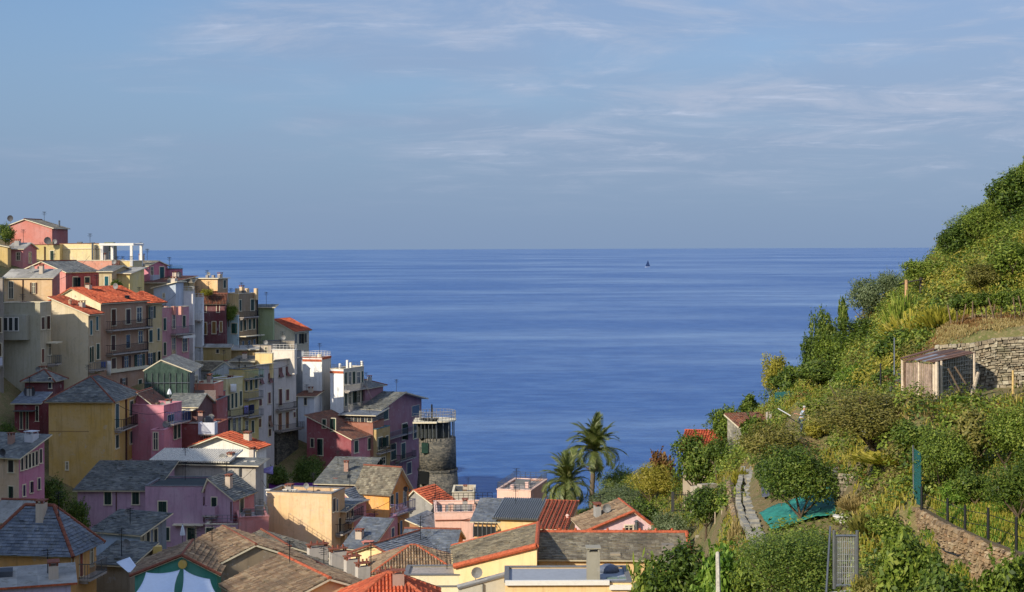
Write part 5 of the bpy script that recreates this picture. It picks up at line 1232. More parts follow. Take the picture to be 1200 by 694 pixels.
# ================================================================ PLANTS
def leaf_quads(C, Nn, size, rng, elong=1.7, fold=.0):
    """leaves: centre, facing normal, size -> kite quads (n,4,3)"""
    n = len(C); a = rng.randn(n, 3); u = np.cross(Nn, a); u /= np.linalg.norm(u, axis=1, keepdims=True) + 1e-9; v = np.cross(Nn, u)
    s = (size * (.6 + .8 * rng.rand(n)))[:, None] if np.ndim(size) == 0 else size[:, None]
    return np.stack([C - u * s * elong * .5, C + v * s * .42 + u * s * .1, C + u * s * elong * .5, C - v * s * .42 + u * s * .1], 1)
def crown_quads(seed, R, nleaf, nclump, leaf=.11, low=-.35, ragged=.12):
    rng = np.random.RandomState(seed)
    d = rng.randn(nclump * 4, 3); d /= np.linalg.norm(d, axis=1, keepdims=True); d = d[d[:, 2] > low][:nclump]
    cr = .20 + .26 * rng.rand(len(d)); cc = d * (1.0 - cr)[:, None] * (.62 + .5 * rng.rand(len(d)))[:, None]
    cc = np.vstack([cc, rng.randn(4, 3) * .15]); cr = np.append(cr, [.42] * 4)
    k = rng.choice(len(cc), nleaf, p=cr ** 2 / (cr ** 2).sum())
    e = rng.randn(nleaf, 3); e /= np.linalg.norm(e, axis=1, keepdims=True)
    rad = cr[k] * (.62 + .42 * rng.rand(nleaf) ** .6) + (rng.rand(nleaf) < ragged) * rng.rand(nleaf) * .16
    C = cc[k] + e * rad[:, None]
    Nn = e * .9 + np.array([-.15, -.1, .55]) + rng.randn(nleaf, 3) * .5; Nn /= np.linalg.norm(Nn, axis=1, keepdims=True)
    f1 = rng.rand(6) * 6.28; dn = C / (np.linalg.norm(C, axis=1, keepdims=True) + 1e-6)
    wob = 1 + .16 * np.sin(3.1 * dn[:, 0] + f1[0]) * np.cos(2.7 * dn[:, 1] + f1[1]) + .10 * np.sin(5.3 * dn[:, 2] + f1[2] + 2 * dn[:, 0]) + .07 * np.sin(7.7 * dn[:, 1] + f1[3])
    C = C * wob[:, None]
    q1 = leaf_quads(C, Nn, leaf / R * (.7 + .6 * rng.rand(nleaf)), rng)
    ns = int(26 * R + 14); per = 16                                      # shoots sticking out of the outline
    sd = rng.randn(ns, 3); sd[:, 2] = np.abs(sd[:, 2]) * .9 - .15; sd /= np.linalg.norm(sd, axis=1, keepdims=True)
    kk = rng.randint(0, len(cc) - 4, ns); st = cc[kk] + sd * cr[kk][:, None] * .8; ln = (.14 + .26 * rng.rand(ns)) * min(1.2, 1.3 / R)
    tt = rng.rand(ns, per); C2 = (st[:, None] + (sd + np.array([0, 0, .25]))[:, None] * (tt * ln[:, None])[..., None] + rng.randn(ns, per, 3) * .022).reshape(-1, 3)
    N2 = rng.randn(len(C2), 3) * .7 + np.array([0, 0, .7]); N2 /= np.linalg.norm(N2, axis=1, keepdims=True)
    return np.concatenate([q1, leaf_quads(C2, N2, np.full(len(C2), leaf / R * .85), rng)])
_crowns = {}
def crown_mesh(kind, R, var, near=False):
    cls = 0 if R < 1.1 else 1 if R < 2.0 else 2
    key = (kind, cls, var, near)
    if key not in _crowns:
        Rr, nl, nc = ((.8, 2200, 12), (1.6, 5200, 24), (2.7, 12000, 42))[cls]
        if near: q = crown_quads(len(_crowns) * 7 + 3, Rr, int(nl * 1.7), int(nc * .9), .078, ragged=.45)
        elif kind in ('olive', 'grey'): q = crown_quads(len(_crowns) * 11 + 31, Rr, int(nl * 1.25), nc, .085, ragged=.3)
        else: q = crown_quads(len(_crowns) * 7 + 3, Rr, nl, nc, .11)
        _crowns[key] = quads_mesh('crown', q, LEAF[kind])
    return _crowns[key]
def tuft_mesh(kind, seed, n=900, leaf=.05):
    key = ('tuft', kind, seed)
    if key not in _crowns:
        rng = np.random.RandomState(seed + 50); a = rng.rand(n) * 6.283; r = np.sqrt(rng.rand(n)); base = np.stack([np.cos(a) * r * .75, np.sin(a) * r * .75, -.9 + 0 * a], 1)
        h = (1.1 + .9 * rng.rand(n)) * (1 - .45 * r * r); lean = np.stack([np.cos(a) * r * .5 + rng.randn(n) * .16, np.sin(a) * r * .5 + rng.randn(n) * .16, h], 1)
        s = rng.randn(n, 3); s[:, 2] = 0; s /= np.linalg.norm(s, axis=1, keepdims=True); s *= leaf * (.5 + rng.rand(n))[:, None]
        t0 = rng.rand(n)[:, None] * .45
        q = np.stack([base + lean * t0 - s, base + lean * t0 + s, base + lean * (t0 + .55) + s * .7, base + lean * (t0 + .55) - s * .7 + np.array([0, 0, .03])], 1)
        _crowns[key] = quads_mesh('crown', q, LEAF[kind])
    return _crowns[key]
NPL = [0]
def trunk_mesh(h, R, r, seed, limbs=4):
    rg = random.Random(seed); g = MB(); lean = Vector((rg.uniform(-.15, .15), rg.uniform(-.15, .15), 0)) * h
    top = Vector((0, 0, h)) + lean; mid = Vector((0, 0, h * .5)) + lean * .3
    g.tube([(0, 0, -.4), mid, top], [r * 1.25, r, r * .8], 7)
    for i in range(limbs):
        a = 6.283 * (i + rg.random() * .6) / limbs; o = Vector((math.cos(a), math.sin(a), 0))
        p1 = top + o * R * .35 + Vector((0, 0, R * .35)); p2 = top + o * R * .7 + Vector((0, 0, R * (.55 + .4 * rg.random())))
        g.tube([top - Vector((0, 0, .1)), p1, p2], [r * .6, r * .4, r * .15], 5)
        q = p1 + Vector((rg.uniform(-.4, .4), rg.uniform(-.4, .4), .6)) * R * .6; g.tube([p1, q], [r * .3, r * .1], 4)
    return g
def plant(kind, px, yb, wpx, ytop, label, cat='bush', name='bush', group=None, D=None, stem=.22, low=None, tuft=False, dense=1, asp=1.0):
    """crown spans wpx across and ytop..yb in the photo; stands on the terrain"""
    p = hit(px, yb) if D is None else None
    if p is None:
        DD_ = D or 116; r = ray(px, yb); p = Vector((r.x * DD_, DD_, gz(r.x * DD_, DD_)))
    k = p.y / F; top = P(px, ytop, p.y).z; R = wpx * k / 2; hh = max(top - p.z, .4)
    NPL[0] += 1; i = NPL[0]
    th = hh * stem if not tuft else 0
    root = empty(name, p, random.random() * 6.28, label, cat, group)
    me = tuft_mesh(kind, i % 2) if tuft else crown_mesh(kind, R, i % 2, p.y < 63)
    c = obj('foliage' if cat != 'tree' else 'crown', me, root); hz_ = (hh - th * .8) / 2
    c.location = (0, 0, th * .8 + hz_ * .96); c.scale = (R * 1.04, R * 1.04 * asp, hz_ * 1.05)
    c.rotation_euler = (0, 0, random.random() * 6.28)
    if not tuft:
        t = trunk_mesh(max(th, .25), R, max(.04, min(.16, R * .06)), i).build('trunk' if cat == 'tree' else 'stem', bark(), root)
    return root
GR = 'trees and bushes on the terraced slope'
PL = [
 # kind, px, base y, width, top y, label, cat, stem
 ('dark', 925, 706, 128, 611, 'large glossy citrus tree at the bottom, just below the teal netting', 'tree', .2, 57),
 ('dark', 799, 712, 92, 637, 'dense dark green tree in front of the grey flat roof corner', 'tree', .25, 66),
 ('mid', 756, 712, 50, 655, 'smaller green tree filling the corner of the grey flat roof at the bottom edge', 'tree', .2, 68),
 ('bright', 846, 706, 56, 637, 'bright leafy climber over poles between the two big bottom trees', 'climber', .1, 63),
 ('mid', 880, 700, 50, 648, 'light green young tree behind the left flank of the large citrus', 'tree', .2, 61),
 ('mid', 1071, 700, 84, 611, 'broad green bush below the black post fence at the bottom', 'bush', .1, 45),
 ('dark', 1105, 708, 70, 652, 'dark bush at the bottom edge under the rubble wall', 'bush', .1, 43),
 ('mid', 1172, 712, 80, 646, 'leafy bush hiding the right end of the rubble wall', 'bush', .1, 42),
 ('dark', 1215, 700, 60, 625, 'dark bush cut by the bottom right corner', 'bush', .1, 42),
 ('olive', 1020, 694, 34, 668, 'small olive brown shrub at the foot of the iron gate', 'bush', .1, 46),
 ('mid', 1040, 640, 44, 602, 'soft green shrub uphill of the iron gate', 'bush', .1, 52),
 ('dark', 938, 611, 100, 514, 'dense round dark citrus tree over the teal netting', 'tree', .06, 75),
 ('dark', 905, 588, 50, 536, 'lower left lobe tree beside the dense round citrus', 'tree', .2, 77),
 ('olive', 1022, 541, 150, 453, 'wide brown green olive tree in the middle of the slope', 'tree', .2, 72),
 ('olive', 905, 560, 74, 492, 'loose olive tinted bush just left of the round citrus', 'bush', .1, 82),
 ('dark', 887, 530, 36, 488, 'dark bush in front of the ruined hut', 'bush', .1, 96),
 ('mid', 958, 500, 40, 466, 'green bush directly behind the standing man', 'bush', .1, 93),
 ('dark', 812, 581, 60, 508, 'tall dark evergreen with bare stems under the orange roof', 'tree', .35, 112),
 ('dark', 840, 566, 36, 512, 'second dark evergreen right of the bare stemmed one', 'tree', .4, 108),
 ('mid', 850, 528, 46, 474, 'rounded tree above the orange roof on the sea edge', 'tree', .3, 112),
 ('dark', 827, 611, 50, 567, 'round dark citrus beside the concrete gate pillar', 'tree', .25, 96),
 ('bright', 851, 622, 24, 580, 'slim bright green bush between round citrus and stone path', 'bush', .1, 90),
 ('grey', 785, 618, 50, 592, 'silvery low herb bush behind the long brown roof', 'bush', .05, 108),
 ('yellow', 762, 590, 56, 540, 'yellow green bush on the crest right of the palms', 'bush', .08, None),
 ('grey', 724, 610, 78, 566, 'broad silvery green shrub between the palms and the gate pillar', 'bush', .05, None),
 ('mid', 733, 592, 60, 548, 'green scrub bush on the crest just right of the tall palm', 'bush', .08, 136),
 ('mid', 690, 622, 40, 594, 'light green bush at the foot of the palms', 'bush', .05, 131),
 ('dark', 757, 622, 44, 588, 'dark bush behind the little white and pink gable', 'bush', .05, 116),
 ('dark', 702, 598, 24, 580, 'dark spiky bush beside the trunk of the tall palm', 'bush', .05, 136),
 ('rust', 776, 552, 28, 524, 'purplish brown twiggy bush on the crest left of the orange roof', 'bush', .1, 126),
 ('dark', 880, 487, 24, 463, 'small dark tree on the sea edge right above the ruined hut', 'tree', .2, 117),
 ('yellow', 908, 462, 36, 412, 'tall yellow green bush at the sea edge beside the teal screen', 'bush', .08, 117),
 ('dark', 920, 466, 34, 430, 'dark green bush right of the teal screen', 'bush', .08, 112),
 ('dark', 950, 424, 34, 392, 'dark rounded bush on the ridge edge, lower of two', 'bush', .08, 119),
 ('dark', 965, 394, 36, 357, 'dark rounded bush on the ridge edge, upper of two', 'tree', .15, 121),
 ('dark', 988, 374, 16, 349, 'tiny lone tree sticking up from the ridge edge', 'tree', .5, 123),
 ('grey', 1016, 362, 44, 318, 'silvery reed like bush on the ridge left of the trellis vine', 'bush', .05, None),
 ('grey', 1043, 350, 40, 316, 'second silvery bush touching the trellis vine', 'bush', .05, None),
 ('dark', 1010, 412, 60, 372, 'dark bush in the middle of the ridge slope', 'bush', .08, 106),
 ('mid', 975, 430, 50, 388, 'green bush below the dark ridge edge pair', 'bush', .08, 110),
 ('dark', 1045, 432, 46, 388, 'dark bush up the slope from the tin roofed shed', 'bush', .1, 86),
 ('bright', 1005, 458, 54, 426, 'bright green leafy patch left of the tin roofed shed', 'bush', .05, 80),
 ('dark', 960, 458, 60, 420, 'dark leafy bush above the standing man', 'bush', .08, 96),
 ('dark', 1037, 462, 34, 432, 'dark shrub touching the left side of the tin roofed shed', 'bush', .08, 72),
 ('mid', 1150, 290, 70, 238, 'big leafy bush on the skyline near the top right', 'bush', .08, 120),
 ('dark', 1186, 262, 64, 200, 'dark tree on the skyline at the right edge', 'tree', .12, 118),
 ('mid', 1205, 230, 40, 184, 'topmost bush of the skyline cut by the right edge', 'bush', .08, 119),
 ('dark', 1122, 330, 50, 262, 'dark bush on the skyline where the slope begins to steepen', 'bush', .08, 112),
 ('mid', 1183, 335, 66, 278, 'wide green bush above the vine row at the right', 'bush', .08, 96),
 ('olive', 1150, 345, 50, 306, 'brownish bush in the middle of the upper slope', 'bush', .08, 95),
 ('olive', 1108, 290, 22, 268, 'brown tufted bush where the slope meets the horizon', 'bush', .08, 122),
 ('mid', 1103, 578, 66, 500, 'tall mixed green bush behind the teal net post', 'bush', .1, 62),
 ('olive', 1140, 560, 62, 478, 'brownish leaved tree right of the teal net post', 'tree', .2, 66),
 ('mid', 1180, 560, 70, 474, 'green tree left of the right edge, above the grass terrace', 'tree', .2, 65),
 ('dark', 1192, 612, 80, 536, 'dark bush on the grass terrace at the right edge', 'bush', .1, 57),
 ('dark', 1142, 596, 44, 548, 'dark bush in the middle of the grass terrace', 'bush', .1, 60),
 ('bright', 1118, 596, 30, 566, 'small lime green bush at the left end of the grass terrace', 'bush', .05, 59),
 ('bright', 1130, 478, 54, 463, 'low bright green cushion at the foot of the netted shed side', 'bush', .0, 66.5),
 ('dark', 1070, 536, 50, 492, 'dark bush under the right arm of the wide olive tree', 'bush', .1, 67),
 ('yellow', 958, 515, 30, 492, 'lime yellow bush at the feet of the standing man', 'bush', .0, 86.5),
]
for k_, px, yb, wp, yt, lab, cat, stem, D_ in PL:
    if px > 880 and yb < 690 and D_ and D_ < 100: D_ = None
    if px > 1118 and D_ and D_ > 110: D_ = 106
    if cat == 'tree': r = plant(k_, px, yb, wp, yt, lab, 'tree', 'tree', GR, D_, stem)
    elif cat == 'climber': r = plant(k_, px, yb, wp, yt, lab, 'climber', 'climbing_plant', GR, D_, stem)
    else: r = plant(k_, px, yb, wp, yt, lab, 'bush', 'bush', GR, D_, stem)
for k_, px, yb, wp, yt, lab, D_ in [
 ('yellow', 1040, 604, 78, 540, 'large yellow green broom clump below the wide olive tree', 64),
 ('dry', 1003, 622, 36, 576, 'straw coloured broom clump above the iron gate', 63),
 ('olive', 1018, 642, 40, 598, 'brown grass clump between the straw clump and the gate', 58),
 ('yellow', 1072, 402, 60, 362, 'yellow green broom clump above the tin roofed shed', 84),
 ('yellow', 1100, 396, 44, 356, 'yellow green broom clump left of the vine row', 82),
 ('olive', 1100, 345, 50, 300, 'olive broom clump right of the trellis posts', 104),
 ('yellow', 868, 572, 18, 546, 'yellow tuft at the upper end of the stone path', 93),
 ('dry', 862, 640, 16, 606, 'dry grass clump left of the stone path', 74),
 ('mid', 1060, 372, 40, 340, 'green broom clump under the trellis', 92),
]:
    plant(k_, px, yb, wp, yt, lab, 'clump', 'broom_clump', 'broom and tall grass clumps', D_, 0, tuft=True)
# vine row along the earth terrace, each on its stake
vl = ['grapevine at the left end of the row on the bare earth terrace', 'second grapevine of the row on the bare earth terrace', 'third grapevine of the row, above the netted shed side', 'fourth grapevine of the row, over the terrace wall', 'fifth grapevine of the row, near the right edge', 'grapevine of the row cut by the right edge']
for i, lab in enumerate(vl):
    px = 1122 + i * 17; D_ = 79 - i * .5
    r = plant('mid' if i % 2 else 'dark', px, 390, 25, 345 - i * 1.2, lab, 'grapevine', 'grapevine', 'grapevines in a row on the upper terrace', D_, .5)
    for s_ in (-.35, .3):
        g = MB(); g.tube([(s_, .1, -.2), (s_ * 2.2, .1, 1.15)], .035, 5); g.build('stake', wood_mat(), r)
# scrub and grass, uncountable
def inside(x, y, z, boxes):
    m_ = np.zeros(len(x), bool); px = 600 + x / y * F; py = HY - (z - ZC) / y * F
    for a, b, c, d in boxes: m_ |= (px > a) & (px < c) & (py > b) & (py < d)
    return m_
KEEP = [(886,572,985,640), (862,552,900,648), (1058,425,1148,478), (1108,372,1300,470), (968,620,1006,700), (925,478,948,520), (1060,588,1300,700), (984,556,1006,612), (590,624,836,700), (1085,386,1145,410), (996,535,1030,556)]
def scatter(name, n, kindmat, per, leaf, rad, hgt, seed, boxes, label, cond=None, blades=False, rng_px=(640, 1420), rng_D=(42, 134)):
    rng = np.random.RandomState(seed); px = rng.uniform(*rng_px, n); D = rng.uniform(*rng_D, n)
    x = (px - 600) / F * D; y = D; z = ground(x, y)
    ok = ~inside(x, y, z, boxes)
    ok &= ~((px < 850) & (D < 104)) & ~((px < 760) & (D < 118)) & ~((px < 700) & (D < 126)) & (z > 12)
    if cond is not None: ok &= cond(px, D, x, y, rng)
    x, y, z = x[ok], y[ok], z[ok]; m_ = len(x); R = rng.uniform(rad[0], rad[1], m_); H_ = R * rng.uniform(hgt[0], hgt[1], m_)
    k = np.repeat(np.arange(m_), per); nn = len(k); e = rng.randn(nn, 3); e[:, 2] = np.abs(e[:, 2]); e /= np.linalg.norm(e, axis=1, keepdims=True)
    if blades:
        a = rng.rand(nn) * 6.283; r = np.sqrt(rng.rand(nn)) * R[k]; bx = x[k] + np.cos(a) * r; by = y[k] + np.sin(a) * r; bz = ground(bx, by) - .05
        base = np.stack([bx, by, bz], 1); h = H_[k] * (.5 + .7 * rng.rand(nn)); top = base + np.stack([rng.randn(nn) * .2 * h, rng.randn(nn) * .2 * h, h], 1)
        s = rng.randn(nn, 3); s[:, 2] = 0; s /= np.linalg.norm(s, axis=1, keepdims=True); s *= leaf * (.5 + rng.rand(nn))[:, None]
        q = np.stack([base - s, base + s, top + s * .4, top - s * .4], 1)
    else:
        rr = (.7 + .4 * rng.rand(nn)); C = np.stack([x[k] + e[:, 0] * R[k] * rr, y[k] + e[:, 1] * R[k] * rr, z[k] - .05 + e[:, 2] * H_[k] * rr], 1)
        Nn = e * .9 + np.array([0, 0, .5]) + rng.randn(nn, 3) * .5; Nn /= np.linalg.norm(Nn, axis=1, keepdims=True)
        q = leaf_quads(C, Nn, leaf, rng)
    o = obj(name, quads_mesh(name, q, LEAF[kindmat])); return tag(o, label, None, None, 'stuff')
def reg(a, lo, hi, off):
    return lambda px, D, x, y, rng: (lambda v: (v > lo) & (v < hi))(fbm(x + off, y - off, a))
scatter('scrub', 2400, 'mid', 95, .105, (.35, .95), (.6, 1.2), 1, KEEP, None, reg(.9, -9, .25, 0))
scatter('scrub', 1500, 'dark', 95, .11, (.35, .9), (.6, 1.3), 2, KEEP, None, reg(.8, -.1, 9, 20))
scatter('scrub', 560, 'mid', 330, .11, (.8, 1.6), (.8, 1.3), 12, KEEP, None, lambda px, D, x, y, rng: (D > 62) & (fbm(x + 5, y, .9) > -.3))
scatter('scrub', 420, 'dark', 330, .11, (.8, 1.5), (.8, 1.4), 13, KEEP, None, lambda px, D, x, y, rng: (D > 62) & (fbm(x + 35, y, .9) > -.1))
scatter('scrub', 420, 'mid', 330, .11, (.7, 1.3), (.8, 1.2), 22, KEEP, None, lambda px, D, x, y, rng: (px > 1040), rng_D=(100, 128), rng_px=(1040, 1420))
scatter('scrub', 200, 'olive', 300, .10, (.6, 1.2), (.7, 1.1), 24, KEEP, None, lambda px, D, x, y, rng: (px > 960), rng_D=(62, 118), rng_px=(960, 1420))
scatter('scrub', 110, 'rust', 120, .09, (.4, .9), (.6, 1.1), 25, KEEP, None, lambda px, D, x, y, rng: (px > 900), rng_D=(62, 122), rng_px=(900, 1420))
scatter('scrub', 300, 'yellow', 300, .10, (.7, 1.3), (.8, 1.2), 23, KEEP, None, lambda px, D, x, y, rng: (px > 1000), rng_D=(80, 126), rng_px=(1000, 1420))
scatter('scrub', 900, 'olive', 90, .09, (.3, .8), (.6, 1.2), 3, KEEP, None, reg(1.1, -.25, .35, 50))
scatter('scrub', 700, 'grey', 80, .085, (.3, .8), (.7, 1.5), 4, KEEP, None, lambda px, D, x, y, rng: (px < 860) | ((px > 980) & (px < 1090) & (D > 92)))
scatter('grass', 3200, 'yellow', 60, .028, (.3, .7), (.5, 1.1), 5, KEEP, None, reg(1.0, -9, .2, 80), True)
scatter('grass', 1500, 'dry', 50, .028, (.3, .7), (.4, .8), 6, KEEP, None, reg(1.3, -.3, 9, 11), True)
scatter('grass', 700, 'yellow', 90, .022, (.3, .6), (.3, .55), 27, [], None, lambda px, D, x, y, rng: (D > 49.5) & (D < 60) & (px > 1086), True, rng_D=(48, 61), rng_px=(1080, 1420))
scatter('grass', 1000, 'bright', 90, .022, (.3, .6), (.3, .5), 7, [], None, lambda px, D, x, y, rng: (D > 49.5) & (D < 60) & (px > 1086), True, rng_D=(48, 61), rng_px=(1080, 1420))
scatter('grass', 900, 'dry', 60, .03, (.2, .5), (.25, .5), 18, [], None, lambda px, D, x, y, rng: (px > 1090), True, rng_D=(73.6, 82), rng_px=(1070, 1420))
scatter('grass', 350, 'rust', 40, .03, (.2, .45), (.2, .45), 19, [], None, lambda px, D, x, y, rng: (px > 1090), True, rng_D=(73.6, 82), rng_px=(1070, 1420))
scatter('grass', 220, 'rust', 60, .03, (.25, .6), (.3, .6), 8, [], None, lambda px, D, x, y, rng: (D > 74) & (D < 84) & (px > 1085), True, rng_D=(73, 86), rng_px=(1060, 1420))
# green behind the first houses and under the village (left side)
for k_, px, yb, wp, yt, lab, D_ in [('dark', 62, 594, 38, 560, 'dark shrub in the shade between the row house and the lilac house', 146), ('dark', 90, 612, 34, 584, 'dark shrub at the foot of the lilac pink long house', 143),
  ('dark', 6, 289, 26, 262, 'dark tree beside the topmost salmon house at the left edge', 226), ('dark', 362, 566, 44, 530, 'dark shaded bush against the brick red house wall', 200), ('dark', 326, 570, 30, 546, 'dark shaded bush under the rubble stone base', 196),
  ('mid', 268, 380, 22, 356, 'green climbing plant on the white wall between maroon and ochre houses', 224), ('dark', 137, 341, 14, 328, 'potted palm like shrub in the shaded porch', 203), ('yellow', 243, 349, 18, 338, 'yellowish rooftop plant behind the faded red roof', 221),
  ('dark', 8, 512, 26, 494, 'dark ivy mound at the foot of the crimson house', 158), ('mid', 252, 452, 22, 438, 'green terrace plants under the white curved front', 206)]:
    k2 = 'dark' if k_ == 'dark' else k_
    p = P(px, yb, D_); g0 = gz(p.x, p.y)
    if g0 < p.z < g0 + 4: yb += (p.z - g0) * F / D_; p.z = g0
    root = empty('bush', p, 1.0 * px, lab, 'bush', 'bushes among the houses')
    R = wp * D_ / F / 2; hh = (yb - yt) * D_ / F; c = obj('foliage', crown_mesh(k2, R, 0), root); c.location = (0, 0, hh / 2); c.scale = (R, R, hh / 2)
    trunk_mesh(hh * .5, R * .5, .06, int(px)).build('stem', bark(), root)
# ---------------- palms
def frond_mesh(seed, L=3.0, droop=1.0, mat=None, n=30):
    rg = random.Random(seed); V = []; a = 0; p = Vector((0, 0, 0)); el = .25; pts = []
    for i in range(n + 1):
        pts.append((p.copy(), el)); p = p + Vector((math.cos(el), 0, math.sin(el))) * (L / n); el -= (.045 + .05 * i / n) * droop
    for i in range(3, n):
        q, e = pts[i]; t = i / n; ln = .62 * math.sin(math.pi * (.12 + .8 * t)) + .1
        for s in (-1, 1):
            for j in range(2):
                b = q + Vector((math.cos(e), 0, math.sin(e))) * (L / n * j * .5); an = RAD(38 + rg.uniform(-9, 9)); up = rg.uniform(-.35, .25)
                d = Vector((math.cos(e) * math.cos(an), s * math.sin(an), math.sin(e) * math.cos(an) + up * .5 - .12)).normalized() * ln
                w_ = Vector((math.cos(e), 0, math.sin(e))) * .036
                V.append([b - w_, b + w_, b + d + w_ * .5, b + d - w_ * .5])
    for i in range(n):
        q, e = pts[i]; q2, _ = pts[i + 1]; w_ = Vector((0, .035 * (1 - i / n) + .01, 0)); V.append([q - w_, q + w_, q2 + w_, q2 - w_]); u = Vector((0, 0, .03)); V.append([q - u, q + u, q2 + u, q2 - u])
    return quads_mesh('frond', np.array([[tuple(c) for c in f] for f in V]), mat)
PALM = leaf_mat('palm_leaflets', [(66,76,38),(94,106,54),(126,134,76),(176,172,124)], .3, .4)
PALMD = leaf_mat('palm_dead_leaf', [(96,78,54),(130,108,76),(156,134,98),(110,92,60)], .2)
FR = [frond_mesh(i, 3.5, (.3, .55, .8, 1.15)[i], PALM, 38) for i in range(4)]; FRD = [frond_mesh(9, 2.4, 1.6, PALMD)]
def palm(px, yb, ycrown, D, L, lab, seed, lean):
    p = P(px, yb, D); p.z = gz(p.x, p.y); H_ = P(px, ycrown, D).z - p.z; rg = random.Random(seed)
    root = empty('palm_tree', p, 0, lab, 'palm tree', 'palm trees by the shore houses'); g = MB(); pts = []; rr = []
    n = 26
    for i in range(n + 1):
        t = i / n; pts.append((lean * t * t, 0, -.3 + (H_ + .3) * t)); rr.append((.24 - .04 * t) * (1.12 if i % 2 else .95) + (.1 if t > .93 else 0))
    g.tube(pts, rr, 10); g.build('trunk', bark((104,92,76)), root, True)
    for i in range(58):
        el = RAD(rg.choice([82, 68, 52, 38, 22, 8, -8]) + rg.uniform(-8, 8)); az = i * 2.399 + rg.uniform(-.2, .2)
        f = obj('frond', FR[rg.choice((1, 2, 3) if el < RAD(40) else (0, 1, 2))], root); f.location = (lean, 0, H_); s = L / 3 * rg.uniform(.85, 1.1); f.scale = (s, s, s); f.rotation_euler = (rg.uniform(-.4, .4), -el, az)
    for i in range(12):
        f = obj('dead_frond', FRD[0], root); f.location = (lean, 0, H_ - .15); f.scale = (L / 3,) * 3; f.rotation_euler = (0, RAD(rg.uniform(35, 70)), i * .55)
palm(693, 606, 530, 134, 2.9, 'taller palm tree standing on the right', 5, .35)
palm(675, 624, 568, 127, 2.65, 'shorter palm tree leaning left, in front of the taller one', 8, -.75)
# ================================================================ WALLS, PATH, SHED AND SMALL THINGS
def dry_wall(name, nodes, h, label, kind='warm', seed=1, size=(.22, .5), ch=(.13, .24), cat='wall'):
    """nodes: list of (px,ytop,D); every stone is real"""
    rg = random.Random(seed); g = MB(); T = [P(*n) for n in nodes]
    bk = MB()
    for a, b in zip(T, T[1:]):
        L_ = (b - a).length; u = (b - a).normalized(); f = Vector((u.y, -u.x, 0)).normalized()
        if f.dot(a) > 0: f = -f
        z = -h
        bk.slab([a - f * .25, b - f * .25, b - f * .05, a - f * .05], h)
        while z < -.05:
            c = rg.uniform(*ch); x = -rg.random() * .2
            while x < L_:
                l = rg.uniform(*size); x1 = min(x + l, L_ + .05); off = rg.uniform(-.05, .07)
                q = []
                for dz in (0, 1):
                    for (xx, dd) in ((x, 0), (x1, 0), (x1, 1), (x, 1)):
                        j = rg.uniform(-.03, .03); o = a + u * (xx + (.015 if xx == x else -.015) + j) + f * ((off + .12 - (0.05 if dz else 0)) if not dd else -.08)
                        q.append((o.x, o.y, o.z + z + (c - .015 + rg.uniform(-.03, .02) if dz else rg.uniform(-.01, .02))))
                n0 = len(g.v); g.v += q
                for k in ((4,5,6,7),(0,1,5,4),(1,2,6,5),(2,3,7,6),(3,0,4,7)):
                    g.f.append(tuple(n0 + i for i in k)); g.m.append(0); g.uv.append(None)
                x = x1
            z += c
    w_ = empty(name, T[0] - Vector((0, 0, h)), 0, label, cat, 'dry stone terrace walls')
    for m_ in (g, bk): m_.v = [(x - T[0].x, y - T[0].y, z - T[0].z + h) for x, y, z in m_.v]
    g.build('stonework', stone_mat(kind), w_); bk.build('wall_core', plain('packed_earth', (92,80,60), .95), w_)
    return w_
dry_wall('dry_stone_wall', [(1074,594,58.2),(1110,615,53.2),(1150,633,50.1),(1215,657,47.0)], 2.2, 'rubble terrace wall with black posts standing on top', 'rust', 1, size=(.1, .3), ch=(.07, .17))
dry_wall('dry_stone_wall', [(1098,406,72.4),(1136,403,71.6),(1165,397,71.4),(1240,392,70.8)], 3.2, 'tall pale terrace wall right of the tin roofed shed', 'warm', 2, size=(.1, .34), ch=(.08, .19))
dry_wall('dry_stone_wall', [(984,556,72.5),(1004,558,70.5)], 2.4, 'narrow terrace wall end under the wide olive tree', 'warm', 3)
dry_wall('dry_stone_wall', [(854,562,94),(858,590,86),(864,620,77),(872,652,70)], 1.2, 'low overgrown wall along the left side of the stone path', 'rust', 4)
dry_wall('dry_stone_wall', [(816,628,104),(846,632,101),(866,642,96)], 1.0, 'low garden wall at the right gable of the long brown roof', 'warm', 5)
dry_wall('dry_stone_wall', [(948,548,81.5),(985,546,79)], .9, 'short ledge wall with bare slabs beside the round citrus', 'grey', 6)
# stone path: worn slabs on top of a low wall
rg = random.Random(4); g = MB(); nodes = [(877,553,95),(871,572,89),(872,592,84),(877,612,78),(885,632,73),(896,650,69)]
T = []
for n_ in nodes:
    p = P(*n_); T.append(Vector((p.x, p.y, gz(p.x, p.y) + .35)))
for a, b in zip(T, T[1:]):
    u = (b - a).normalized(); s = Vector((u.y, -u.x, 0)).normalized(); L_ = (b - a).length; x = 0
    while x < L_:
        l = rg.uniform(.35, .7)
        for (s0, s1) in ((-.42, rg.uniform(-.15, .15)), (0.16, .44)):
            dz = rg.uniform(-.09, .07); q = [a + u * (x + .02) + s * s0, a + u * (x + l - .02) + s * (s0 + rg.uniform(-.04,.04)), a + u * (x + l - .02) + s * (s1 + rg.uniform(-.04,.04)), a + u * (x + .02) + s * s1]
            g.slab([(k.x, k.y, k.z + dz) for k in q], .3)
        x += l
tag(g.build('stone_path', plain('pale_slab', (150,146,134), .95, var=.4, scale=2.2)), kind='structure')
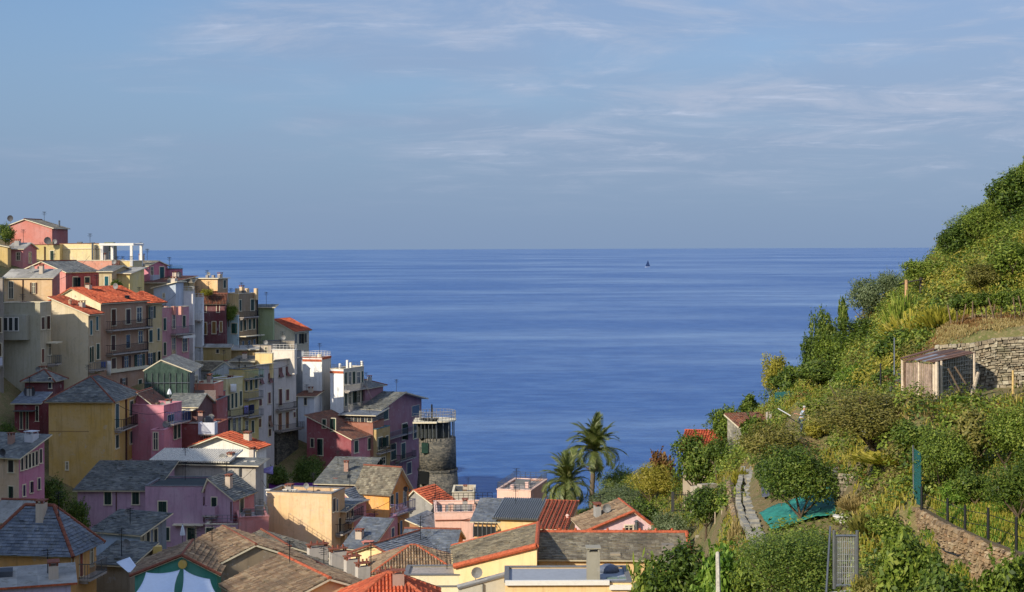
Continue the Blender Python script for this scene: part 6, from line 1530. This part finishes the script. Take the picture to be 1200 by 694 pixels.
# teal netting spread over the vegetable bed
tn = N('teal_netting'); nn = tn.noise(tn.pos(), 3, 4); tn.set(Base_Color=tn.mix(tn.maprange(nn.outputs[0], .3, .7, 0, 1), srgb(28,106,96), srgb(52,148,130)), Roughness=.75); tn.bump(nn.outputs[0], .4, .1); TEALM = tn.mat
def drape(name, quad, mat, label, cat, lift=.25, n=26, amp=.12, holes=None):
    W_ = [P(*q) for q in quad]; X = np.zeros((n, n, 3)); 
    for i in range(n):
        for j in range(n):
            s, t_ = i / (n - 1), j / (n - 1); p = W_[0].lerp(W_[1], s).lerp(W_[3].lerp(W_[2], s), t_); zz = p.z + amp * (math.sin(s * 9 + t_ * 4) * .5 + math.sin(t_ * 13 - s * 5) * .3) - .25 * math.sin(math.pi * s) * math.sin(math.pi * t_)
            X[i, j] = (p.x, p.y, gz(p.x, p.y) + .2 + .05 * math.sin(s * 7 + t_ * 3) + .04 * math.sin(t_ * 9 - s * 4) + random.uniform(-.02, .02) - .04 * (abs(math.sin(p.x * 2.1 + p.y)) > .8))
    Q = np.stack([X[:-1, :-1], X[1:, :-1], X[1:, 1:], X[:-1, 1:]], 2).reshape(-1, 4, 3)
    me = quads_mesh(name, Q, mat)
    import bmesh; bm = bmesh.new(); bm.from_mesh(me); bmesh.ops.remove_doubles(bm, verts=bm.verts, dist=1e-4); bm.to_mesh(me); bm.free(); me.polygons.foreach_set('use_smooth', [True] * len(me.polygons))
    o = obj(name, me); s_ = o.modifiers.new('t', 'SOLIDIFY'); s_.thickness = .02; return tag(o, label, cat)
drape('teal_net', [(889,613,78),(974,598,79),(980,626,72),(904,638,72.5)], TEALM, 'teal green netting sheet spread under the round citrus tree', 'netting')
drape('teal_net', [(1026,684,46),(1054,681,46),(1060,704,43),(1022,704,43)], TEALM, 'scrap of teal netting at the very bottom edge below the bushes', 'netting')
o = drape('ground_sheet', [(890,577,91),(926,574,92),(940,600,82),(893,600,82)], plain('dark_groundsheet', (84,88,98), .8), 'dark grey ground sheet between stone path and round citrus', 'ground sheet')
o = drape('ground_sheet', [(1000,522,79),(1052,524,78),(1060,540,74),(1012,538,74)], plain('dark_groundsheet', (84,88,98), .8), 'grey ground sheet in the shade of the wide olive tree', 'ground sheet')
def things_from(mbs, name, label, cat, mats=None, group=None, origin=None):
    r = empty(name, origin or (0, 0, 0), 0, label, cat, group)
    for nm, mb_, mt in mbs:
        if origin is not None: mb_.v = [tuple(Vector(v) - Vector(origin)) for v in mb_.v]
        mb_.build(nm, mt, r)
    return r
g = MB(); g.tube([P(890,612,77.6), P(935,602,79), P(976,594,79.5)], .07, 6); tag(g.build('plank', wood_mat((170,150,128))), 'pale plank edging the upper side of the teal netting', 'plank')
# shed
p0 = P(1057, 462, 70.0); 
A_ = P(1057,421,71); B_ = P(1097,424,66.8); C_ = P(1141,414,69.6); D_ = P(1098,409,73)
gzb = 38.0
org = Vector((B_.x, B_.y, gzb)); sh = empty('shed', org, 0, 'rickety tin roofed shed with plank side and wire netted front', 'shed')
def L3(v): return Vector(v) - org
roof = MB(); rg = random.Random(2)
n = 9
for i in range(n):
    a0 = A_.lerp(B_, i / n); a1 = A_.lerp(B_, (i + 1.06) / n); b0 = D_.lerp(C_, i / n); b1 = D_.lerp(C_, (i + 1.06) / n); dz = Vector((0, 0, rg.uniform(0, .1)))
    for (s0, s1) in ((-.06, .52), (.48, 1.05)):
        q = [L3(a0.lerp(b0, s0) + dz), L3(a1.lerp(b1, s0) + dz), L3(a1.lerp(b1, s1) + dz), L3(a0.lerp(b0, s1) + dz)]
        roof.slab(q, .04, rg.choice((0, 0, 1, 2)))
roof.build('roof', [plain('rusty_sheet', (112,82,66), .85, .1, .4, 3), plain('grey_sheet', (150,150,152), .5, .4), plain('tar_board', (84,66,60), .9)], sh)
pl_ = MB(); n = 17
for i in range(n):
    a = A_.lerp(B_, (i + .05) / n); b = A_.lerp(B_, (i + .05 + rg.uniform(.4, .75)) / n); q = L3(a); r_ = L3(b); h_ = A_.lerp(B_, i / n).z - gzb - rg.uniform(.05, .15)
    d_ = Vector((0, 0, 0)); pl_.slab([(q.x, q.y, 0), (r_.x, r_.y, 0), (r_.x, r_.y, h_), (q.x, q.y, h_)], .03, rg.choice((0, 1)))
pl_.build('plank_wall', [plain('old_plank', (112,88,70), .9, var=.45), plain('pale_plank', (168,146,128), .9, var=.4)], sh)
for nm, a, w_ in (('post', B_, .09), ('post', A_.lerp(B_, .93), .07), ('post', A_, .06), ('post', C_, .06), ('post', B_.lerp(C_, .12), .06), ('post', A_.lerp(B_, .5), .06)):
    g = MB(); q = L3(a); g.tube([(q.x, q.y - .05, -.3), (q.x, q.y - .05, a.z - gzb)], w_, 6); g.build(nm, plain('pale_post', (206,188,164), .9, var=.2), sh)
g = MB(); rgn = 22
for i in range(rgn + 1):
    a = B_.lerp(C_, i / rgn); q = L3(a); g.tube([(q.x, q.y, 0), (q.x, q.y, a.z - gzb - .05)], .013, 3, cap=False)
for k in range(10):
    z = .1 + k * .2; a = L3(B_); b = L3(C_); g.tube([(a.x, a.y, z), (b.x, b.y, z)], .013, 3, cap=False)
g.build('wire_net', plain('wire', (158,156,144), .7, .1), sh)
g = MB(); a, b, c, d = L3(A_) * 1, L3(B_), L3(C_), L3(D_)
g.slab([(d.x, d.y, 0), (c.x, c.y, 0), (c.x, c.y, 1.0), (d.x, d.y, 1.0)], .04); g.build('back_board', wood_mat((120,104,84)), sh)
def pole(px0, y0, D0, px1, y1, D1, r, label, name='pole', cat='pole', mat=None, group=None):
    g = MB(); a, b = P(px0, y0, D0), P(px1, y1, D1); g.v = []; g.tube([Vector((0, 0, 0)), b - a], [r, r * .85], 6)
    o = g.build(name, mat or wood_mat((176,160,136))); o.location = a; return tag(o, label, cat, group)
pole(1137, 469, 67.5, 1146, 437, 68.5, .09, 'leaning pale plank propped beside the netted shed side', 'plank', 'plank')
pole(1111, 432, 66.4, 1127, 463, 65.8, .05, 'upper of two dark sticks leaning on the netted shed side', 'stick', 'stick', bark())
pole(1119, 430, 67.2, 1133, 452, 66.6, .05, 'right one of two dark sticks leaning on the netted shed side', 'stick', 'stick', bark())
pole(1187, 462, 69, 1187, 434, 69, .06, 'yellowish upright post in front of the tall pale terrace wall', 'post', 'post', wood_mat((200,170,110)))
pole(1062, 362, 100, 1062, 328, 100, .12, 'thick tan trellis post on the ridge', 'post', 'post', wood_mat((190,150,110)))
pole(1079, 345, 101, 1079, 325, 101, .1, 'dark trellis post, middle of three on the ridge', 'post', 'post', bark((60,54,50)))
pole(1094, 340, 102, 1094, 320, 102, .08, 'dark trellis post, right of three on the ridge', 'post', 'post', bark((60,54,50)))
pole(1058, 332, 100, 1108, 322, 102, .05, 'thin rail lying across the trellis posts', 'rail', 'rail', bark((80,74,66)))
r = plant('mid', 1082, 345, 50, 302, 'leafy vine spread over the trellis on the ridge', 'grapevine', 'grapevine', None, 102, .45)
pole(1137, 300, 108, 1137, 284, 108, .06, 'slim pole among the bushes near the skyline', 'pole', 'pole')
pole(842, 700, 60, 841, 648, 62, .1, 'pale garden stake, left of two by the bright climber', 'stake', 'stake', wood_mat((186,178,160)))
pole(846, 640, 92, 846, 598, 92, .05, 'thin cane behind the low garden wall', 'cane', 'cane')
pole(838, 636, 94, 838, 600, 94, .05, 'thin cane at the round citrus in the lower garden', 'cane', 'cane')
pole(858, 640, 84, 858, 604, 84, .05, 'thin cane left of the stone path', 'cane', 'cane')
pole(836, 622, 93, 860, 622, 88, .035, 'horizontal wire rail tied to the garden canes', 'rail', 'rail')
pole(968, 700, 52, 973, 617, 54, .045, 'tall leaning pole left of the iron gate', 'pole', 'pole', METAL)
pole(1048, 440, 75, 1048, 396, 76, .04, 'thin pole standing in the dark bush above the shed', 'pole', 'pole', METAL)
pole(1032, 452, 73, 1032, 426, 73, .05, 'dark fence post left of the shed', 'post', 'post', DARKM)
# fence posts on the rubble wall
fl_ = ['black fence post at the left end of the rubble wall top', 'second black fence post from the teal net', 'third black fence post from the teal net', 'fourth black fence post from the teal net', 'black fence post nearest the right edge']
for (px, y0, y1, D_), lab in zip([(1080,602,570,57.5),(1110.5,622,584,54.2),(1131,630,592,52.4),(1158,640,595,50.4),(1191,654,606,48.6)], fl_):
    pole(px, y0, D_ , px, y1, D_, .055, lab, 'fence_post', 'fence post', DARKM, 'black posts along the rubble wall')
g = MB(); 
for dy in (6, 20):
    g.tube([P(1080,572+dy,57.5), P(1110.5,584+dy,54.2), P(1131,592+dy,52.4), P(1158,597+dy,50.4), P(1191,608+dy,48.6), P(1230,622+dy,47)], .012, 4)
tag(g.build('fence_wire', DARKM), 'two thin wires strung between the black fence posts', 'wire')
g = MB(); pts = [(1082,628,56),(1096,634,54.5),(1108,646,53),(1122,651,52),(1140,650,51),(1158,642,50),(1172,636,49.6)]
g.tube([P(*q) for q in pts], .04, 6); tag(g.build('hose', plain('black_hose', (40,40,42), .5)), 'black hose sagging across the face of the rubble wall', 'hose')
# teal net screen on post
def flat(name, pts, t, mat, label, cat, group=None):
    W_ = [P(*q) for q in pts]; o_ = W_[0].copy(); g = MB(); g.slab([w_ - o_ for w_ in W_], t); o = g.build(name, mat); o.location = o_; return tag(o, label, cat, group)
tm = N('net_screen'); tm.set(Base_Color=srgb(30,92,92), Roughness=.7); tm.b.inputs['Alpha'].default_value = .75
flat('net_screen', [(1070,590,58.6),(1079,592,58),(1079,531,58),(1071,526,58.6)], .02, tm.mat, 'tall narrow teal net screen at the left end of the fence', 'net screen')
pole(1071, 600, 58.6, 1070, 522, 58.6, .04, 'slim grey pole carrying the tall teal net screen', 'pole', 'pole', METAL)
flat('net_screen', [(908,473,110),(930,470,108),(930,458,108),(908,460,110)], .02, tm.mat, 'dark teal screen at the sea edge above the man', 'net screen')
# iron gate
ga = empty('iron_gate', P(989, 686, 51), 0, 'rusty grey iron bar gate standing in the scrub at the bottom', 'gate'); o0 = Vector(ga.location)
fr = MB(); a, b, c, d = [P(x, y, 51) - o0 for x, y in ((979,686),(1003,686),(1003,628),(979,628))]
for q in ((a, b), (b, c), (c, d), (d, a)): fr.tube(q, .045, 6)
fr.build('gate_frame', METAL, ga); ba = MB()
for i in range(1, 11):
    ba.tube([a.lerp(b, i / 11), d.lerp(c, i / 11)], .016, 4)
for i in range(1, 8): ba.tube([a.lerp(d, i / 8), b.lerp(c, i / 8)], .01, 4)
ba.build('gate_bars', plain('galvanised', (164,166,164), .5, .5), ga)
for s_, x in ((0, 977.5), (1, 1004.5)):
    g = MB(); p = P(x, 690, 51) - o0; g.tube([p, P(x, 622, 51) - o0], .06, 6); g.build('gate_post', METAL, ga)
flat('concrete_step', [(972,694,51.5),(1003,690,52.5),(1003,696,49.5),(968,702,49.5)], .25, plain('pale_concrete', (190,182,168), .9), 'pale concrete step in front of the iron gate', 'step')
# stack by the gate
st = empty('basin', P(988, 612, 66), 0, 'white enamel basin on stones above the iron gate', 'basin'); g = MB(); k = 66 / F
g.tube([(0, 0, 0), (0, 0, .25)], [.3, .42], 12); g.build('bowl', MW, st); g = MB(); g.tube([(0, 0, .25), (0, 0, .30)], [.46, .46], 12); g.build('rim', MW, st)
# gate pillar, small gate near the palms
pl2 = flat('gate_pillar', [(809,601,103),(817,601,102.6),(817,570,102.6),(809,570,103)], .45, plaster((170,158,132), 2), 'weathered square gate pillar on the path above the long roof', 'pillar')
flat('gate_pillar', [(787,600,105),(790,600,105),(790,577,105),(787,577,105)], .2, plain('dark_post', (60,60,60), .8), 'dark post on the left side of the little path gate', 'post')
g = MB(); o_ = P(791, 600, 104.6)
for i in range(8): g.tube([P(791 + i * 2.4, 600, 104.5) - o_, P(791 + i * 2.4, 577, 104.5) - o_], .02, 4)
for y in (598, 580): g.tube([P(790, y, 104.5) - o_, P(809, y, 104.5) - o_], .03, 4)
o = g.build('little_gate', DARKM); o.location = o_; tag(o, 'low dark bar gate beside the weathered gate pillar', 'gate')
flat('wall_slab', [(817,572,102.7),(836,571,103.5),(836,566,103.5),(817,567,102.7)], .5, plaster((170,158,132), 2), 'short concrete wall slab running right from the gate pillar', 'wall')
# hidden house with the orange roof
h = House('small garden house whose orange roof shows above the dark evergreens', 117, 852, 530, 560, 14, (170,150,120), x0=800, d=4, roof=dict(kind='sf', rise=.9, mat='orange', cap=True, ridge=TERRA, detail=True), group='garden buildings on the right slope', floor=True)
# ruined hut
h = House('ruined brown stone hut with rusty roof near the sea edge', 106, 905, 501, 515, -10, masonry('pale'), x0=868, d=3, roof=dict(kind='sf', rise=.5, mat='rust', cap=False, ov=.2), cat='hut', name='hut', group='garden buildings on the right slope')
g = MB(); o_ = P(901, 515, 104.5)
for x in (899, 903):
    g.tube([P(x, 516, 104.5) - o_, P(x, 483, 104.5) - o_], .09, 5)
for k in range(5): g.tube([P(899, 510 - k * 5, 104.5) - o_, P(903, 510 - k * 5, 104.5) - o_], .04, 4)
o = g.build('ladder', wood_mat((170,160,148))); o.location = o_; tag(o, 'pale wooden ladder like frame leaning by the ruined hut', 'ladder')
pole(867, 512, 104, 895, 494, 104, .06, 'dark sloping beam across the ruined hut front', 'beam', 'beam', bark())
# ---------------- man
def skin(name, pts, edges, rad, mat, parent, sub=2, root=0):
    me = bpy.data.meshes.new(name); me.from_pydata(pts, edges, []); me.materials.append(mat); o = obj(name, me, parent)
    s = o.modifiers.new('s', 'SKIN'); me.update()
    for i, r in enumerate(rad): 
        v = me.skin_vertices[0].data[i]; v.radius = (r, r) if not isinstance(r, tuple) else r; v.use_root = (i == root)
    u = o.modifiers.new('u', 'SUBSURF'); u.levels = u.render_levels = sub
    for p_ in me.polygons: p_.use_smooth = True
    s.use_smooth_shade = True
    return o
mp_ = P(939, 513, 87.6); mp_.z = gz(mp_.x, mp_.y)
man = empty('person', mp_, 0, 'man in pale blue shirt and grey trousers tending plants, back to the sea', 'person')
SK = plain('skin', (196,146,118), .6); TS = plain('grey_trousers', (96,106,118), .9); SHI = plain('pale_blue_shirt', (176,192,208), .9, var=.08)
# x right, y away; man faces right, slightly bent
J = dict(pel=(0,0,.93), ab=(.03,0,1.1), ch=(.1,0,1.33), nk=(.16,0,1.47), hd=(.21,0,1.56), ht=(.23,0,1.68),
 hl=(0,.1,.88), kl=(.05,.11,.49), al=(-.02,.11,.09), tl=(.14,.12,.04), hr=(0,-.1,.88), kr=(.0,-.12,.49), ar=(-.06,-.12,.09), tr=(.1,-.13,.04),
 sl=(.12,.19,1.4), el=(.26,.22,1.15), wl=(.47,.16,1.06), pl=(.55,.14,1.04), sr=(.1,-.19,1.4), er=(-.1,-.24,1.2), wr=(-.3,-.2,1.28), pr=(-.38,-.18,1.3))
names = list(J); R_ = dict(pel=.15, ab=.13, ch=.155, nk=.06, hd=.085, ht=.07, hl=.09, kl=.06, al=.04, tl=.035, hr=.09, kr=.06, ar=.04, tr=.035, sl=.06, el=.043, wl=.027, pl=.03, sr=.06, er=.043, wr=.027, pr=.03)
E = [('pel','ab'),('ab','ch'),('ch','nk'),('nk','hd'),('hd','ht'),('pel','hl'),('hl','kl'),('kl','al'),('al','tl'),('pel','hr'),('hr','kr'),('kr','ar'),('ar','tr'),('ch','sl'),('sl','el'),('el','wl'),('wl','pl'),('ch','sr'),('sr','er'),('er','wr'),('wr','pr')]
pts = [J[n] for n in names]; rad = [R_[n] for n in names]; ed = [(names.index(a), names.index(b)) for a, b in E]
for hand, sg in (('pl', 1), ('pr', -1)):
    hx = Vector(J[hand])
    for k in range(5):
        if k < 4: d1 = Vector((sg * (.045 + .006 * (1.5 - abs(k - 1.5))), (k - 1.5) * .02, -.012)); d2 = d1 * 1.75 + Vector((0, 0, -.03))
        else: d1 = Vector((sg * .02, -.045, -.015)); d2 = Vector((sg * .05, -.06, -.03))
        i = len(pts); pts += [tuple(hx + d1), tuple(hx + d2)]; rad += [.009, .008]; ed += [(names.index(hand), i), (i, i + 1)]
body = skin('body', pts, ed, rad, SK, man)
c_ = ['pel','ab','ch','sl','el','sr','er','nk']; lift = .022
skin('shirt', [J[n] if n != 'nk' else (.14,0,1.42) for n in c_], [(0,1),(1,2),(2,3),(3,4),(2,5),(5,6),(2,7)], [(R_[n] + lift) if n != 'nk' else .08 for n in c_], SHI, man)
c_ = ['pel','hl','kl','al','hr','kr','ar']
skin('trousers', [J[n] for n in c_], [(0,1),(1,2),(2,3),(0,4),(4,5),(5,6)], [R_[n] + .02 for n in c_], TS, man)
g = MB(); hd = Vector(J['hd']); g.tube([hd + Vector((-.03,0,.05)), hd + Vector((-.015,0,.13)), hd + Vector((0,0,.17))], [.1, .095, .04], 12); g.build('hair', plain('grey_hair', (190,186,180), .9), man, True)
g = MB(); g.tube([hd + Vector((.08,0,.03)), hd + Vector((.125,0,.0)), hd + Vector((.085,0,-.03))], [.012,.02,.012], 6); g.build('nose', SK, man)
for s_ in (-1, 1):
    g = MB(); e = hd + Vector((.085, s_ * .035, .04)); g.tube([e - Vector((.008,0,0)), e + Vector((.008,0,0))], .012, 6); g.build('eye', plain('eye_dark', (30,26,24), .3), man)
    for k in (0,):
        g = MB(); f0 = Vector(J['al' if s_ > 0 else 'ar']); g.tube([f0 + Vector((-.07,0,-.05)), f0 + Vector((.05,0,-.05)), f0 + Vector((.2,0,-.06))], [.045,.05,.035], 8); g.build('shoe', DARKM, man)
pole(948, 512, 86.9, 947, 486, 86.9, .035, 'yellowish stake right beside the standing man', 'stake', 'stake', wood_mat((206,196,130)))
pole(912, 479, 100, 926, 487, 92, .04, 'white pipe lying through the bush left of the man', 'pipe', 'pipe', MW)
# ---------------- sailing boat far out
bx = P(759, 314, 3400); bt = empty('sailboat', (bx.x, 3400, 0), RAD(20), 'tiny sailing boat far out on the open sea', 'sailboat'); Lb = 13
g = MB(); sec = [(-.5,.6,1.1),(-.3,.95,1.2),(0,1.0,1.2),(.3,.75,1.3),(.5,.03,1.6)]
rows = [[(Lb*a, -2*b, c), (Lb*a*.95, -1.5*b, .1), (Lb*a*.92, 0, -.6), (Lb*a*.95, 1.5*b, .1), (Lb*a, 2*b, c)] for a, b, c in sec]
for r0, r1 in zip(rows, rows[1:]):
    for i in range(4): g.face([r0[i], r1[i], r1[i+1], r0[i+1]])
    g.face([r0[0], r0[4], r1[4], r1[0]])
g.face(rows[0]); g.build('hull', plain('hull_white', (236,240,246), .4), bt)
g = MB(); g.tube([(1, 0, 1), (1, 0, 17)], .14, 6); g.build('mast', METAL, bt)
g = MB(); g.slab([(.8, .1, 2.2), (-5.2, .9, 2.3), (.8, .1, 16.4)], .05); g.build('mainsail', plain('navy_sail', (34,60,104), .8), bt)
g = MB(); g.slab([(1.3, .1, 15.5), (6.2, -.3, 1.6), (1.6, .9, 2.2)], .05); g.build('jib', plain('navy_sail', (34,60,104), .8), bt)
# ---------------- parasols, awnings, laundry
def parasol(px, yb, yt, D, label):
    a = P(px, yb, D); h_ = P(px, yt, D).z - a.z; r = empty('closed_parasol', a, 0, label, 'parasol')
    g = MB(); g.tube([(0,0,-.6),(0,0,h_)], .035, 6); g.build('pole', METAL, r); g = MB()
    n = 14; zs = [h_ * .22, h_ * .4, h_ * .7, h_ * .97]; rr = [.26, .24, .15, .03]
    for (z0, r0), (z1, r1) in zip(zip(zs, rr), list(zip(zs, rr))[1:]):
        for i in range(n):
            k0, k1 = (1 if i % 2 else .7), (1 if (i + 1) % 2 else .7); A0, A1 = 6.283 * i / n, 6.283 * (i + 1) / n
            g.face([(math.cos(A0)*r0*k0, math.sin(A0)*r0*k0, z0), (math.cos(A1)*r0*k1, math.sin(A1)*r0*k1, z0), (math.cos(A1)*r1*k1, math.sin(A1)*r1*k1, z1), (math.cos(A0)*r1*k0, math.sin(A0)*r1*k0, z1)])
    g.build('canopy', plain('white_cloth', (220,226,232), .9, var=.05), r)
parasol(214, 631, 614, 143.5, 'closed white parasol on the terrace of the lilac house')
parasol(198.5, 464, 455, 163, 'tiny closed white parasol near the netted gable')
def cloth(name, quad, mat, label, cat, sag=.35, n=14, th=.02, group=None, curve=.0):
    W_ = [P(*q) for q in quad]; o_ = sum(W_, Vector()) / 4; X = np.zeros((n, n, 3))
    for i in range(n):
        for j in range(n):
            s, t_ = i / (n - 1), j / (n - 1)
            ss = .5 + (s - .5) * (1 - curve * 4 * t_ * (1 - t_)); tt = .5 + (t_ - .5) * (1 - curve * 4 * s * (1 - s))
            p = W_[0].lerp(W_[1], ss).lerp(W_[3].lerp(W_[2], ss), tt); X[i, j] = p - o_; X[i, j, 2] -= sag * math.sin(math.pi * s) * math.sin(math.pi * t_)
    Q = np.stack([X[:-1, :-1], X[1:, :-1], X[1:, 1:], X[:-1, 1:]], 2).reshape(-1, 4, 3); me = quads_mesh(name, Q, mat)
    import bmesh; bm = bmesh.new(); bm.from_mesh(me); bmesh.ops.remove_doubles(bm, verts=bm.verts, dist=1e-4); bm.to_mesh(me); bm.free(); me.polygons.foreach_set('use_smooth', [True] * len(me.polygons))
    o = obj(name, me); o.location = o_; s_ = o.modifiers.new('t', 'SOLIDIFY'); s_.thickness = th; return tag(o, label, cat, group)
WC = plain('white_canvas', (214,222,232), .85, var=.05)
cloth('shade_sail', [(171,671,92),(211,668,93),(206,706,86),(150,704,86)], WC, 'left white shade sail in front of the teal gabled house', 'shade sail', .25, curve=.16, group='white shade sails')
cloth('shade_sail', [(215,667,93),(246,679,92),(262,704,86),(206,712,86)], WC, 'right white shade sail in front of the teal gabled house', 'shade sail', .25, curve=.16, group='white shade sails')
cloth('awning', [(136,659,110),(152,653,111),(164,669,108),(150,671,107)], WC, 'small white awning hung over the alley left of the shade sails', 'awning', .15)
cloth('awning', [(315,566,196),(375,566,196),(372,578,192),(315,576,192)], plain('purple_canvas', (96,34,104), .85), 'purple awning in the dark square behind the long beige box', 'awning', .2)
BLU = plain('blue_cloth', (50,80,160), .9)
cloth('laundry', [(117,424,183.5),(124,424,183.5),(124,431,183.4),(117,431,183.4)], BLU, 'bright blue towel on the rail of the blank beige house', 'laundry', 0, 4)
cloth('laundry', [(125,423,184.5),(130,423,184.5),(130,440,184.4),(125,440,184.4)], MW, 'white sheet hanging beside the bright blue towel', 'laundry', 0, 4)
cloth('laundry', [(270,450,201.0),(277,450,202.0),(277,460,201.9),(270,460,200.9)], MW, 'white sheet hanging over the pale yellow house with green shutters', 'laundry', 0, 4)
cloth('laundry', [(286,476,205.2),(291,475,206.2),(291,486,206.2),(286,487,205.2)], plain('lilac_cloth', (150,140,196), .9), 'lilac towel on the mustard house balcony', 'laundry', 0, 4)
cloth('laundry', [(292,475,206.4),(298,474,207.4),(298,484,207.4),(292,486,206.4)], plain('navy_cloth', (36,40,70), .9), 'navy towel right of the lilac towel', 'laundry', 0, 4)
cloth('laundry', [(306,550,160),(320,546,160),(320,556,159.6),(307,554,159.6)], plain('lilac_cloth', (150,140,196), .9), 'pale lilac sheet strung in the alley right of the white gable', 'laundry', 0, 4)
cloth('laundry', [(250,456,205),(262,455,205),(262,460,205),(250,461,205)], plain('cream_cloth', (236,220,180), .9), 'cream cloths on the line below the white curved front', 'laundry', .1, 4)
